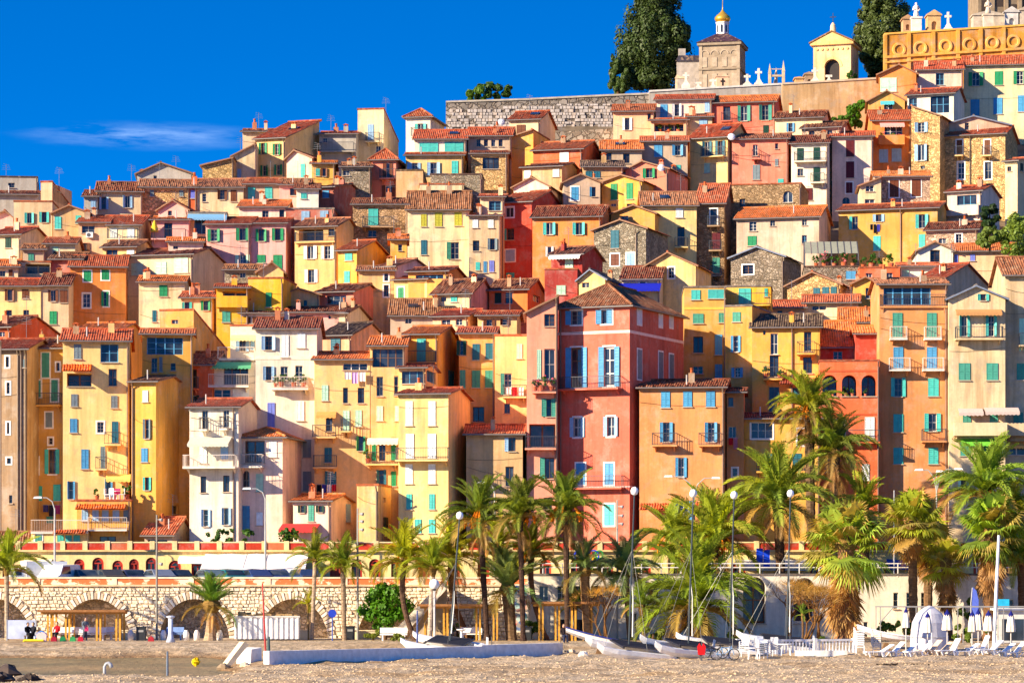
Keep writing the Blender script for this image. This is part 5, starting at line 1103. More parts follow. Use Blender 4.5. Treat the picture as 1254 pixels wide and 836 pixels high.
car('white box van parked at the far left of the quay road', 42, 237.2, (236, 236, 234), 'truck', R(24), 'van', None).scale = (.8, .8, .76)
car('small white minivan parked right of the box van', 72, 235.6, (240, 240, 238), 'van', R(72), 'van', None)
cars = [(104, (92, 96, 102), 'grey car, first right of the white minivan'), (131, (60, 62, 66), 'dark grey car, second right of the white minivan'), (162, (44, 54, 92), 'dark blue car, third right of the white minivan'),
        (192, (110, 120, 140), 'blue-grey car, fourth right of the white minivan'), (218, (34, 36, 40), 'black car just left of the marquee awning'), (256, (90, 110, 120), 'teal-grey car at the left end of the marquee'),
        (284, (24, 110, 120), 'teal car under the marquee awning'), (310, (40, 60, 110), 'blue car in the middle of the marquee'), (338, (24, 60, 120), 'bright blue car under the right part of the marquee'), (370, (36, 60, 100), 'navy car at the right end of the marquee')]
for i, (x, c, lab) in enumerate(cars):
    car(lab, x, 236.6 + (i % 3) * .3, c, 'car', R(-62 if i % 2 else 118))
# ---------------------------------------------------------------- cemetery on the crest
def crest_wall(label, name, pts, D, mat, col, low, thick=1.0, cop=None, cat='wall'):
    """pts: pixel top edge (x, y); hangs down to world height low"""
    P = [pix(x, y, D) for x, y in pts]; o = P[0]
    E = empty(name, (o.x, D, low), 0, label, cat)
    m = MB(); q = [(p.x - o.x, p.z - low) for p in P]
    for (a, za), (b, zb) in zip(q, q[1:]):
        m.add([(a, 0, 0), (b, 0, 0), (b, 0, zb), (a, 0, za), (a, thick, 0), (b, thick, 0), (b, thick, zb), (a, thick, za)], [(0,1,2,3),(7,6,5,4),(3,2,6,7),(0,3,7,4),(1,5,6,2)])
    m.build('masonry', M[mat], E, rgb(*col))
    if cop:
        c = MB()
        for (a, za), (b, zb) in zip(q, q[1:]):
            c.add([(a, -.12, za), (b, -.12, zb), (b, thick + .1, zb), (a, thick + .1, za), (a, -.12, za + .22), (b, -.12, zb + .22), (b, thick + .1, zb + .22), (a, thick + .1, za + .22)], [(0,1,5,4),(4,5,6,7),(2,3,7,6),(3,0,4,7),(1,2,6,5)])
        c.build('coping', M['ashlar'], E, rgb(*cop))
    return E, q
CE, cq = crest_wall('white-grey stone terrace wall of the cemetery left of the dark cypress', 'cemetery_wall', [(546, 126), (640, 123), (745, 118), (795, 116)], 371, 'wallstone', (150, 140, 130), 46, 1.2, (176, 166, 150))
# courses of squared stones standing proud of the wall face
cs = MB(); rs = random.Random(21); z = 1.0
top = lambda u: next((za + (zb - za) * (u - a) / (b - a) for (a, za), (b, zb) in zip(cq, cq[1:]) if a <= u <= b), cq[-1][1])
while z < 17:
    hg = rs.uniform(.26, .42); u = rs.uniform(0, .5)
    while u < cq[-1][0] - .8:
        w = rs.uniform(.28, .7)
        if z + hg < top(u) - .6 and rs.random() < .8:
            d = rs.uniform(.03, .16); cs.box(u + .04, u + w - .04, -d, -.003, z + .03, z + hg - .03)
        u += w
    z += hg
stuff(cs.build('stones', M['blocks'], CE, rgb(196, 186, 178)))
crest_wall('lower rubble terrace wall between the orange-red house and the cemetery', 'terrace_wall', [(660, 163), (760, 157), (800, 157)], 356, 'wallstone', (176, 164, 148), 42, 1.0)
crest_wall('grey plastered cemetery wall below the domed chapel', 'cemetery_wall', [(795, 113), (960, 104)], 370, 'old', (176, 168, 158), 46, 1.0, (206, 200, 192))
crest_wall('tan plastered cemetery wall below the small temple tomb', 'cemetery_wall', [(958, 104), (1078, 97)], 367, 'old', (192, 158, 114), 46, 1.0, (196, 176, 150))
# ochre wall with roundels
RD = 372; rw, rq = crest_wall('ochre cemetery wall with six round sunken medallions', 'roundel_wall', [(1083, 43), (1160, 38), (1275, 31)], RD, 'old', (214, 150, 62), 50, 1.2, (226, 172, 84))
o = pix(1083, 43, RD); mr = K * RD
for x, y in ((1101, 61), (1127, 59), (1158, 56.5), (1187, 54.5), (1215, 52.5), (1241, 51)):
    p = pix(x, y, RD); u, z = p.x - o.x, p.z - 50; ring = MB(); n = 24
    for r0, r1, d0, d1 in ((.56, .8, -.16, -.16), (.8, .86, -.16, -.003), (.50, .56, -.003, -.16)):
        for k in range(n):
            a, b = 2*math.pi*k/n, 2*math.pi*(k+1)/n
            ring.quad((u + r0*math.cos(a), d0, z + r0*math.sin(a)), (u + r0*math.cos(b), d0, z + r0*math.sin(b)), (u + r1*math.cos(b), d1, z + r1*math.sin(b)), (u + r1*math.cos(a), d1, z + r1*math.sin(a)))
    ring.build('medallion', M['old'], rw, rgb(236, 180, 86))
for x in (1084, 1113, 1143, 1173, 1201, 1229, 1258):
    p = pix(x, 58, RD); u = p.x - o.x; zt = pix(x, 42 - (x - 1083) * .06, RD).z - 50
    MB().box(u - .22, u + .22, -.18, -.003, 0, zt - .1).build('pilaster', M['old'], rw, rgb(222, 164, 74))
for dy, hh_ in ((29, .3), (35, .22)):
    m = MB()
    for (xa, ya), (xb, yb) in (((1083, 43), (1160, 38)), ((1160, 38), (1275, 31))):
        a, b = pix(xa, ya + dy, RD), pix(xb, yb + dy, RD)
        m.add([(a.x-o.x, -.24, a.z-50), (b.x-o.x, -.24, b.z-50), (b.x-o.x, -.003, b.z-50), (a.x-o.x, -.003, a.z-50), (a.x-o.x, -.24, a.z-50+hh_), (b.x-o.x, -.24, b.z-50+hh_), (b.x-o.x, -.003, b.z-50+hh_), (a.x-o.x, -.003, a.z-50+hh_)], [(0,1,5,4),(4,5,6,7),(0,3,2,1)])
    m.build('string_course', M['old'], rw, rgb(226, 170, 80))
# cemetery ground behind the walls
def ced(pts, D0, D1, rise):
    m = MB()
    for (x0, y0), (x1, y1) in zip(pts, pts[1:]):
        a, b = pix(x0, y0, D0), pix(x1, y1, D0); c, d = a + Vector(((x0 - CX) * K, 1, rise)) * (D1 - D0), b + Vector(((x1 - CX) * K, 1, rise)) * (D1 - D0); lo = Vector((0, 0, -9))
        m.add([a, b, d, c, a + lo, b + lo, d + lo, c + lo], [(0,1,2,3),(0,4,5,1),(2,6,7,3)])
    structure(m.build('cemetery_ground', M['earth']))
ced([(549, 128), (795, 118), (958, 107), (1080, 100)], 372.3, 410, .15); ced([(1084, 45), (1160, 40.5), (1290, 33)], 373.3, 410, .17)
# domed chapel
CD = 384; cz = 66.6; a = pix(857, 108, CD); b = pix(904, 108, CD)
ch = empty('chapel', (a.x, CD, cz), R(-13), 'square grey chapel with dark pyramid roof and golden onion dome', 'chapel')
Wc = 5.05; zt = pix(880, 53, CD).z - cz; m = MB().box(0, Wc, 0, Wc, 0, zt); m.build('wall', M['ashlar'], ch, rgb(160, 142, 120))
for k in range(2):
    zz = (zt * .44, zt - .35)[k]; e = (.16, .3)[k]; MB().box(-e, Wc + e, -e, Wc + e, zz, zz + (.2, .36)[k]).build('cornice', M['ashlar'], ch, rgb(150, 134, 114))
for u in (0.12, Wc - .12):
    MB().box(u - .2, u + .2, -.09, -.003, 0, zt - .36).build('pilaster', M['ashlar'], ch, rgb(170, 152, 130))
for face in (0, 1):
    for i in range(4):
        c = Wc * (i + .5) / 4; bm = MB(); r0 = .44; zc = zt * .76
        for k in range(10):
            t0, t1 = math.pi*k/10, math.pi*(k+1)/10
            q = [(c + rr*math.cos(t), zc + rr*math.sin(t)) for rr, t in ((r0, t0), (r0, t1), (r0 + .13, t1), (r0 + .13, t0))]
            bm.quad(*[(u, -.08, z) for u, z in q] if face == 0 else [(Wc + .08, u, z) for u, z in q])
        for (z0, z1) in ((zt*.50, zt*.70), (zt*.06, zt*.36)):
            if face == 0: bm.box(c - .32, c + .32, -.07, -.003, z0, z1)
            else: bm.box(Wc + .003, Wc + .07, c - .32, c + .32, z0, z1)
        bm.build('blind_arch', M['ashlar'], ch, rgb(176, 158, 136))
zr = pix(880, 41, CD).z - cz + .3; e = .42
MB().add([(-e, -e, zt + .02), (Wc + e, -e, zt + .02), (Wc + e, Wc + e, zt + .02), (-e, Wc + e, zt + .02), (Wc/2 - .5, Wc/2 - .5, zr), (Wc/2 + .5, Wc/2 - .5, zr), (Wc/2 + .5, Wc/2 + .5, zr), (Wc/2 - .5, Wc/2 + .5, zr)], [(0,1,5,4),(1,2,6,5),(2,3,7,6),(3,0,4,7),(4,5,6,7),(3,2,1,0)]).build('roof', M['roof'], ch, rgb(70, 48, 62))
zd = pix(880, 25, CD).z - cz; dr = MB().lathe([(.82, zr - .4), (.82, zd - .1), (.9, zd - .1), (.9, zd + .04)], 8, (Wc/2, Wc/2, 0), R(22.5)).build('drum', M['plaster'], ch, rgb(228, 226, 232))
for k in range(8):
    t = 2*math.pi*k/8 + R(0); cx_, cy_ = Wc/2 + .765*math.cos(t), Wc/2 + .765*math.sin(t); zc = (zr + zd) / 2 - .1
    w_ = MB().add([(-.12, -.03, -.5), (.12, -.03, -.5), (.12, -.03, .35), (0, -.03, .5), (-.12, -.03, .35)], [(0,1,2,3,4)]).build('drum_window', M['glass'], dr, None, False, (cx_, cy_, zc)); w_.rotation_euler = (0, 0, t + math.pi/2)
zt2 = pix(880, 8, CD).z - cz; hd = zt2 - zd
MB().lathe([(.62, zd + .04), (.86, zd + hd*.10), (1.02, zd + hd*.24), (.99, zd + hd*.38), (.80, zd + hd*.52), (.52, zd + hd*.66), (.26, zd + hd*.80), (.12, zd + hd*.92), (.05, zd + hd*1.02), (.04, zd + hd*1.55)], 24, (Wc/2, Wc/2, 0)).build('onion_dome', M['gold'], ch, None, True)
m = MB().box(Wc/2 - .03, Wc/2 + .03, Wc/2 - .03, Wc/2 + .03, zd + hd*1.5, zd + hd*2.1).box(Wc/2 - .28, Wc/2 + .28, Wc/2 - .03, Wc/2 + .03, zd + hd*1.82, zd + hd*1.88); m.build('cross', M['gold'], ch)
# side wing of the chapel
wg = empty('chapel_annex', tuple(pix(829, 108, CD + 4).xy) + (cz,), 0, 'low grey chapel annex with blue-grey roof left of the domed chapel', 'chapel')
MB().box(0, 2.9, 0, 3, 0, 4.6).build('wall', M['ashlar'], wg, rgb(176, 166, 156)); MB().prism([(-.2, 4.6), (3.1, 4.6), (2.9, 5.3), (.2, 5.3)], 1, -.2, 3.2).build('roof', M['roof'], wg, rgb(74, 70, 84))
MB().box(.2, 1.1, -.05, 2, 4.5, 6.2).build('gable_wall', M['ashlar'], wg, rgb(166, 158, 150))
# small temple tomb
TD = 378; p0 = pix(996, 97, TD); tz = 66.7; tp = empty('temple_tomb', (p0.x, TD, tz), R(-17), 'small cream temple tomb with pediment and dark arched door', 'tomb')
Wt, Lt = 4.75, 5.2; ze = pix(1020, 54, TD).z - tz; zp = pix(1020, 41, TD).z - tz
wb = MB(); wall_grid(wb, (0, 0, 0), (1, 0, 0), (0, 1, 0), Wt, ze, [(Wt/2 - .95, Wt/2 + .95, .2, 2.9, .6, True, False)]); wall_grid(wb, (Wt, 0, 0), (0, 1, 0), (-1, 0, 0), Lt, ze, [(1.2, 1.9, 1.5, 3.2, .4, True, True), (3.1, 3.8, 1.5, 3.2, .4, True, True)])
wb.quad((0, Lt, 0), (0, 0, 0), (0, 0, ze), (0, Lt, ze)); wb.quad((0, Lt, 0), (Wt, Lt, 0), (Wt, Lt, ze), (0, Lt, ze)); wb.build('wall', M['plaster'], tp, rgb(240, 200, 150))
MB().box(Wt/2 - .94, Wt/2 + .94, .55, .6, .2, 2.9).build('door', M['paint'], tp, rgb(44, 36, 34))
MB().prism([(-.35, ze - .25), (Wt + .35, ze - .25), (Wt + .35, ze), (Wt/2, zp), (-.35, ze)], 1, -.3, Lt + .3).build('pediment', M['plaster'], tp, rgb(232, 186, 120))
MB().prism([(-.5, ze + .0), (-.5, ze + .14), (Wt/2, zp + .2), (Wt + .5, ze + .14), (Wt + .5, ze), (Wt/2, zp + .03)], 1, -.42, Lt + .35).build('roof', M['roof'], tp, rgb(150, 110, 70))
for i in range(7): MB().lathe([(.16, -.05), (.16, .1)], 8, (0, 0, 0)).build('frieze_boss', M['plaster'], tp, rgb(236, 196, 126), False, (.45 + i*.64, -.02, ze - .75)).rotation_euler = (R(90), 0, 0)
ar_ = MB()
for k in range(12):
    t0, t1 = math.pi*k/12, math.pi*(k+1)/12
    q = [(Wt/2 + r_*math.cos(t), 1.95 + r_*math.sin(t)) for r_, t in ((.97, t0), (.97, t1), (1.3, t1), (1.3, t0))]; ar_.quad(*[(u, -.06, z) for u, z in q])
ar_.build('archivolt', M['plaster'], tp, rgb(240, 202, 136))
MB().lathe([(.4, 0), (.34, .5), (.3, .9), (.1, 1.2)], 10, (Wt/2, .6, zp + .1)).build('finial', M['plaster'], tp, rgb(236, 206, 160)); MB().box(Wt/2 - .04, Wt/2 + .04, .56, .64, zp + 1.2, zp + 2.5).box(Wt/2 - .38, Wt/2 + .38, .56, .64, zp + 1.95, zp + 2.05).build('cross', M['metal'], tp, rgb(40, 40, 44))
# crosses, statues and tombs along the wall
def cross(label, x, ytop, ybase, D, col=(226, 214, 196), fat=1.0, group='stone crosses along the cemetery wall'):
    p = pix(x, ybase, D); hgt = pix(x, ytop, D).z - p.z; E = empty('grave_cross', (p.x, D, p.z - .5), 0, label, 'cross', group); w = .13 * fat
    MB().box(-.5, .5, -.4, .4, 0, .5 + hgt*.18).prism([(-.42, .5 + hgt*.18), (.42, .5 + hgt*.18), (.16, .5 + hgt*.4), (-.16, .5 + hgt*.4)], 1, -.3, .3).build('plinth', M['ashlar'], E, rgb(*col))
    MB().box(-w, w, -w, w, .5 + hgt*.4, .5 + hgt).box(-.40, .40, -w*.9, w*.9, .5 + hgt*.72, .5 + hgt*.72 + 2*w).build('cross_shaft', M['ashlar'], E, rgb(*col))
for x, yt, yb, lab in ((840, 89, 107, 'slim pale cross on a plinth left of the domed chapel'), (873, 97, 109, 'small white cross in front of the domed chapel'), (915, 91, 106, 'pale cross at the right corner of the domed chapel'), (929, 84, 106, 'cross on a tall pedestal between the chapel and the pinnacles'),
                       (998, 83, 102, 'white cross at the left of the temple tomb'), (1015, 92, 101, 'tiny cross before the arched tomb door'), (1161, 15, 39, 'big pale cross on top of the roundel wall'), (855, 101, 109, 'low white cross between annex and chapel')):
    cross(lab, x, yt, yb, 374 if x < 1100 else 375)
p = pix(885, 108, 375); t = empty('tomb', (p.x, 375, p.z - .5), 0, 'pinkish gabled tomb with a cross-shaped opening before the chapel', 'tomb'); MB().box(-.75, .75, 0, 1.2, 0, 1.9).prism([(-.85, 1.9), (.85, 1.9), (0, 2.4)], 1, -.1, 1.3).build('body', M['ashlar'], t, rgb(226, 184, 150)); MB().box(-.1, .1, -.03, -.004, .8, 1.7).box(-.28, .28, -.034, -.006, 1.25, 1.45).build('cross_opening', M['paint'], t, rgb(40, 34, 30))
p = pix(951, 107, 376); t = empty('gothic_monument', (p.x, 376, p.z - .4), 0, 'slender gothic monument of pinnacles with cross beams against the sky', 'monument')
for u, v, z1 in ((-.85, 0, 3.4), (.85, 0, 3.8), (0, .7, 3.0), (-.2, -.5, 1.6)):
    MB().box(u - .17, u + .17, v - .17, v + .17, 0, z1 * .62).add([(u-.2, v-.2, z1*.62), (u+.2, v-.2, z1*.62), (u+.2, v+.2, z1*.62), (u-.2, v+.2, z1*.62), (u, v, z1)], [(0,1,4),(1,2,4),(2,3,4),(3,0,4),(3,2,1,0)]).build('pinnacle', M['ashlar'], t, rgb(206, 184, 150))
MB().box(-.85, .85, -.1, .1, 1.7, 1.95).box(-.85, .85, -.06, .06, 2.6, 2.7).build('beam', M['ashlar'], t, rgb(190, 172, 146))
p = pix(834, 108, 375); t = empty('tomb', (p.x, 375, p.z - .4), 0, 'little open gothic tomb arch right of the big cypress', 'tomb'); MB().box(-.7, -.45, 0, .3, 0, 1.6).box(.45, .7, 0, .3, 0, 1.6).prism([(-.8, 1.6), (.8, 1.6), (.5, 2.1), (0, 1.8), (-.5, 2.1)], 1, -.05, .35).build('arch', M['ashlar'], t, rgb(222, 196, 160))
def statue(label, x, yb, hgt, D, col=(228, 216, 204)):
    p = pix(x, yb, D); E = empty('statue', (p.x, D, p.z - .3), 0, label, 'statue', 'statues and tombs above the roundel wall')
    MB().box(-.6, .6, -.5, .5, 0, .3 + hgt * .4).box(-.7, .7, -.6, .6, .3 + hgt*.4, .3 + hgt*.46).build('pedestal', M['ashlar'], E, rgb(*col))
    z0 = .3 + hgt*.46; s = hgt * .54
    MB().lathe([(.36, 0), (.34, s*.2), (.26, s*.4), (.30, s*.58), (.34, s*.72), (.28, s*.78), (.10, s*.82), (.15, s*.88), (.16, s*.95), (.06, s)], 12, (0, 0, z0)).tube([(.3, 0, z0 + s*.72), (.42, -.12, z0 + s*.5), (.2, -.3, z0 + s*.42)], .08, 6).tube([(-.3, 0, z0 + s*.72), (-.42, -.1, z0 + s*.5), (-.16, -.3, z0 + s*.52)], .08, 6).build('figure', M['ashlar'], E, rgb(*col), True)
statue('white robed statue on a tall pedestal above the roundel wall', 1122, 37, 3.4, 375)
statue('pale statue on a massive base before the stone tower', 1210, 34, 3.6, 377, (206, 190, 170))
def tomb(label, x0, x1, yt, yb, D, col, gable=True):
    a, b = pix(x0, yb, D), pix(x1, yb, D); hgt = pix(x0, yt, D).z - a.z; E = empty('tomb', (a.x, D, a.z - .4), 0, label, 'tomb', 'statues and tombs above the roundel wall'); w = b.x - a.x
    wb = MB(); wall_grid(wb, (0, 0, 0), (1, 0, 0), (0, 1, 0), w, hgt * .72 + .4, [(w*.3, w*.7, .5, hgt*.6, .3, True, True)]); wb.quad((w, 0, 0), (w, 2, 0), (w, 2, hgt*.72 + .4), (w, 0, hgt*.72 + .4)); wb.quad((0, 2, 0), (0, 0, 0), (0, 0, hgt*.72 + .4), (0, 2, hgt*.72 + .4)); wb.quad((0, 2, 0), (w, 2, 0), (w, 2, hgt*.72+.4), (0, 2, hgt*.72+.4))
    wb.build('wall', M['ashlar'], E, rgb(*col)); z0 = hgt*.72 + .4
    MB().prism([(-.15, z0), (w + .15, z0), (w + .15, z0 + .15), (w/2, hgt + .4), (-.15, z0 + .15)], 1, -.15, 2.1).build('roof', M['ashlar'], E, rgb(*[c * .95 for c in col]))
tomb('tan gabled tomb right of the white robed statue', 1136, 1152, 12, 38, 379, (206, 166, 116)); tomb('small round-topped tomb behind the white robed statue', 1106, 1117, 18, 38, 378, (190, 150, 112))
tomb('grey pedimented tomb in the top right corner', 1231, 1247, 8, 34, 378, (206, 200, 192)); tomb('broad grey tomb with columns below the stone tower', 1192, 1229, 13, 35, 379, (190, 176, 158)); tomb('ochre tomb cut by the right edge of the top terrace', 1249, 1272, 6, 31, 378, (196, 180, 160))
tomb('small tan tomb between pinnacles and temple tomb', 974, 984, 94, 103, 375, (206, 160, 110)); tomb('weathered tomb close left of the temple tomb', 986, 996, 88, 101, 380, (150, 130, 112))
E = empty('stone_tower', tuple(pix(1198, 0, 392).xy) + (62,), R(4), 'weathered grey stone tower cut off by the top right corner', 'tower'); MB().box(0, 9, 0, 6, 0, 24).build('wall', M['ashlar'], E, rgb(140, 122, 100))
for u in (1.6, 3.4, 5.2, 7.0): MB().box(u, u + .5, -.2, -.003, 0, 24).build('buttress', M['ashlar'], E, rgb(156, 136, 110))
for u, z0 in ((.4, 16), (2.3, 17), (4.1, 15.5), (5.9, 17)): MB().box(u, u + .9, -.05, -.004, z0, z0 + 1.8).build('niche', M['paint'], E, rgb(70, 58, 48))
# ---------------------------------------------------------------- trees and plants
def frond_mesh(kind, seed):
    key = ('frond', kind, seed)
    if key in _cache: return _cache[key]
    rn = random.Random(seed * 17 + len(kind)); mb = MB()
    a0, a1 = {'up': (78, 30), 'mid': (48, -38), 'low': (12, -72), 'hang': (-35, -88), 'spear': (86, 70), 'stiff': (50, 12)}[kind]
    n = 12; P = [Vector((0, 0, 0))]; T = []
    for i in range(n):
        a = R(a0 + (a1 - a0) * (i / (n - 1)) ** 1.25 + rn.uniform(-2, 2)); T.append(Vector((math.cos(a), 0, math.sin(a)))); P.append(P[-1] + T[-1] / n)
    T.append(T[-1])
    mb.tube(P, [.014 * (1 - .8 * i / n) + .002 for i in range(n + 1)], 4)
    m = 38
    for j in range(m):
        s = .10 + .90 * j / (m - 1); f = s * n; i = min(int(f), n - 1); p = P[i] + (P[i+1] - P[i]) * (f - i); t = T[i]
        up = Vector((-t.z, 0, t.x)); ll = .215 * math.sin(math.pi * min(1, .16 + .80 * s)) ** .7 + .03
        for sd in (-1, 1):
            d = (Vector((0, sd, 0)) * (.80 - .35*s) + t * (.5 + .4*s) + up * (.32 + rn.uniform(-.12, .12))).normalized()
            tip = p + d * ll * rn.uniform(.85, 1.12) - Vector((0, 0, ll * (.16 + rn.uniform(0, .2)))); mid = p + d * ll * .55
            wv = t * .0115
            mb.add([p - wv * .6, p + wv * .6, mid + wv, mid - wv, tip], [(0, 1, 2, 3), (3, 2, 4)])
    _cache[key] = mb.mesh('frond', M['leaf']); return _cache[key]
def fan_mesh(kind, seed):
    key = ('fan', kind, seed)
    if key in _cache: return _cache[key]
    rn = random.Random(seed * 31 + len(kind)); mb = MB(); a0 = {'up': 62, 'mid': 22, 'low': -25, 'hang': -72}[kind]
    t = Vector((math.cos(R(a0)), 0, math.sin(R(a0)))); up = Vector((-t.z, 0, t.x)); e = t * .48 - Vector((0, 0, .04))
    mb.tube([(0, 0, 0), t * .25, e], [.016, .011, .008], 4)
    n = 30
    for i in range(n):
        a = R(-128 + 256 * i / (n - 1)); d = t * math.cos(a) + Vector((0, 1, 0)) * math.sin(a) + up * (.12 * math.cos(a * 1.5)); ln = (.52 if abs(a) < 1.6 else .42) * rn.uniform(.88, 1.1)
        s = (Vector((0, 1, 0)) * math.cos(a) - t * math.sin(a)) * .026
        m1 = e + d * ln * .6; tip = e + d * ln - Vector((0, 0, ln * rn.uniform(.12, .5)))
        mb.add([e, m1 - s, m1 + s, tip], [(0, 1, 2), (1, 3, 2)])
    _cache[key] = mb.mesh('fan_leaf', M['leaf']); return _cache[key]
def palm(label, base, bz, crown, r, D, kind='date', tw=.22, nf=46, col=(112, 124, 36), tcol=(104, 78, 58), fruit=0, dead=0, thick_top=1.15, lean=0.0, seed=0, skirt=1.0, group='palm trees along the promenade'):
    rn = random.Random(seed + int(base * 7) + int(D)); b = atz(base, D, bz - .15); c = pix(crown[0], crown[1], D)
    E = empty('palm_tree', b, 0, label, 'palm tree', group); H = c.z - b.z; dx = c.x - b.x; Lf = r * K * D * 1.02
    pts = []; rad = []; n = max(8, int(H / .35))
    for i in range(n + 1):
        s = i / n; cv = math.sin(math.pi * s) * lean
        pts.append((dx * s + cv, math.sin(s * 2 + seed) * .1, H * s)); base_f = 1.35 if s < .06 else 1.0
        rad.append(tw * base_f * (1 + (thick_top - 1) * s) * (1 + .10 * (i % 2)) * (1 + rn.uniform(-.04, .04)))
    MB().tube(pts, rad, 9).build('trunk', M['bark'], E, rgb(*tcol))
    hd = MB().lathe([(tw*.8, -.5), (tw*1.5, -.2), (tw*1.7, .1), (tw*1.2, .45), (tw*.4, .8)], 10, (dx, 0, H)); cr = hd.build('crown', M['bark'], E, rgb(132, 104, 56))
    if fruit:
        fm = MB()
        for i in range(fruit):
            a = rn.uniform(0, 6.28); d = Vector((math.cos(a), math.sin(a), 0)); p0 = Vector((dx, 0, H)); q = [p0, p0 + d*.4*Lf*.5 + Vector((0, 0, .25*Lf)), p0 + d*.62*Lf*.6 + Vector((0, 0, .02*Lf)), p0 + d*.66*Lf*.6 - Vector((0, 0, .18*Lf))]
            fm.tube(q, [.04, .04, .12, .05], 5)
            for j in range(10):
                e_ = q[2] + Vector((rn.uniform(-.25, .25), rn.uniform(-.25, .25), rn.uniform(-.5, .15))); fm.bar(q[2], e_, .05)
        fm.build('fruit_stalk', M['cloth'], cr, rgb(226, 128, 30))
    top = Vector((dx, 0, H + .12)); ga = 2.39996
    nf = int(nf * (.92 if kind != 'fan' else .9)); col = tuple(min(255, c * f) for c, f in zip(col, (1.16, 1.2, 1.0))); Lf *= .98
    for i in range(nf):
        s = i / nf
        if kind == 'fan':
            kd = 'up' if s < .3 else 'mid' if s < .66 else 'low'; me = fan_mesh(kd, i % 3)
        elif kind == 'stiff':
            kd = 'spear' if s < .12 else 'up' if s < .45 else 'stiff' if s < .85 else 'low'; me = frond_mesh(kd, i % 3)
        else:
            kd = 'spear' if s < .06 else 'up' if s < .32 else 'mid' if s < .74 else 'low'; me = frond_mesh(kd, i % 3)
        cc = jit(col if kind != 'fan' or rn.random() < .7 else (176, 152, 72), .3, rn)
        if s > .86 and kind != 'fan' and rn.random() < .5: cc = jit((156, 128, 62), .2, rn)
        sc = Lf * (1.18 if kind != 'fan' else 1.02) * rn.uniform(.85, 1.12) * (.8 if kd == 'spear' else 1)
        put('frond', me, cr, rgb(*cc), top + Vector((0, 0, (.5 - s) * tw * 1.6)), (R(rn.uniform(-14, 14)), R(rn.uniform(-13, 13) if kind != 'fan' else rn.uniform(-24, 24)), i * ga + rn.uniform(-.25, .25)), (sc, sc, sc))
    for i in range(dead):
        z = H - .3 - (i / max(dead, 1)) * skirt; me = fan_mesh('hang', i % 3) if kind == 'fan' else frond_mesh('hang', i % 3); sc = Lf * rn.uniform(.6, .85)
        put('dead_frond', me, cr, rgb(*jit((178, 136, 78), .25, rn)), (dx * z / H, 0, z), (R(rn.uniform(-8, 8)), R(rn.uniform(-10, 14)), i * ga), (sc, sc, sc))
    return E
YG = (146, 142, 34); GG = (92, 116, 48); GR = (112, 124, 84); OG = (124, 130, 44)
palm('slim feathery palm cut by the left edge in front of the arch', 8, .35, (8, 698), 46, 224, 'date', .15, 34, OG, (168, 150, 128), seed=1)
palm('short stout palm standing in front of the third arch', 257, .35, (259, 742), 34, 222, 'stiff', .42, 44, GG, (176, 150, 122), dead=6, seed=2, thick_top=.62, skirt=.5)
palm('slim grey-trunked feathery palm left of the pair by the fourth arch', 382, .35, (386, 688), 34, 223, 'date', .13, 26, OG, (170, 148, 124), seed=3)
palm('slim feathery palm, right one of the pair by the fourth arch', 422, .35, (420, 696), 36, 223, 'date', .16, 30, OG, (150, 128, 104), seed=4)
palm('young palmlet between the white container and the fourth arch', 378, .35, (377, 742), 20, 225, 'date', .06, 14, YG, (140, 116, 80), seed=5)
palm('golden leaning date palm right of the round green tree', 510, .35, (495, 688), 46, 221, 'date', .18, 44, YG, (92, 70, 56), fruit=3, lean=-.5, seed=6)
palm('pale-trunked feathery palm just right of the globe lamp', 526, .35, (530, 698), 38, 219, 'date', .17, 34, OG, (186, 166, 146), seed=7)
palm('golden date palm between the globe lamp and the tall dark palms', 578, .35, (553, 684), 46, 224, 'date', .2, 48, YG, (110, 80, 54), dead=5, lean=-.6, seed=8)
palm('tall dark-trunked date palm with orange fruit left of the trio', 597, .35, (588, 638), 50, 221, 'date', .19, 52, (98, 108, 44), (74, 56, 46), fruit=7, dead=6, seed=9)
palm('tall dark date palm in the middle of the trio by the salmon house', 641, .35, (637, 634), 46, 220, 'date', .18, 46, (104, 112, 42), (72, 54, 46), fruit=3, dead=4, seed=10)
palm('golden leaning date palm behind the middle of the tall trio', 671, .35, (650, 682), 42, 223, 'date', .17, 40, YG, (112, 82, 60), fruit=2, lean=-.4, seed=11)
palm('broad grey-green palm with stout shaggy trunk under the tall trio', 627, .35, (622, 722), 50, 222, 'stiff', .38, 46, GR, (116, 92, 66), seed=12)
palm('tall date palm with orange fruit stalks in front of the pink palace', 695, .35, (693, 630), 48, 220, 'date', .18, 50, (106, 114, 48), (76, 58, 48), fruit=8, dead=6, seed=13)
palm('medium palm with knobbly trunk by the pergola and the palace', 720, .35, (716, 700), 38, 221, 'date', .3, 40, GR, (150, 118, 82), seed=14)
palm('grey-green feathery palm behind the first catamaran mast', 772, .35, (766, 704), 46, 223, 'date', .2, 46, GR, (110, 92, 72), seed=15)
palm('golden-green palm on the road in front of the orange quay house', 822, ROAD_Z, (824, 668), 48, 238, 'date', .28, 46, (128, 134, 44), (96, 76, 58), fruit=3, seed=16)
palm('big palm with orange fruit between the first masts on the road', 874, ROAD_Z, (873, 668), 64, 237, 'date', .36, 60, (128, 132, 44), (110, 82, 56), fruit=8, dead=4, seed=17)
palm('huge low canary palm with dark trunk behind the bicycles', 856, .35, (852, 742), 76, 219, 'date', .62, 70, (112, 122, 40), (86, 58, 36), seed=18, dead=8)
palm('tall broad palm right of the orange wing rising from the road', 957, ROAD_Z, (953, 618), 66, 237, 'date', .34, 62, (130, 138, 54), (96, 70, 50), seed=19, dead=6)
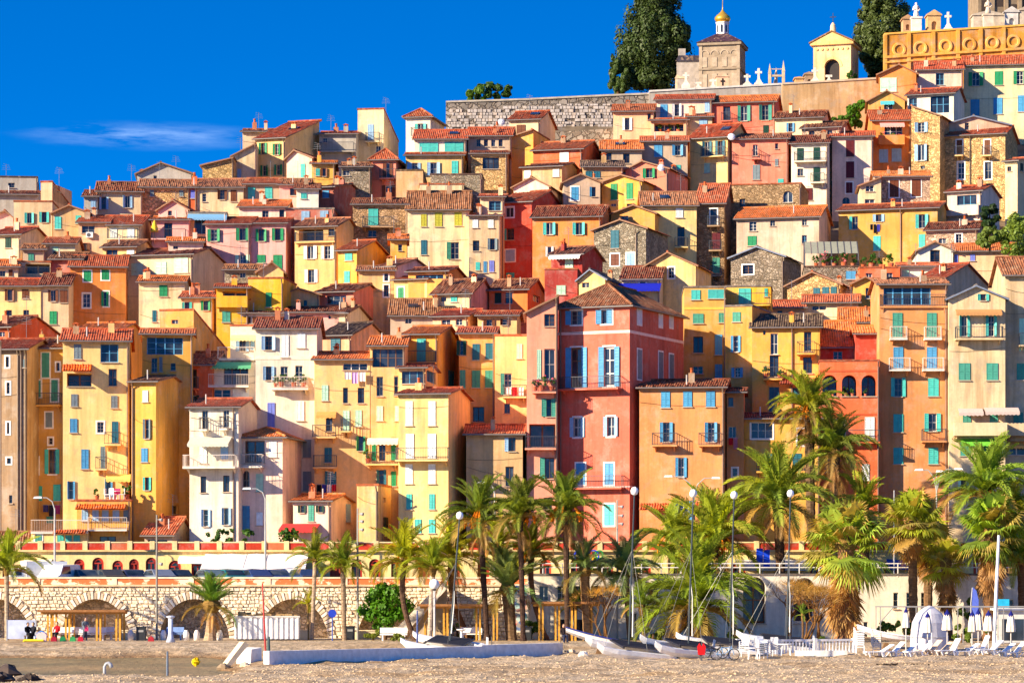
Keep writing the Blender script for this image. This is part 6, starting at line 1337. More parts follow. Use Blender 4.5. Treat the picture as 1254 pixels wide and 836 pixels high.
palm('tallest palm with orange fruit in front of the yellow quay house', 994, TERR_Z - .7, (991, 506), 46, 246.6, 'date', .34, 60, (128, 132, 44), (110, 88, 66), fruit=5, dead=8, seed=20)
palm('tall drooping palm in front of the red-orange arched house', 1024, TERR_Z - .7, (1022, 556), 50, 246.0, 'date', .36, 60, (112, 118, 52), (92, 78, 66), dead=14, seed=21, skirt=1.6)
palm('mid-height palm at the foot of the tall orange-brown house', 1060, ROAD_Z, (1058, 628), 42, 239, 'date', .3, 44, (120, 128, 40), (110, 82, 52), seed=22)
palm('shaggy fan palm with a long dead skirt beside the golden bare tree', 1033, .35, (1036, 668), 58, 218, 'fan', .5, 58, (134, 146, 60), (136, 100, 70), dead=44, seed=23, skirt=4.0)
palm('tall fan palm with pale scarred trunk behind the closed parasols', 1119, .35, (1117, 640), 46, 224, 'fan', .3, 46, (134, 138, 48), (150, 116, 80), dead=10, seed=24)
palm('broad green palm in front of the beige gabled quay house', 1204, ROAD_Z, (1206, 606), 64, 238, 'date', .36, 58, (112, 128, 50), (110, 88, 66), seed=25)
palm('small fan palm with brown hanging skirt behind the white tent', 1163, .35, (1158, 690), 36, 222, 'fan', .28, 34, (146, 142, 40), (112, 82, 58), dead=24, seed=26, skirt=1.8)
palm('big bushy fan palm with thick fibrous trunk at the right', 1211, .35, (1214, 652), 50, 221, 'fan', .42, 54, (112, 128, 46), (120, 88, 60), dead=20, seed=27, skirt=2.6)
palm('low fan palm cut by the right edge of the beach', 1252, .35, (1250, 690), 46, 223, 'date', .24, 44, (128, 132, 40), (104, 78, 54), seed=28)
palm('tiny potted palm on the white balustrade', 983, .9, (983, 755), 14, 214, 'stiff', .07, 18, (96, 112, 46), (110, 84, 58), seed=29)
palm('yellowish fan palm between the two tall fan palms at right', 1136, .35, (1137, 668), 40, 228, 'fan', .3, 40, (142, 140, 48), (120, 92, 66), dead=8, seed=30)
palm('date palm behind the fan palms at the right edge', 1240, ROAD_Z, (1238, 640), 50, 237, 'date', .3, 46, (128, 130, 42), (110, 84, 60), seed=31)
palm('grey-green low palm between the two catamaran masts', 790, .35, (786, 745), 30, 217, 'date', .15, 30, (104, 116, 52), (112, 92, 70), seed=32)
palm('low young palm at the foot of the pink palace', 706, .35, (704, 745), 26, 226, 'date', .12, 24, (116, 126, 52), (112, 92, 70), seed=33)
palm('golden palm behind the tall trio beside the stair', 608, ROAD_Z, (612, 668), 38, 238, 'date', .24, 36, (140, 140, 40), (110, 86, 60), seed=34)

def clump(mb, c, R3, n, leaf, rn, per=110, flat=.6):
    """leaf-sized faces through lumpy lobes on an ellipsoid"""
    lobes = []
    for _ in range(max(6, n // per)):
        while True:
            v = Vector((rn.uniform(-1, 1), rn.uniform(-1, 1), rn.uniform(-1, 1)))
            if .15 < v.length < 1: break
        v = v.normalized() * rn.uniform(.5, .95); lobes.append((v, rn.uniform(.22, .42) * (.85 if per > 150 else 1)))
    for i in range(n):
        v, rr = lobes[i % len(lobes)]
        d = Vector((rn.gauss(0, 1), rn.gauss(0, 1), rn.gauss(0, 1))).normalized() * rr * rn.uniform(.55, 1.0)
        q = v + d; p = Vector((c[0] + q.x * R3[0], c[1] + q.y * R3[1], c[2] + q.z * R3[2]))
        nrm = (d.normalized() + Vector((rn.uniform(-1, 1), rn.uniform(-1, 1), rn.uniform(-.4, 1))) * flat).normalized()
        x = nrm.orthogonal().normalized(); y = nrm.cross(x); a = rn.uniform(0, 6.28); x, y = x * math.cos(a) + y * math.sin(a), y * math.cos(a) - x * math.sin(a)
        s = leaf * rn.uniform(.6, 1.35); mb.add([p - x * s * .5, p - y * s * .32, p + x * s * .6, p + y * s * .32], [(0, 1, 2, 3)])
def tree(name, label, loc, parts, col, leaf, trunk=None, mat='leaf', cat='tree', group=None, tcol=(96, 72, 52), seed=0):
    rn = random.Random(seed); E = empty(name, loc, 0, label, cat, group); mb = MB()
    for c, R3, n in parts: clump(mb, c, R3, int(n * (2.8 if mat == 'needle' else 1)), leaf, rn, 165 if mat == 'needle' else 110, .35 if mat == 'needle' else .6)
    cr = mb.build('crown', M[mat], E, rgb(*col))
    if trunk: 
        t = MB()
        for pts, rad in trunk: t.tube(pts, rad, 8)
        t.build('trunk', M['bark'], E, rgb(*tcol))
    return E
# big cypress (several stems) left of the chapel
CYD = 391; cb = pix(800, 112, CYD); m_ = K * CYD
def cyp(items): return [(((x - 800) * m_, 0, (112 - y) * m_ + .5), (rx * m_, rx * m_ * .9, rz * m_), n) for x, y, rx, rz, n in items]
tree('cypress_tree', 'huge dark cypress with uneven crown left of the domed chapel', (cb.x, CYD, cb.z - .5), cyp([(800, 60, 42, 55, 7000), (800, 18, 32, 42, 4200), (812, 0, 24, 34, 2400), (778, 74, 24, 36, 3000), (828, 50, 18, 34, 2000), (800, 96, 34, 16, 1600), (806, -22, 20, 28, 1600)]), (66, 84, 36), .36, [([(0, 0, -.5), (0, 0, 9)], [.6, .3])], 'needle', seed=41, group='dark cypresses of the cemetery')
tree('cypress_tree', 'short bushy cypress at the left foot of the huge cypress', (pix(757, 115, CYD - 2).x, CYD - 2, cb.z - .6), [((0, 0, 2.0), (1.5, 1.4, 2.2), 2200), ((-.6, 0, 3.6), (.55, .5, 1.3), 500)], (72, 92, 36), .36, [([(0, 0, -.4), (0, 0, 2)], [.25, .15])], 'needle', seed=42, group='dark cypresses of the cemetery')
C2 = 386; cb2 = pix(1080, 95, C2); m_ = K * C2
tree('cypress_tree', 'dark cypress between the temple tomb and the roundel wall', (cb2.x, C2, cb2.z - .6), [(((x - 1080) * m_, 0, (95 - y) * m_ + .5), (rx * m_, rx * m_, rz * m_), n) for x, y, rx, rz, n in ((1075, 62, 30, 36, 4200), (1086, 28, 30, 36, 4000), (1078, 5, 22, 24, 1800), (1062, 40, 18, 28, 1500), (1078, 85, 18, 16, 900))], (74, 88, 38), .36, [([(0, 0, -.5), (0, 0, 6)], [.5, .3])], 'needle', seed=43, group='dark cypresses of the cemetery')
def bush(label, x, y, rx, rz, D, col, n=900, leaf=.3, z=None, seed=0, name='bush', group='shrubs'):
    p = pix(x, y, D); m_ = K * D; zb = p.z - rz * m_ if z is None else z
    return tree(name, label, (p.x, D, zb), [((0, 0, p.z - zb), (rx * m_, rx * m_ * .8, rz * m_), n)], col, leaf, [([(0, 0, -.3), (0, 0, p.z - zb)], [.12, .06])], 'leaf', 'bush', group, seed=seed)
bush('round green shrub on the cemetery wall, left of two', 583, 114, 13, 12, 374, (84, 116, 36), 900, .45, seed=51); bush('round green shrub on the cemetery wall, right of two', 608, 112, 17, 13, 374.5, (78, 110, 34), 1300, .45, seed=52)
bush('bright green clipped shrub beside the tan cemetery wall', 1047, 139, 14, 16, 352, (96, 146, 30), 1500, .4, seed=53); bush('low bright green hedge left of the clipped shrub', 1028, 146, 12, 8, 351, (96, 140, 34), 700, .4, seed=54); bush('bright green hedge top under the temple tomb', 1052, 128, 13, 8, 358, (92, 142, 30), 700, .4, seed=55)
bush('small round bush before the temple tomb', 1043, 93, 6, 8, 376, (60, 100, 34), 350, .35, seed=56)
bush('dark ivy bank below the narrow cream house', 1212, 262, 16, 12, 313, (44, 66, 30), 900, .4, seed=57); bush('grey-green olive tree at the right edge of the hillside', 1246, 290, 22, 30, 300, (112, 132, 52), 2400, .35, seed=58, name='olive_tree'); bush('olive bush left of the olive tree at right', 1212, 290, 20, 14, 301, (104, 122, 50), 1500, .35, seed=59, name='olive_tree'); bush('ivy patch hanging behind the low pinkish rubble house', 1213, 277, 12, 10, 308, (50, 74, 34), 600, .4, seed=60)
p = pix(470, 738, 224); tree('round_tree', 'dense round bright green tree beside the stair', (p.x, 224, .3), [((0, 0, p.z - .3), (1.95, 1.8, 1.75), 3800), ((-.3, 0, p.z - 1.3), (1.3, 1.2, .9), 900)], (86, 138, 26), .26, [([(0.1, 0, -.2), (.2, 0, 1.4), (-.4, 0, 2.4)], [.13, .11, .07]), ([(.15, 0, .8), (.7, 0, 2.4)], [.09, .05])], 'leaf', 'tree', None, seed=61)
# golden bare tamarisks
def bare(label, x, D, hgt, spread, seed, col=(190, 152, 84)):
    rn = random.Random(seed); b = atz(x, D, .3); E = empty('tamarisk_tree', b, 0, label, 'tree', 'golden bare tamarisks behind the beach'); tb = MB(); lf = MB(); ends = []
    def grow(p, d, ln, r, lv):
        q = p + d * ln; mid = p + d * ln * .5 + Vector((rn.uniform(-1, 1), rn.uniform(-1, 1), 0)) * ln * .08; tb.tube([p, mid, q], [r, r * .8, r * .6], 5)
        if lv == 0: ends.append((q, d)); return
        for _ in range(3):
            nd = (d + Vector((rn.uniform(-1, 1) * .8, rn.uniform(-1, 1) * .6, rn.uniform(-.2, .5)))).normalized(); grow(q, nd, ln * .72, r * .58, lv - 1)
    for k in range(3): grow(Vector((rn.uniform(-.2, .2), 0, 0)), Vector((rn.uniform(-.5, .5) * spread, rn.uniform(-.3, .3), 1)).normalized(), hgt * .34, .1, 3)
    for q, d in ends:
        for _ in range(9):
            v = (d + Vector((rn.uniform(-1, 1), rn.uniform(-1, 1), rn.uniform(-.8, .8)))).normalized(); s = rn.uniform(.3, .75); a = q + v * rn.uniform(0, .3); w = v.orthogonal().normalized() * .016
            lf.add([a - w, a + w, a + v * s - Vector((0, 0, .12 * s))], [(0, 1, 2)])
    tb.build('trunk', M['bark'], E, rgb(120, 86, 50)); lf.build('crown', M['leaf'], E, rgb(*col))
bare('golden leafless tamarisk left of the shaggy fan palm', 985, 216, 4.6, 1.2, 71); bare('second golden tamarisk close to the shaggy fan palm', 1004, 219, 4.4, 1.2, 72, (186, 148, 86)); bare('golden tamarisk behind the first catamaran', 742, 221, 4.4, .9, 73); bare('tall golden tamarisk left of the white mast', 965, 221, 5.0, .8, 74, (200, 158, 84))
rb_ = random.Random(77)
for i, (x, y, rx, rz, D, lab) in enumerate(((930, 783, 16, 7, 212, 'flowering low hedge behind the white plastic tables'), (965, 786, 14, 6, 212, 'low hedge at the left of the golden tamarisk'), (1010, 785, 14, 6, 214, 'low hedge right of the golden tamarisk'), (1085, 770, 14, 10, 220, 'light green bush behind the white rowing boat'), (1108, 765, 10, 12, 222, 'upright light green bush behind the first parasol'), (1178, 775, 14, 14, 214, 'yucca-like bush right of the white tent'), (1190, 745, 20, 14, 222, 'spiky bright bush under the big fan palm'), (1222, 770, 18, 14, 214, 'dense bush behind the last parasols'), (1246, 765, 14, 20, 216, 'bush cut by the right edge behind the beach'), (800, 775, 14, 10, 215, 'shrub behind the first catamaran mast'), (900, 777, 14, 10, 217, 'shrub under the huge canary palm'), (650, 768, 16, 9, 228, 'green shrub behind the middle pergola'), (560, 772, 14, 8, 226, 'ivy patch under the middle pergola'), (457, 776, 10, 6, 222, 'light green border plant by the white bench'), (490, 780, 12, 5, 219, 'yellow-green border plant at the stair foot'), (780, 700, 22, 14, 236, 'dark hedge on the road behind the palace palm'), (735, 690, 14, 12, 238, 'dark shrub at the foot of the pink palace'))):
    bush(lab, x, y, rx, rz, D, rb_.choice(((100, 122, 40), (86, 112, 40), (118, 128, 44))), 420, .26, seed=80 + i, group='shrubs behind the beach')
# ---------------------------------------------------------------- beach and promenade furniture
WHITE = rgb(240, 238, 234)
def bz(p): return beach_z(p.x, p.y)
def on(x, D):
    p = atz(x, D, 0); p.z = beach_z(p.x, D); return p
# pergolas
def pergola(label, x0, x1, ytop, D, posts):
    a = atz(x0, D, PROM_Z); E = empty('pergola', a, 0, label, 'pergola', 'timber pergolas on the promenade'); m_ = K * D; zt = pix(x0, ytop, D).z - PROM_Z; w = (x1 - x0) * m_
    for px_ in posts:
        u = (px_ - x0) * m_
        for du in (-.16, .1):
            for v in (0, 2.4): MB().box(u + du, u + du + .13, v, v + .13, 0, zt - .22).build('post', M['wood'], E, rgb(214, 158, 66))
    for v in (-.05, 2.4): MB().box(.2, w - .2, v, v + .1, zt - .22, zt - .04).build('beam', M['wood'], E, rgb(196, 142, 70))
    n = int(w / .3)
    for i in range(n): MB().box(w * (i + .2) / n, w * (i + .2) / n + .07, -.5, 2.9, zt - .037, zt + .09).build('slat', M['wood'], E, rgb(176, 126, 76))
    MB().box(0, w, -.56, -.503, zt - .05, zt + .11).build('fascia', M['wood'], E, rgb(150, 104, 64))
pergola('timber pergola in front of the second arch', 47, 154, 748, 221, (60, 82, 120, 144))
pergola('timber pergola right of the stair among the palms', 511, 616, 741, 222, (522, 545, 585, 606))
pergola('timber pergola before the cream pavilion', 650, 738, 738, 221, (662, 682, 702, 722))
def bench(label, x, D, w=1.9, col=(242, 240, 236)):
    E = empty('bench', atz(x, D, PROM_Z), 0, label, 'bench', 'white benches along the promenade'); c = rgb(*col)
    MB().box(-w/2, w/2, -.25, .25, .42, .5).build('seat', M['paint'], E, c); MB().add([(-w/2, .22, .55), (w/2, .22, .55), (w/2, .32, .95), (-w/2, .32, .95), (-w/2, .29, .55), (w/2, .29, .55), (w/2, .39, .95), (-w/2, .39, .95)], [(0,1,2,3),(7,6,5,4),(3,2,6,7),(0,3,7,4),(1,5,6,2),(0,4,5,1)]).build('backrest', M['paint'], E, c)
    for u in (-w/2 + .15, w/2 - .25): MB().box(u, u + .1, -.22, .3, 0, .42).build('leg', M['paint'], E, c)
for x, D, w, lab in ((76, 223, 1.7, 'white bench at the left under the first pergola'), (90, 224, 1.5, 'white bench in the middle under the first pergola'), (113, 223, 2.0, 'white bench at the right under the first pergola'), (127, 224.5, 1.5, 'white bench behind the right post of the first pergola'), (482, 221, 2.0, 'white bench beside the stair foot'), (577, 223, 1.6, 'white bench under the middle pergola')):
    bench(lab, x, D, w)
bench('blue-backed bench in front of the third arch', 214, 224, 1.3, (120, 150, 200))
# low white plinths in the arches
for i, (x, w) in enumerate(((157, 1.2), (300, 1.3), (366, 1.9), (450, 2.2))):
    o = tag(MB().box(-w/2, w/2, -.2, .2, 0, .62).box(-w/2 - .05, w/2 + .05, -.25, .25, .62, .7).build('low_wall', M['plaster'], None, rgb(246, 226, 186), False, atz(x, 226, PROM_Z)), ('cream low wall in the second arch', 'cream low wall in the third arch', 'cream low wall in the fourth arch', 'cream low wall left of the round tree')[i], 'wall', 'cream low walls before the arches')
for x, lab in ((160, 'white bollard right of the first pergola'), (200, 'white bollard left of the pale column'), (241, 'white bollard between the bench and the stout palm'), (269, 'white bollard right of the stout palm'), (228, 'white bollard beside the blue bench')):
    tag(MB().lathe([(.22, 0), (.22, .5), (.16, .62), (.12, .75)], 10).build('bollard', M['concrete'], None, WHITE, True, atz(x, 223, PROM_Z)), lab, 'bollard', 'white bollards along the promenade')
E = empty('shower_column', atz(209, 216, PROM_Z), 0, 'pale blue column with round cap in front of the third arch', 'column'); MB().lathe([(.34, 0), (.22, .35), (.17, .6), (.17, 1.7)], 14).build('shaft', M['paint'], E, rgb(196, 206, 226), True); MB().lathe([(.17, 1.7), (.3, 1.78), (.3, 1.86), (.1, 1.9)], 14).build('cap', M['paint'], E, rgb(206, 214, 230))
def bin_(label, x, D): E = empty('litter_bin', atz(x, D, PROM_Z), 0, label, 'bin', 'dark litter bins'); MB().box(-.33, .33, -.3, .3, 0, .95).build('body', M['metal'], E, rgb(46, 48, 48)); MB().box(-.36, .36, -.33, .33, .95, 1.02).build('lid', M['metal'], E, rgb(30, 32, 34)); MB().box(-.2, .2, -.32, -.303, .62, .78).build('slot', M['metal'], E, rgb(150, 150, 146))
bin_('dark litter bin between the second and third arch', 173, 222); bin_('dark litter bin right of the fourth arch', 429, 225); bin_('dark litter bin left of the cream pavilion', 645, 222)
# container and display panel
E = empty('skip_container', atz(287, 222, PROM_Z), R(2), 'ribbed white skip container full of rubble before the fourth arch', 'container'); w = 81 * K * 222 - .1
MB().box(0, w, 0, 2.1, .1, 1.75).build('body', M['paint'], E, rgb(232, 230, 224))
for i in range(13): MB().box(w * i / 12.5, w * i / 12.5 + .13, -.08, -.003, .12, 1.7).build('rib', M['paint'], E, rgb(240, 238, 232))
MB().box(-.05, w + .05, -.12, -.003, 1.7, 1.8).build('rim', M['paint'], E, rgb(216, 212, 204)); MB().box(.2, w - .2, .1, 2, 0, .1).build('skid', M['metal'], E, rgb(60, 58, 56))
rn = random.Random(9); rub = MB()
for _ in range(60): s = rn.uniform(.08, .3); rub.cbox(rn.uniform(.3, w - .3), rn.uniform(.2, 1.9), 1.7 + rn.uniform(0, .3) * (1 - abs(rn.uniform(-1, 1))), s * 2, s, s)
stuff(rub.build('rubble', M['wood'], E, rgb(170, 140, 96)))
E = empty('display_panel', atz(9, 222, PROM_Z), 0, 'pale blue printed panel fence at the left edge by the first arch', 'panel'); MB().box(0, 2.05, 0, .06, .12, 1.5).build('panel', m_flat('printed_panel', (0.45, 0.52, 0.72, 1), .6, .3, 0, .25, 1.2), E); [MB().box(u, u + .07, -.02, .08, 0, 1.55).build('post', M['metal'], E, rgb(170, 174, 180)) for u in (-.07, 2.06)]
# lamps and poles
def street_lamp(label, xp, ytop, heads, D, zb, col=(176, 176, 172)):
    p = atz(xp, D, zb); E = empty('street_lamp', p, 0, label, 'street lamp', 'street lamps of the quay road'); zt = pix(xp, ytop, D).z - zb; c = rgb(*col)
    MB().tube([(0, 0, 0), (0, 0, zt * .5), (0, 0, zt)], [.1, .08, .06], 8).build('pole', M['metal'], E, c)
    for hx, hy in heads:
        q = pix(hx, hy, D); dx, dz = q.x - p.x, q.z - zb
        MB().tube([(0, 0, zt - .1), (dx * .18, 0, zt + (dz - zt) * .62), (dx * .55, 0, zt + (dz - zt) * .98), (dx, 0, dz)], [.05, .045, .04, .035], 6).build('arm', M['metal'], E, c)
        s = 1 if dx > 0 else -1
        MB().add([(dx - s*.1, -.13, dz - .07), (dx + s*.6, -.16, dz - .07), (dx + s*.6, .16, dz - .07), (dx - s*.1, .13, dz - .07), (dx - s*.05, -.07, dz + .1), (dx + s*.5, -.1, dz + .08), (dx + s*.5, .1, dz + .08), (dx - s*.05, .07, dz + .1)], [(0,1,5,4),(1,2,6,5),(2,3,7,6),(3,0,4,7),(4,5,6,7),(3,2,1,0)]).build('lamp_head', M['metal'], E, rgb(232, 230, 224))
street_lamp('single-arm street lamp before the olive-ochre house', 67, 622, [(50, 609)], 239, ROAD_Z); street_lamp('single-arm street lamp before the pale pink hip-roofed house', 325, 610, [(306, 598)], 239, ROAD_Z)
street_lamp('two-armed street lamp before the orange quay house', 850, 606, [(822, 583), (873, 585)], 240, ROAD_Z); street_lamp('three-headed street lamp before the tall orange-brown house', 1147, 600, [(1129, 575), (1170, 574), (1147.6, 577)], 240, ROAD_Z); street_lamp('single-arm street lamp before the tan quay house', 606, 604, [(593, 591)], 240, ROAD_Z)
def pole(label, x, yt, D, zb, r=.08, col=(150, 146, 138), spots=(), name='light_pole', cat='pole', lean=0.0, group='slim poles on the promenade'):
    p = atz(x, D, zb); zt = pix(x, yt, D).z - zb; E = empty(name, p, 0, label, cat, group); MB().tube([(0, 0, -.2), (lean / 2, 0, zt / 2), (lean, 0, zt)], [r, r * .9, r * .7], 8).build('shaft', M['metal'], E, rgb(*col))
    for y in spots:
        z = pix(x, y, D).z - zb; MB().bar((0, 0, z), (.22, -.1, z + .02), .05).build('bracket', M['metal'], E, rgb(*col)); MB().tube([(.2, -.1, z), (.42, -.22, z - .03)], [.08, .13], 8).build('spotlight', M['metal'], E, rgb(150, 150, 150))
    return E
pole('tall camera pole between the second and third arch', 192, 630, 224, PROM_Z, .09, (130, 126, 116), (636, 690)); pole('tall spotlight pole left of the round tree', 438, 622, 224, PROM_Z, .09, (150, 146, 138), (629, 638, 648)); pole('grey spotlight pole before the pink palace', 756, 612, 226, PROM_Z, .08, (170, 166, 160), (620, 631, 641, 718)); pole('thin grey pole before the tall orange-brown house', 1095, 600, 238, ROAD_Z, .07, (170, 170, 172))
pole('slanting red pole stuck in the beach by the white slab', 326, 714, 178, -.1, .06, (190, 44, 36), name='red_pole', lean=-.22, group='poles stuck in the beach'); pole('short dark post beside the red pole', 329, 779, 177, -.1, .11, (40, 70, 70), name='post', group='poles stuck in the beach'); pole('thin steel post in the shallow pool', 205, 797, 164, -.4, .07, (96, 110, 130), name='post', group='poles stuck in the beach'); pole('thin blue post behind the white slab wall', 511, 747, 196, 0, .07, (60, 80, 140), name='post', group='poles stuck in the beach'); pole('short wire post right of the long white slab', 602, 779, 200, 0, .04, (90, 84, 76), name='post', group='poles stuck in the beach'); pole('stout tilted white mast rising at the right edge', 1217, 655, 210, .3, .13, (236, 236, 238), name='white_mast', lean=.35, group=None)
E = empty('globe_lamp', on(532, 199), 0, 'white globe lamp on a slim pole left of the palms', 'lamp'); zt = pix(532, 715, 199).z - E.location.z; MB().tube([(0, 0, -.1), (0, 0, zt - .3)], .06, 8).build('pole', M['metal'], E, rgb(216, 214, 210)); MB().lathe([(.02, -.34), (.2, -.28), (.32, -.1), (.34, .05), (.26, .24), (.1, .34), (.02, .35)], 16, (0, 0, zt)).build('globe', M['paint'], E, rgb(250, 248, 240), True); MB().lathe([(.1, -.42), (.14, -.3)], 10, (0, 0, zt)).build('collar', M['metal'], E, rgb(60, 60, 60))
E = empty('road_sign', atz(407, 221, PROM_Z), 0, 'round blue road sign on a blue post by the fourth arch', 'sign'); MB().tube([(0, 0, 0), (0, 0, 2.0)], .045, 8).build('post', M['metal'], E, rgb(60, 90, 170)); o = MB().lathe([(.30, -.02), (.30, .02)], 20).build('disc', M['metal'], E, rgb(30, 60, 180), False, (0, -.06, 2.0)); o.rotation_euler = (R(90), 0, 0)
E = empty('information_panels', atz(938, 237, ROAD_Z), 0, 'pair of tall blue panels on posts behind the palms', 'sign'); [MB().box(u, u + .5, 0, .06, z0, z1).build('panel', M['paint'], E, rgb(20, 70, 220)) for u, z0, z1 in ((-.75, 2.0, 3.1), (-.2, 1.6, 3.0))]; MB().box(-.3, -.22, .07, .13, 0, 3).build('post', M['metal'], E, rgb(150, 150, 150))
# colourful looped sign on the railing, right of the tall trio
E = empty('loop_sign', atz(722, 235, ROAD_Z), 0, 'sign of coloured loops on the promenade before the palace', 'sign')
for cx_, cz_, r_, c in ((-.75, 2.5, .42, (30, 60, 200)), (-.2, 2.7, .36, (200, 60, 40)), (.3, 2.5, .42, (30, 70, 210)), (.05, 2.35, .24, (240, 180, 30)), (.75, 2.6, .3, (40, 150, 70))):
    MB().tube([(cx_ + r_ * math.cos(2*math.pi*k/18), 0, cz_ + r_ * math.sin(2*math.pi*k/18)) for k in range(19)], .06, 6, False).build('loop', M['paint'], E, rgb(*c))
for u in (-.7, .6): MB().box(u, u + .06, -.03, .03, 0, 2.2).build('post', M['metal'], E, rgb(120, 120, 120))
# mosaic wall panel by the middle pergola
def m_mosaic():
    t = NT('mosaic'); v = t.n('ShaderNodeTexVoronoi'); v.inputs['Scale'].default_value = 3.2; t.l(t.pos(), v.inputs['Vector']); sp = t.n('ShaderNodeSeparateColor'); t.l(v.outputs['Color'], sp.inputs[0])
    return t.done(t.ramp(sp.outputs[0], [(.2, rgb(40, 90, 170)), (.4, rgb(220, 226, 220)), (.55, rgb(110, 190, 190)), (.7, rgb(200, 60, 50)), (.85, rgb(230, 220, 200))]), .4, .4)
E = empty('mosaic_panel', atz(633, 228.6, PROM_Z), 0, 'tall pale blue mosaic panel between the pergolas', 'panel'); MB().box(-.6, .75, 0, .1, .6, 4.0).build('mosaic', m_mosaic(), E); MB().box(-.72, .87, -.04, -.003, .48, .6).box(-.72, .87, -.04, -.003, 4.0, 4.12).box(-.72, -.6, -.04, -.003, .6, 4.0).box(.75, .87, -.04, -.003, .6, 4.0).build('panel_border', M['plaster'], E, rgb(244, 234, 214))
# long white slab wall across the sand
A, B = gnd(326, 815, -.1), gnd(686, 801, 0.0); d = B - A; Lw = d.xy.length; rz = math.atan2(d.y, d.x)
E = empty('slab_wall', (A.x, A.y, -.15), rz, 'long low white concrete slab wall lying across the sand', 'wall')
for i, (s0, s1, h0, h1) in enumerate(((0, .42, .92, .88), (.42, .70, .86, .86), (.70, 1.0, .92, .92))):
    MB().prism([(Lw*s0 + .01, 0), (Lw*s1 - .01, 0), (Lw*s1 - .01, h1), (Lw*s0 + .01, h0)], 1, -.22, .22).build('slab', M['concrete'], E, rgb(232, 230, 228))
p = gnd(311, 812, -.1); E = empty('broken_slab', (p.x - .3, p.y + .2, -.1), R(60), 'squat white concrete block at the left end of the slab wall', 'block'); MB().prism([(-.6, 0), (.6, 0), (.55, .95), (-.5, .85)], 1, -.5, .5).build('block', M['concrete'], E, rgb(240, 236, 228))
def rock(label, p, s, col, seed, flat=.6, group='rocks on the beach'):
    rn = random.Random(seed); mb = MB(); n, m2 = 9, 6
    for j in range(m2 + 1):
        t = math.pi * j / m2
        for i in range(n):
            a = 2*math.pi*i/n; r = s * (1 + rn.uniform(-.28, .28)); mb.v.append((r*math.sin(t)*math.cos(a), r*math.sin(t)*math.sin(a), r*flat*math.cos(t) + s*flat*.45))
    for j in range(m2):
        for i in range(n): a = j*n + i; b = j*n + (i+1) % n; mb.f.append((a, a + n, b + n, b))
    o = mb.build('rock', M['concrete'], None, rgb(*col), False, p); tag(o, label, 'rock', group); return o
p = gnd(287, 815, -.1); E = empty('tilted_slab', p, R(25), 'pale stone slab leaning against the white concrete block', 'slab'); MB().add([(-.7, -.4, 0), (-.35, -.4, 0), (.75, -.4, 1.25), (.45, -.4, 1.4), (-.7, .4, 0), (-.35, .4, 0), (.75, .4, 1.25), (.45, .4, 1.4)], [(0,1,2,3),(7,6,5,4),(0,4,5,1),(1,5,6,2),(2,6,7,3),(3,7,4,0)]).build('slab', M['concrete'], E, rgb(226, 206, 172))
for x, y, s, c, lab in ((10, 830, .75, (84, 72, 66), 'big dark rock at the bottom left corner'), (3, 834, .6, (70, 62, 60), 'dark rock at the very corner of the picture'), (18, 828, .36, (56, 48, 46), 'dark round rock right of the big corner rock'), (38, 832, .42, (66, 56, 50), 'long dark rock at the edge of the pool'), (27, 833, .3, (72, 62, 56), 'small dark rock between the corner rocks'), (275, 816, .4, (150, 130, 106), 'brown rock left of the leaning slab'), (300, 816, .3, (216, 196, 166), 'pale rock under the leaning slab'), (714, 806, .36, (236, 228, 216), 'white rock left of the first catamaran'), (700, 803, .3, (196, 180, 156), 'pale rock right of the long slab'), (690, 799, .26, (150, 138, 120), 'small grey rock at the end of the slab')):
    q = gnd(x, y, -.1); rock(lab, (q.x, q.y, beach_z(q.x, q.y) - .05), s, c, int(x * 3 + y))
o = rock('yellow buoy lying on the sand by the pool', gnd(240, 812, -.15), .24, (246, 206, 20), 5, 1.0, None); o.name = 'buoy'; o['category'] = 'buoy'
p = gnd(128, 829, -.1); E = empty('water_pipe', (p.x, p.y, -.4), 0, 'bent steel water pipe standing in the shallow pool', 'pipe'); MB().tube([(0, 0, 0), (0, 0, .85), (.08, 0, 1.0), (.2, 0, 1.04), (.32, 0, .95), (.36, 0, .8)], [.08, .08, .08, .09, .1, .1], 10).build('pipe', M['metal'], E, rgb(170, 174, 180), True)
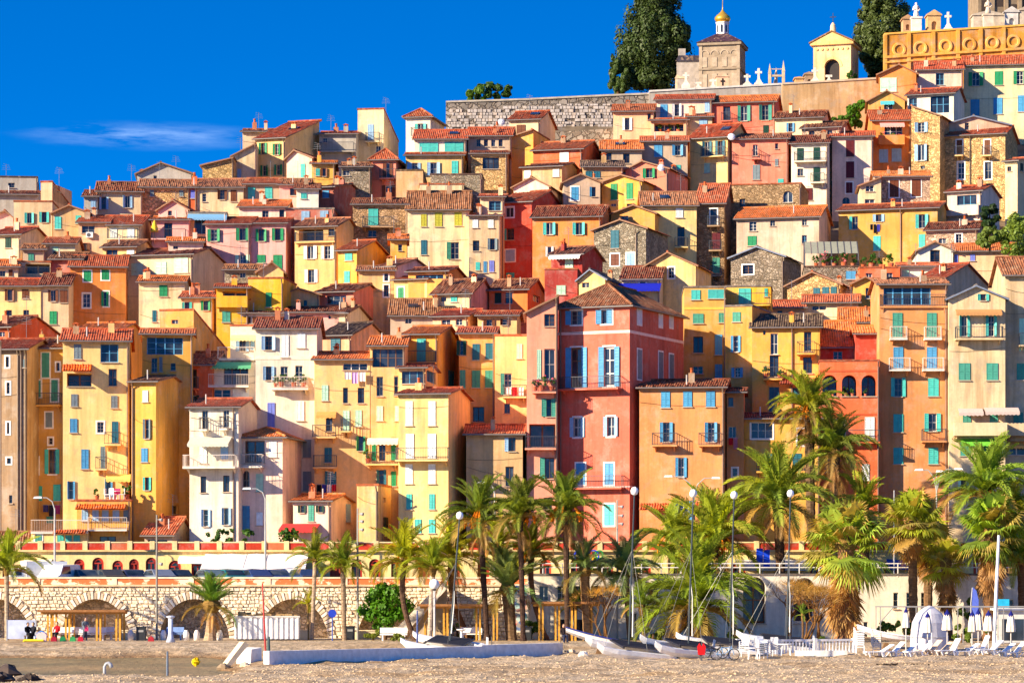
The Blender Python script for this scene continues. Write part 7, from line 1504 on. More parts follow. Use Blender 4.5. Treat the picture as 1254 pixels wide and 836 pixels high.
# catamarans
def cat(label, x, D, mastx, ytop, hullc=(244, 244, 242), rz=0.0, simple=False, acc=(60, 120, 200)):
    p = on(x, D); base = Vector((p.x, p.y, p.z + .18)); E = empty('catamaran', base, rz, label, 'catamaran', 'beached catamarans'); L = 5.4; E.rotation_euler = (R(-11), R(-5), rz)
    for s in (-1, 1):
        mb = MB(); sec = [(-.5, .10, .30, .12), (-.40, .20, .46, .03), (-.1, .24, .50, 0), (.25, .22, .54, .02), (.42, .14, .66, .18), (.50, .03, .86, .52)]; idx = []
        for (t, w, top, bot) in sec:
            xx = t * L; yy = s * 1.05; idx.append(len(mb.v)); mb.v.extend([(xx, yy - w, top), (xx, yy + w, top), (xx, yy + w * .9, (top + bot) / 2), (xx, yy, bot), (xx, yy - w * .9, (top + bot) / 2)])
        for a, b in zip(idx, idx[1:]):
            for k in range(5): mb.f.append((a + k, a + (k + 1) % 5, b + (k + 1) % 5, b + k))
        mb.f.append(tuple(idx[0] + k for k in range(5))); mb.f.append(tuple(idx[-1] + k for k in reversed(range(5))))
        ho = mb.build('hull', M['metal'], E, rgb(*hullc)); MB().bar((-.42 * L, s * 1.05 - .27 , .30), (.2 * L, s * 1.05 - .24, .36), .06, .10).build('stripe', M['metal'], ho, rgb(*acc))
    MB().box(-1.55, .95, -.95, .95, .70, .73).build('trampoline', M['cloth'], E, rgb(40, 42, 52))
    for xx in (-1.6, 1.0): MB().bar((xx, -1.2, .68), (xx, 1.2, .68), .09).build('crossbeam', M['metal'], E, rgb(40, 40, 44))
    for s in (-1, 1): MB().bar((-1.55, s * .98, .70), (1.0, s * .98, .76), .06).build('side_rail', M['metal'], E, rgb(60, 60, 66))
    q = pix(mastx[0], ytop, D); inv = E.rotation_euler.to_matrix().inverted(); top = inv @ (q - base); foot = Vector((1.0, 0, .72))
    b2 = inv @ (pix(mastx[1], 785, D) - base); foot.x = b2.x; 
    MB().tube([foot, (foot + top) / 2, top], [.06, .06, .045], 8).build('mast', M['metal'], E, rgb(56, 64, 66))
    MB().lathe([(.02, -.27), (.19, -.18), (.24, 0), (.19, .18), (.02, .27)], 14, tuple(top)).build('mast_float', M['paint'], E, rgb(250, 250, 248), True)
    ml = foot.lerp(top, .62); st_ = MB()
    for tgt in ((2.2, 1.05, .72), (2.2, -1.05, .72), (-.6, 1.1, .6), (-.6, -1.1, .6)): st_.tube([ml, tgt], .011, 4)
    st_.build('shroud', M['metal'], E, rgb(120, 120, 116)); MB().tube([foot + Vector((-.12, .1, .5)), foot.lerp(ml, .5) + Vector((-.12, .1, 0)), foot.lerp(ml, .7)], [.045, .03, .015], 6).build('furled_sail', M['cloth'], E, rgb(232, 232, 220))
    for s in (-1, 1): MB().prism([(-2.6, .1), (-2.45, .1), (-2.45, .95), (-2.6, .9)], 1, s * 1.05 - .03, s * 1.05 + .03).build('rudder', M['metal'], E, rgb(230, 230, 228))
cat('catamaran with dark trampoline and mast left of the other boats', 772, 186, (777, 769), 601, rz=R(200)); cat('second catamaran, its mast before the orange quay house', 838, 187, (849, 843), 604, rz=R(205), acc=(200, 60, 50)); cat('third catamaran behind the bicycles', 880, 195, (899, 894), 606, rz=R(190)); cat('catamaran behind the white plastic tables', 952, 200, (968, 963), 604, rz=R(185)); cat('catamaran hidden behind the long white slab wall', 545, 196, (563, 553), 631, rz=R(160))
# long white dinghy hull and rowing boat
def hull(label, x0, y0, x1, y1, D, w, col, rim, name='dinghy'):
    a, b = pix(x0, y0, D), pix(x1, y1, D); E = empty(name, (a.x, D, a.z), 0, label, 'boat'); v = b - a; L = v.length; n = 12; mb = MB(); idx = []
    ang = math.atan2(v.z, v.x)
    for i in range(n + 1):
        t = i / n; ww = w * math.sin(math.pi * min(1, .12 + .80 * (1 - t) ** .9)) ** .7; zt = .06 + .12 * (2 * t - 1) ** 2; zb = -.52 * math.sin(math.pi * (.12 + .76 * t)) ** .5; c = Vector((v.x * t, 0, v.z * t)); idx.append(len(mb.v))
        for yy, zz in ((-ww, zt), (-ww * .85, zt + zb * .6), (0, zt + zb), (ww * .85, zt + zb * .6), (ww, zt)): mb.v.append((c.x, yy, c.z + zz))
    for p_, q_ in zip(idx, idx[1:]):
        for k in range(4): mb.f.append((p_ + k, p_ + k + 1, q_ + k + 1, q_ + k))
        mb.f.append((p_, q_, q_ + 4, p_ + 4))
    mb.f.append(tuple(idx[0] + k for k in range(5))); mb.f.append(tuple(idx[-1] + k for k in reversed(range(5))))
    mb.build('hull', M['metal'], E, rgb(*col)); rm = MB()
    for sgn in (0, 4): rm.tube([mb.v[i + sgn] for i in idx], .05, 6)
    rm.build('gunwale', M['paint'], E, rgb(*rim)); return E
hull('long white boat hull propped on the sand left of the catamarans', 693, 771, 790, 792, 196, .75, (232, 228, 222), (40, 50, 120)); hull('white and navy rowing boat behind the stacked loungers', 1050, 768, 1114, 782, 208, .7, (236, 236, 238), (240, 240, 240), 'rowing_boat')
for x, y, D in ((735, 793, 196), (1085, 788, 208)):
    q = on(x, D); tag(MB().prism([(-.3, 0), (.3, 0), (.12, .5), (-.12, .5)], 1, -.3, .3).build('boat_trestle', M['wood'], None, rgb(120, 92, 64), False, q), 'wooden trestle under the ' + ('long white boat hull' if x < 900 else 'rowing boat'), 'trestle', 'boat trestles')
# bicycles
def bike(label, x, D, rz, col):
    p = on(x, D); E = empty('bicycle', p, rz, label, 'bicycle', 'bicycles by the catamarans'); c = rgb(*col)
    for xx in (-.55, .55):
        wo = MB().tube([(xx + .34*math.cos(2*math.pi*k/20), 0, .35 + .34*math.sin(2*math.pi*k/20)) for k in range(21)], .028, 6, False).build('wheel', M['paint'], E, rgb(30, 30, 32)); sp = MB()
        for k in range(8): sp.bar((xx, 0, .35), (xx + .33*math.cos(k*.785), 0, .35 + .33*math.sin(k*.785)), .012)
        sp.build('spokes', M['metal'], wo, rgb(190, 190, 190))
    f = MB()
    for a, b in (((-.55, 0, .35), (-.1, 0, .32)), ((-.1, 0, .32), (-.22, 0, .82)), ((-.55, 0, .35), (-.2, 0, .74)), ((-.2, 0, .74), (.38, 0, .80)), ((-.1, 0, .32), (.4, 0, .72)), ((.38, 0, .88), (.55, 0, .35))): f.tube([a, b], .024, 6)
    f.build('frame', M['metal'], E, c); MB().box(-.36, -.1, -.08, .08, .86, .92).build('saddle', M['cloth'], E, rgb(30, 30, 34)); MB().tube([(.30, -.28, 1.0), (.38, -.12, .98), (.38, .12, .98), (.30, .28, 1.0)], .02, 6).tube([(.38, 0, .86), (.38, 0, .98)], .022, 6).build('handlebar', M['metal'], E, rgb(60, 60, 64)); MB().tube([(-.1, -.05, .32), (-.1, .05, .32)], .09, 10).build('crank', M['metal'], E, rgb(90, 90, 92))
bike('pale blue bicycle parked at the right of the catamarans', 888, 184, R(6), (120, 160, 200)); bike('black bicycle behind the pale blue one', 874, 185.5, R(-12), (60, 60, 70))
p = on(859, 184); E = empty('life_jacket', (p.x, p.y, p.z + .35), 0, 'red life jacket hanging by the bicycles', 'jacket'); MB().prism([(-.2, 0), (.2, 0), (.26, .5), (.12, .72), (0, .5), (-.12, .72), (-.26, .5)], 1, -.08, .08).build('vest', M['cloth'], E, rgb(206, 30, 36)); MB().box(-.06, .06, -.02, .02, -.36, .0).build('hanger', M['metal'], E, rgb(90, 90, 90))
# white balustrade fence
a, b = on(903, 196), on(1046, 199); E = empty('balustrade', (a.x, a.y, a.z), math.atan2(b.y - a.y, b.x - a.x), 'white balustrade fence along the back of the beach', 'balustrade'); Lb = (b - a).xy.length
MB().box(0, Lb, -.1, .1, .88, 1.02).build('rail', M['concrete'], E, WHITE); MB().box(0, Lb, -.12, .12, -.15, .14).build('plinth', M['concrete'], E, WHITE)
bal = MB().lathe([(.05, .14), (.09, .22), (.05, .42), (.05, .62), (.08, .76), (.06, .88)], 8).mesh('baluster', M['concrete'])
n = int(Lb / .24)
for i in range(n): put('baluster', bal, E, WHITE, (Lb * (i + .5) / n, 0, 0))
for u in (0, Lb * .33, Lb * .66, Lb): MB().box(u - .12, u + .12, -.14, .14, -.15, 1.08).build('post', M['concrete'], E, WHITE)
o = tag(MB().box(0, 3.3, -.3, .3, 0, .38).build('low_bench', M['plaster'], None, rgb(236, 234, 228), False, on(974, 193.5)), 'long low white bench in front of the balustrade', 'bench')
def chair_stack(label, x, D, n, rz, col=(240, 240, 238)):
    E = empty('chair_stack', on(x, D), rz, label, 'chairs', 'stacks of white plastic chairs'); c = rgb(*col)
    for k in range(n):
        z = .12 * k; m = MB().box(-.27, .27, -.27, .25, .40 + z, .44 + z).add([(-.26, .22, .44 + z), (.26, .22, .44 + z), (.24, .36, .86 + z), (-.24, .36, .86 + z), (-.26, .26, .44 + z), (.26, .26, .44 + z), (.24, .40, .86 + z), (-.24, .40, .86 + z)], [(0,1,2,3),(7,6,5,4),(3,2,6,7),(0,3,7,4),(1,5,6,2)])
        for u in (-.3, .3): m.bar((u, -.24, .62 + z), (u, .26, .62 + z), .05); m.bar((u, -.24, .44 + z), (u, -.24, .62 + z), .05)
        if k == 0:
            for u in (-.25, .25):
                for v in (-.24, .24): m.bar((u, v, .4), (u * 1.1, v * 1.1, 0), .05)
        m.build('chair', M['paint'], E, c)
chair_stack('stack of white plastic chairs left of the balustrade, tallest', 933, 190, 6, R(20)); chair_stack('stack of white plastic chairs beside the bicycles', 912, 191, 4, R(-15)); chair_stack('grey-white chair stack against the balustrade', 950, 191, 4, R(160), (206, 206, 210)); chair_stack('pale chair stack at the left end of the loungers', 1053, 195, 8, R(90)); chair_stack('second chair stack beside the stacked loungers', 1074, 196, 9, R(80), (226, 214, 200))
def table(label, x, D): 
    E = empty('plastic_table', on(x, D), 0, label, 'table', 'white plastic tables'); MB().lathe([(.5, .68), (.52, .72), (.5, .74)], 14).build('tabletop', M['paint'], E, WHITE)
    for a_ in range(4): t = a_ * 1.57 + .78; MB().bar((.3*math.cos(t), .3*math.sin(t), .69), (.42*math.cos(t), .42*math.sin(t), 0), .05).build('leg', M['paint'], E, WHITE)
table('round white plastic table right of the bicycles', 922, 188.5); table('round white plastic table before the balustrade', 962, 190)
# sun loungers
def lounger(label, x, D, rz, tilt, col=(246, 246, 246)):
    E = empty('sun_lounger', on(x, D), rz, label, 'sun lounger', 'white sun loungers in a row'); c = rgb(*col)
    MB().box(-.95, .25, -.3, .3, .30, .35).build('seat', M['paint'], E, c); t = R(tilt); ca, sa = math.cos(t), math.sin(t); q = []
    for s, off in ((0, 0), (.85, 0), (.85, .05), (0, .05)): q.append((.25 + s*ca - off*sa, .33 + s*sa + off*ca))
    MB().prism(q, 1, -.29, .29).build('backrest', M['paint'], E, c)
    for xx in (-.8, .1):
        for s in (-1, 1): MB().add([(xx - .06, s*.27 - .03, .30), (xx + .06, s*.27 - .03, .30), (xx + .14, s*.27 - .03, 0), (xx + .06, s*.27 - .03, 0), (xx - .06, s*.27 + .03, .30), (xx + .06, s*.27 + .03, .30), (xx + .14, s*.27 + .03, 0), (xx + .06, s*.27 + .03, 0)], [(0,1,2,3),(7,6,5,4),(0,4,5,1),(1,5,6,2),(2,6,7,3),(3,7,4,0)]).build('leg', M['paint'], E, c)
    MB().tube([(.12, -.26, .3), (.12 + .25, -.26, .02), (.12 + .5, -.26, .3)], .03, 6).tube([(.12, .26, .3), (.12 + .25, .26, .02), (.12 + .5, .26, .3)], .03, 6).build('rear_hoop', M['paint'], E, c); MB().bar((.55, 0, .30), (.25 + .55*ca, 0, .33 + .55*sa), .05).build('prop', M['paint'], E, c)
names = ['leftmost white lounger beside the chair stacks', 'second white lounger from the left, before the first parasol', 'third lounger from the left, before the white tent', 'fourth lounger from the left, low back', 'fifth lounger, tan-stained, before the tent', 'sixth lounger, tan-stained, under the third parasol', 'lounger with steep back left of the three close parasols', 'lounger before the first of three close parasols', 'lounger with upright back among the close parasols', 'lounger right of the close parasols', 'second lounger from the right end', 'last lounger at the right edge']
for i, x in enumerate((1076, 1092, 1107, 1124, 1138, 1150, 1163, 1182, 1200, 1212, 1226, 1240)):
    lounger(names[i], x, 192.5 + (i % 3) * .5, R(18 + (i * 7) % 11), 30 + (i * 13) % 18 + (22 if i in (6, 8) else 0), (246, 246, 246) if i not in (4, 5) else (226, 200, 166))
def parasol(label, x, ytop, ybot, D, r):
    p = on(x, D); E = empty('parasol', p, 0, label, 'parasol', 'closed parasols by the loungers'); zt, zc = pix(x, ytop, D).z - p.z, pix(x, ybot, D).z - p.z; hgt = zt - zc; mb = MB(); n = 16; prof = ((1.0, 0), (.93, .3), (.72, .62), (.50, .82))
    for f, s in prof:
        for k in range(n): a_ = 2*math.pi*k/n; rr = r * f * (1 + (.14 if k % 2 else -.06)); mb.v.append((rr*math.cos(a_), rr*math.sin(a_), zc + hgt*s))
    for j in range(3):
        for k in range(n): a_, b_ = j*n + k, j*n + (k+1) % n; mb.f.append((a_, b_, b_ + n, a_ + n))
    mb.f.append(tuple(reversed(range(n)))); mb.build('canopy', M['cloth'], E, rgb(240, 228, 206)); MB().lathe([(r*.62, zc + hgt*.72), (r*.6, zc + hgt*.84), (r*.3, zc + hgt*.94), (.04, zc + hgt*1.0), (.03, zc + hgt*1.06)], 12).build('cap', M['cloth'], E, rgb(28, 34, 110)); MB().tube([(0, 0, -.1), (0, 0, zc + .1)], .04, 8).build('pole', M['metal'], E, rgb(206, 200, 190))
    MB().lathe([(.24, -.1), (.24, .06), (.06, .1)], 12).build('base', M['concrete'], E, rgb(200, 196, 190))
for x, yt, yb, D, r, lab in ((1109.5, 744, 768, 204, .22, 'closed parasol left of the white tent'), (1136, 750, 774, 197, .28, 'closed parasol in front of the white tent'), (1160, 747, 771, 199, .33, 'closed parasol at the right side of the tent'), (1190.5, 748, 773, 201, .26, 'first of the three close-standing closed parasols'), (1198, 746, 771, 203, .27, 'middle of the three close-standing closed parasols'), (1210.5, 748, 772, 199, .32, 'third of the three close-standing closed parasols'), (1238, 748, 773, 199, .28, 'closed parasol nearest the right edge')):
    parasol(lab, x, yt, yb, D, r)
# white covered stand (tent)
p = on(1138, 206); E = empty('covered_stand', p, 0, 'white cloth-covered cone tent among the parasols', 'tent'); zt = pix(1138, 741, 206).z - p.z; mb = MB(); n = 20; rn = random.Random(4)
for f, s in ((1.0, -.03), (.98, .3), (.88, .62), (.66, .82), (.30, .95), (.03, 1.0)):
    for k in range(n): a_ = 2*math.pi*k/n; rr = 1.28 * f * (1 + (.05 if k % 3 == 0 else -.02) + rn.uniform(-.015, .015)); mb.v.append((rr*math.cos(a_), rr*math.sin(a_), zt*s))
for j in range(5):
    for k in range(n): a_, b_ = j*n + k, j*n + (k+1) % n; mb.f.append((a_, b_, b_ + n, a_ + n))
mb.build('cover', M['cloth'], E, rgb(200, 198, 204)); MB().tube([(1.30*math.cos(2*math.pi*k/20), 1.30*math.sin(2*math.pi*k/20), zt*.30) for k in range(21)], .02, 5, False).build('tie_rope', M['cloth'], E, rgb(180, 176, 172))
# white frame shelter
a, b = atz(1078, 210, PROM_Z), atz(1262, 210, PROM_Z); E = empty('frame_shelter', a, 0, 'thin white frame shelter behind the parasols', 'shelter'); w = b.x - a.x
for u in (0, w * .27, w * .55, w * .82, w):
    for v in (-.05, 2.4): MB().box(u - .03, u + .03, v, v + .06, 0, 2.55).build('post', M['metal'], E, rgb(150, 148, 144))
MB().box(-.06, w + .06, -.04, .04, 2.55, 2.62).box(-.06, w + .06, 2.39, 2.47, 2.55, 2.62).build('beam', M['metal'], E, rgb(150, 148, 144)); MB().bar((0, 0, 1.5), (.9, 0, 2.55), .07).build('brace', M['metal'], E, rgb(150, 148, 144))
# feather banner, hut
E = empty('feather_banner', atz(1189, 214, PROM_Z), 0, 'blue feather banner between the fan palms', 'banner'); MB().tube([(0, 0, 0), (0, 0, 2.8), (.1, 0, 3.9)], .03, 6).build('pole', M['metal'], E, rgb(200, 200, 200)); MB().prism([(.02, 1.2), (.5, 1.35), (.55, 3.0), (.38, 3.7), (.12, 3.95)], 1, -.015, .015).build('banner', M['cloth'], E, rgb(90, 110, 200))
E = empty('beach_hut', atz(1222, 213, PROM_Z), 0, 'low white beach hut with turquoise panel at the right', 'hut'); MB().box(0, 2.6, 0, 2, 0, 2.3).build('wall', M['paint'], E, rgb(206, 204, 198)); MB().box(-.2, 2.8, -.3, 2.2, 2.3, 2.45).build('roof', M['paint'], E, rgb(236, 234, 228)); MB().box(.3, 1.9, -.03, -.003, .2, 1.7).build('counter_opening', M['glass'], E); MB().box(0, .8, -.04, -.005, 2.5, 3.1).build('sign_board', M['paint'], E, rgb(40, 170, 210)); MB().box(.02, .08, 0, .05, 2.45, 3.1).build('sign_post', M['metal'], E, WHITE)
# small things on the sand
for x, y, lab in ((1088, 814, 'dark driftwood pieces on the sand before the loungers'), (1128, 813, 'dark clump of seaweed on the sand before the tent')):
    q = gnd(x, y); m = MB(); rn = random.Random(x)
    for _ in range(9): a_ = Vector((rn.uniform(-.6, .6), rn.uniform(-.2, .2), .04)); m.bar(a_, a_ + Vector((rn.uniform(-.4, .4), rn.uniform(-.2, .2), rn.uniform(0, .1))), .07)
    o = m.build('driftwood', M['wood'], None, rgb(50, 40, 32), False, (q.x, q.y, beach_z(q.x, q.y))); tag(o, lab, 'driftwood', 'dark debris on the sand')
E = empty('planter_frame', on(536, 198), R(3), 'white-edged raised planter behind the slab wall', 'planter'); MB().prism([(-1.0, 0), (-1.0, .45), (-.75, .45), (-.4, 0)], 1, -.5, .5).build('end_block', M['concrete'], E, WHITE); MB().prism([(.5, 0), (.8, .4), (1.1, .35), (1.5, 0)], 1, -.5, .5).build('end_block', M['concrete'], E, WHITE); MB().box(-.75, 1.0, .35, .42, .38, .45).build('rail', M['metal'], E, rgb(110, 96, 80))
E = empty('drinking_fountain', atz(565, 212, PROM_Z), 0, 'white pedestal fountain under the middle pergola', 'fountain'); MB().lathe([(.22, 0), (.1, .1), (.08, .8), (.1, .85)], 12).build('pedestal', M['concrete'], E, WHITE, True); MB().lathe([(.1, .85), (.34, .95), (.34, 1.0), (.26, .98)], 14).build('basin', M['concrete'], E, WHITE)
# inflatable, toys and bags by the first pergola
E = empty('float_mat', atz(41, 218, PROM_Z), R(8), 'yellow float mat on the ground by the first pergola', 'mat'); MB().box(-.75, .75, -.3, .3, 0, .1).build('mat', M['cloth'], E, rgb(246, 220, 40)); MB().tube([(-.7, -.3, .1), (.7, -.3, .1)], .07, 8).tube([(-.7, .3, .1), (.7, .3, .1)], .07, 8).build('rim', M['cloth'], E, rgb(250, 230, 60))
E = empty('beach_bag', atz(51, 218, PROM_Z), 0, 'striped blue and pink beach bag by the pergola post', 'bag'); MB().prism([(-.32, 0), (.32, 0), (.38, .5), (.2, .66), (-.2, .66), (-.38, .5)], 1, -.15, .15).build('bag_body', M['cloth'], E, rgb(230, 190, 190)); MB().tube([(-.4, 0, .3), (-.3, 0, .6), (0, 0, .76), (.3, 0, .6), (.4, 0, .3)], .06, 6).build('handle', M['cloth'], E, rgb(70, 130, 200))
for x, c, lab in ((66, (160, 40, 60), 'dark red bag under the first pergola'), (77, (40, 130, 80), 'green bag under the first pergola bench'), (89, (60, 150, 90), 'small green bag in the middle of the first pergola'), (99, (180, 40, 60), 'red bag left of the standing person'), (185, (170, 50, 60), 'red toy scooter heap by the camera pole')):
    tag(MB().prism([(-.22, 0), (.22, 0), (.18, .28), (.05, .36), (-.18, .28)], 1, -.12, .12).tube([(-.1, 0, .28), (0, 0, .45), (.1, 0, .28)], .02, 5).build('bag', M['cloth'], None, rgb(*c), False, atz(x, 219, PROM_Z)), lab, 'bag', 'bags and toys on the promenade')
# people, a few pixels high
def person(label, loc, rz, joints, rad, top, trousers, hair=(50, 36, 28)):
    """one skinned body; clothing colour by height through a second mesh is not needed at this size"""
    E = empty('person', loc, rz, label, 'person', 'people by the first pergola'); names_ = list(joints); me = bpy.data.meshes.new('body'); ed = [('hip', 'chest'), ('chest', 'neck'), ('neck', 'head'), ('chest', 'sl'), ('sl', 'el'), ('el', 'hl'), ('chest', 'sr'), ('sr', 'er'), ('er', 'hr'), ('hip', 'kl'), ('kl', 'fl'), ('fl', 'tl'), ('hip', 'kr'), ('kr', 'fr'), ('fr', 'tr')]
    me.from_pydata([joints[k] for k in names_], [(names_.index(a_), names_.index(b_)) for a_, b_ in ed], []); me.materials.append(M['cloth']); o = put('body', me, E, rgb(*top)); md = o.modifiers.new('skin', 'SKIN'); o.modifiers.new('smooth', 'SUBSURF').levels = 1
    o.modifiers['smooth'].render_levels = 1
    for i, k in enumerate(names_): r_ = rad.get(k, .05); me.skin_vertices[0].data[i].radius = (r_, r_); me.skin_vertices[0].data[i].use_root = (k == 'hip')
    hd = Vector(joints['head']); MB().lathe([(.02, -.13), (.075, -.10), (.10, 0), (.095, .07), (.05, .13), (.01, .14)], 12, tuple(hd)).build('head', M['cloth'], E, rgb(226, 176, 146), True); MB().lathe([(.105, -.02), (.112, .05), (.09, .11), (.03, .155), (.01, .16)], 12, (hd.x, hd.y + .02, hd.z)).build('hair', M['cloth'], E, rgb(*hair), True)
    lg = MB()
    for s in 'lr': lg.tube([joints['hip'], joints['k' + s], joints['f' + s]], [.125, .088, .068], 8)
    lg.build('trousers', M['cloth'], E, rgb(*trousers))
RADS = {'hip': .13, 'chest': .155, 'neck': .05, 'head': .06, 'sl': .065, 'sr': .065, 'el': .045, 'er': .045, 'hl': .03, 'hr': .03, 'kl': .07, 'kr': .07, 'fl': .045, 'fr': .045, 'tl': .035, 'tr': .035}
stand = dict(hip=(0, 0, .92), chest=(0, -.06, 1.32), neck=(0, -.08, 1.48), head=(0, -.14, 1.60), sl=(-.2, -.06, 1.38), el=(-.26, -.16, 1.10), hl=(-.18, -.34, .98), sr=(.2, -.06, 1.38), er=(.27, -.14, 1.10), hr=(.2, -.34, 1.0), kl=(-.1, -.03, .48), fl=(-.11, .02, .07), tl=(-.12, -.14, .04), kr=(.1, -.03, .48), fr=(.12, .02, .07), tr=(.13, -.14, .04))
sit = dict(hip=(0, 0, .52), chest=(0, .04, .92), neck=(0, .02, 1.08), head=(0, -.04, 1.22), sl=(-.2, .02, .98), el=(-.26, -.08, .72), hl=(-.16, -.30, .62), sr=(.2, .02, .98), er=(.26, -.08, .72), hr=(.16, -.30, .62), kl=(-.12, -.44, .52), fl=(-.13, -.46, .08), tl=(-.13, -.62, .05), kr=(.12, -.44, .52), fr=(.13, -.46, .08), tr=(.13, -.62, .05))
person('standing person in grey with a pink bag by the first pergola', atz(104, 219, PROM_Z), R(30), stand, RADS, (110, 120, 130), (70, 74, 90)); person('person in red jacket seated on the left bench of the first pergola', atz(70, 222.6, PROM_Z), R(-20), sit, RADS, (170, 30, 44), (40, 40, 50)); person('person in black seated left of the first pergola', atz(34, 219.5, PROM_Z), R(40), sit, RADS, (26, 26, 30), (30, 30, 36)); person('second person in black beside the printed panel', atz(41, 220, PROM_Z), R(-30), sit, RADS, (36, 36, 44), (30, 34, 50)); person('dark-haired person seated at the foot of the third pergola', atz(690, 213, PROM_Z), R(20), sit, RADS, (60, 50, 50), (50, 56, 80))
for x, D, z_, lab in ((34, 219.5, .36, 'black person'), (41, 220, .36, 'second black-clad person'), (690, 213, .36, 'person by the third pergola')):
    tag(MB().box(-.25, .25, -.2, .2, .36, .42).box(-.22, -.16, -.17, .17, 0, .36).box(.16, .22, -.17, .17, 0, .36).build('stool', M['wood'], None, rgb(120, 100, 80), False, atz(x, D, PROM_Z)), 'low stool under the ' + lab, 'stool', 'low stools')
E = empty('handbag', atz(106, 218.8, PROM_Z + .75), 0, 'pink bag held by the standing person', 'bag'); MB().prism([(-.14, 0), (.14, 0), (.11, .26), (-.11, .26)], 1, -.06, .06).build('bag_body', M['cloth'], E, rgb(214, 60, 110)); MB().tube([(-.07, 0, .26), (0, 0, .42), (.07, 0, .26)], .015, 5).build('strap', M['cloth'], E, rgb(180, 40, 90))

# ---------------------------------------------------------------- things on balconies and terraces
def find(txt): return next(H for H in HOUSES if txt in H[0]['label'])
def at_house(txt, x, y, out):
    E, xl, xc, xr, ye, D, W, L, he, zb, fp = find(txt); u, z = fp(x, y); return E.matrix_basis @ Vector((u, -out, z))
def potted(label, p, s, col=(70, 110, 36), pot=(190, 96, 60), seed=0, fl=None):
    rn = random.Random(seed); E = empty('potted_plant', p, 0, label, 'plant', 'potted plants on balconies and terraces'); MB().lathe([(.13*s, 0), (.19*s, .3*s), (.21*s, .32*s)], 10).build('pot', M['plaster'], E, rgb(*pot)); mb = MB(); clump(mb, (0, 0, .6*s), (.34*s, .3*s, .36*s), 110, .16*s, rn); fo = mb.build('foliage', M['leaf'], E, rgb(*col))
    if fl: mb = MB(); clump(mb, (0, 0, .64*s), (.36*s, .32*s, .36*s), 24, .14*s, rn); mb.build('flowers', M['cloth'], fo, rgb(*fl))
pl = [('tall white quay house', 338, 474, .45, 'leafy plant at the left of the white house balcony'), ('tall white quay house', 345, 474, .45, 'taller plant left of centre on the white house balcony'), ('tall white quay house', 360, 474, .45, 'small plant in the middle of the white house balcony'), ('tall white quay house', 372, 474, .45, 'plant at the right of the white house balcony'),
      ('salmon quay house', 656, 479, .45, 'flowering plant at the left of the salmon balcony'), ('salmon quay house', 664, 479, .45, 'flowering plant in the middle of the salmon balcony'), ('salmon quay house', 676, 479, .45, 'flowering plant at the right of the salmon balcony'),
      ('dark ribbed roof and plant balcony', 938, 463, .45, 'bushy plant at the left of the yellow house balcony'), ('dark ribbed roof and plant balcony', 955, 463, .45, 'bushy plant at the right of the yellow house balcony'), ('flower balcony and striped awning', 1080, 176, .5, 'flowering plant at the left of the upper orange balcony'), ('flower balcony and striped awning', 1092, 176, .5, 'flowering plant in the middle of the upper orange balcony'), ('flower balcony and striped awning', 1101, 176, .5, 'flowering plant at the right of the upper orange balcony'),
      ('veranda house', 118, 611, -.8, 'potted plant at the left of the veranda terrace'), ('veranda house', 154, 611, -.8, 'tall potted plant at the right of the veranda terrace'), ('amber quay house with white sunroom', 451, 567, .4, 'tall potted plant at the corner of the green-shuttered balcony'),
      ('three arched windows', 1012, 485, -.1, 'plant in the left arched window'), ('three arched windows', 1020, 485, -.1, 'second plant in the left arched window'), ('three arched windows', 1036, 485, -.1, 'plant in the middle arched window'), ('three arched windows', 1044, 485, -.1, 'second plant in the middle arched window'), ('three arched windows', 1060, 485, -.1, 'plant in the right arched window')]
for i, (ht, x, y, out, lab) in enumerate(pl):
    p = at_house(ht, x, y, out); potted(lab, p, 1.0 + .35 * ((i * 7) % 4) / 3 - (.45 if 'arched window' in lab else 0), seed=i, fl=(226, 80, 110) if 'flower' in lab else None)
for i, (x, lab) in enumerate(((1000, 'first'), (1010, 'second'), (1022, 'third'), (1034, 'fourth'), (1045, 'fifth'))):
    p = at_house('glazed pergola', x, 326.5, -.7); potted(lab + ' potted plant from the left on the pergola terrace', p, 1.3 + .3 * (i % 2), seed=40 + i, fl=(230, 120, 120) if i % 2 else None)
for i, (x, lab) in enumerate(((1058, 'left'), (1068, 'left of centre'), (1080, 'right of centre'), (1092, 'right'))):
    p = at_house('potted roof terrace', x, 327.5, -.8); potted('potted plant at the ' + lab + ' of the red-orange roof terrace', p, 1.2 + .4 * (i % 2), seed=50 + i)
for i, (x, lab) in enumerate(((808, 'left'), (819, 'middle'), (830, 'right'))):
    p = at_house('plant-filled open loggia', x, 161, -.6); potted('plant at the ' + lab + ' of the open loggia below the chapel', p, 1.0, seed=60 + i)
for i, x in enumerate((262, 280, 305, 350, 352, 345)):
    D_ = 245.2; potted(('potted plant on the terrace before the cream quay house, left', 'potted plant on the terrace before the cream quay house, right', 'potted plant on the terrace before the arched blue door', 'leafy plant on the terrace beside the little pink house', 'second leafy plant beside the little pink house', 'third leafy plant beside the little pink house')[i], atz(x + (i - 3) * 4 * (i > 3), D_ + .3 * (i % 2), ROAD_Z + 3.05), 1.9, seed=70 + i)
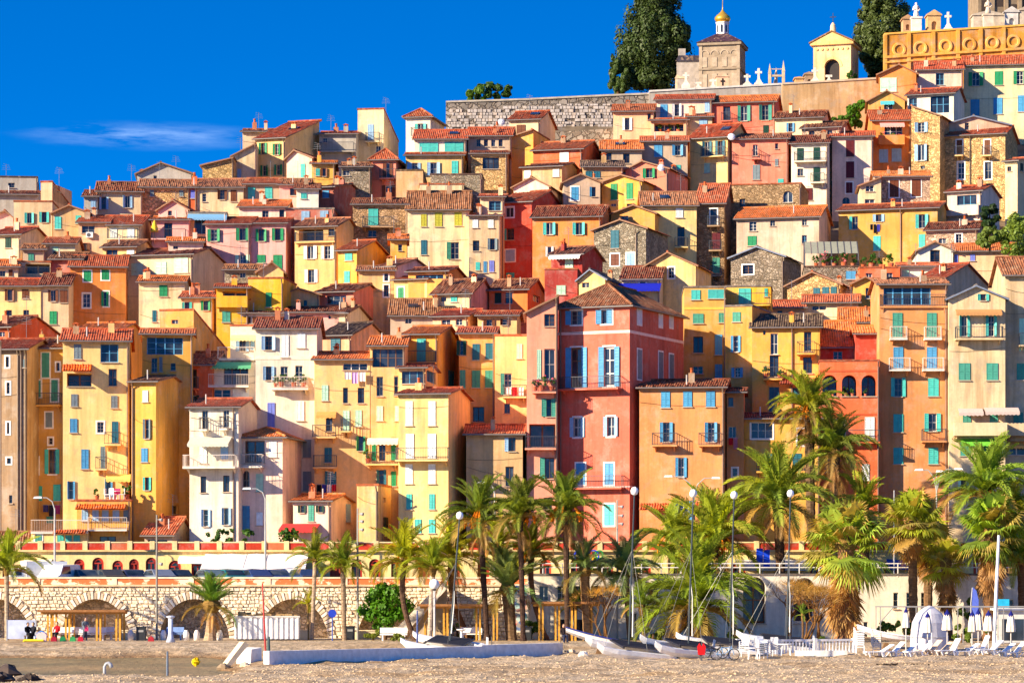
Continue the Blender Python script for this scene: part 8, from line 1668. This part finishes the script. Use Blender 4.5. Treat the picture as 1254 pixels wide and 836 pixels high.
# garden chairs and table on the veranda terrace
def garden_chair(label, p, rz, col):
    E = empty('garden_chair', p, rz, label, 'chair', 'white chairs on the veranda terrace'); c = rgb(*col)
    MB().box(-.25, .25, -.25, .25, .42, .47).build('seat', M['paint'], E, c); MB().box(-.25, .25, .22, .27, .47, .95).build('backrest', M['paint'], E, c)
    for u in (-.22, .18):
        for v in (-.22, .18): MB().box(u, u + .04, v, v + .04, 0, .42).build('leg', M['paint'], E, c)
for x, lab, rz, c in ((131, 'white chair left of the terrace table', 1.4, (240, 240, 238)), (138, 'white chair before the terrace table', 2.6, (240, 240, 238)), (143, 'pink-draped chair at the terrace table', 0.2, (220, 70, 120)), (148, 'white chair right of the terrace table', -1.4, (240, 240, 238))):
    garden_chair(lab, at_house('veranda house', x, 611.5, -.7 - .3 * (x % 2)), rz, c)
p = at_house('veranda house', 140, 611.5, -1.4); E = empty('garden_table', p, 0, 'round white table on the veranda terrace', 'table'); MB().lathe([(.45, .7), (.45, .75)], 14).build('tabletop', M['paint'], E, WHITE); MB().lathe([(.25, 0), (.05, .08), (.05, .7)], 8).build('leg', M['paint'], E, WHITE)
# laundry
def laundry(label, p0, w, cols, rz=0.0):
    E = empty('laundry', p0, rz, label, 'laundry', 'laundry hung at the windows'); MB().bar((-.05, 0, 0), (w + .05, 0, 0), .02).build('line', M['metal'], E, rgb(200, 200, 200)); n = len(cols)
    for i, c in enumerate(cols):
        x0, x1 = w * i / n + .03, w * (i + 1) / n - .03; hgt = .6 + .35 * ((i * 5) % 3) / 2; m = MB(); k = 4
        for j in range(k): a_, b_ = x0 + (x1-x0)*j/k, x0 + (x1-x0)*(j+1)/k; ya, yb_ = .05 * (j % 2), .05 * ((j + 1) % 2); m.quad((a_, ya, 0), (b_, yb_, 0), (b_, yb_ * 1.5, -hgt), (a_, ya * 1.5, -hgt))
        m.build('garment', M['cloth'], E, rgb(*c))
for txt, x, y, w, cols, lab in (('long ochre house', 1066, 275, 1.4, ((20, 20, 26), (30, 30, 40), (70, 70, 170), (120, 30, 60)), 'dark laundry hung out on the long ochre house'), ('olive-ochre quay house', 54, 618, 1.5, ((60, 60, 120), (40, 40, 60), (150, 60, 120)), 'violet laundry hung out on the olive-ochre house'), ('orange-yellow quay house', 388, 593, 1.7, ((20, 22, 30), (60, 60, 150), (236, 232, 226), (200, 40, 60)), 'laundry hung out on the orange-yellow house'), ('narrow orange wing', 892, 536, .8, ((200, 40, 50), (190, 120, 140)), 'red and rosy cloth hung on the narrow orange wing'), ('narrow pale yellow quay house', 619, 474, 1.6, ((240, 240, 240), (200, 30, 40), (230, 230, 230)), 'white and red laundry beside the pink palace'), ('orange-yellow quay house', 422, 456, 1.8, ((240, 236, 236), (200, 160, 210), (240, 236, 230)), 'white and lilac laundry under the orange-yellow gallery')):
    laundry(lab, at_house(txt, x, y, .35), w, cols)
# glazed pergola on the rubble terrace
H = find('glazed pergola'); E0, fp = H[0], H[10]; u0, z0 = fp(986, 309); u1, _ = fp(1052, 309); zf = H[8]; E = empty('glazed_pergola', E0.matrix_basis @ Vector((u0, 1.6, zf + .14)), E0.rotation_euler.z, 'slanting glazed pergola above the potted rubble terrace', 'pergola', None); w = u1 - u0; za = z0 - zf - .1
for i in range(9): u = w * i / 8; MB().bar((u, 0, za), (u, 3.2, za + 1.5), .07).build('rafter', M['metal'], E, rgb(80, 80, 84))
for i in range(8): a_, b_ = w * i / 8 + .05, w * (i + 1) / 8 - .05; MB().quad((a_, 0, za + .01), (b_, 0, za + .01), (b_, 3.2, za + 1.51), (a_, 3.2, za + 1.51)).build('pane', M['paint'], E, rgb(150, 150, 128))
for u in (0, w / 2, w): MB().box(u - .05, u + .05, -.05, .05, 0, za).build('post', M['metal'], E, rgb(90, 90, 94))
for u in (0, w): MB().box(u - .05, u + .05, 3.1, 3.2, 0, za + 1.45).build('post', M['metal'], E, rgb(90, 90, 94))
# yellow parasol on the left hillside
p = at_house('lilac-pink house', 190, 286, .6); E = empty('closed_parasol', p, 0, 'closed yellow parasol by the lilac-pink house', 'parasol'); MB().tube([(0, 0, -.6), (0, 0, .2)], .04, 6).build('pole', M['metal'], E, rgb(150, 140, 120)); MB().lathe([(.42, .1), (.36, .5), (.1, 1.2), (.03, 1.3)], 10).build('canopy', M['cloth'], E, rgb(236, 190, 60))
# air conditioner
p = at_house('wide window and air conditioner', 110, 288, .02); E = empty('air_conditioner', p, 0, 'white air conditioner on the peach house wall', 'air conditioner'); MB().box(-.35, .35, -.3, 0, -.28, .28).build('casing', M['paint'], E, rgb(236, 236, 234)); o = MB().lathe([(.2, 0), (.2, .02)], 14).build('fan_grille', M['metal'], E, rgb(90, 90, 94), False, (-.08, -.3, 0)); o.rotation_euler = (R(90), 0, 0)
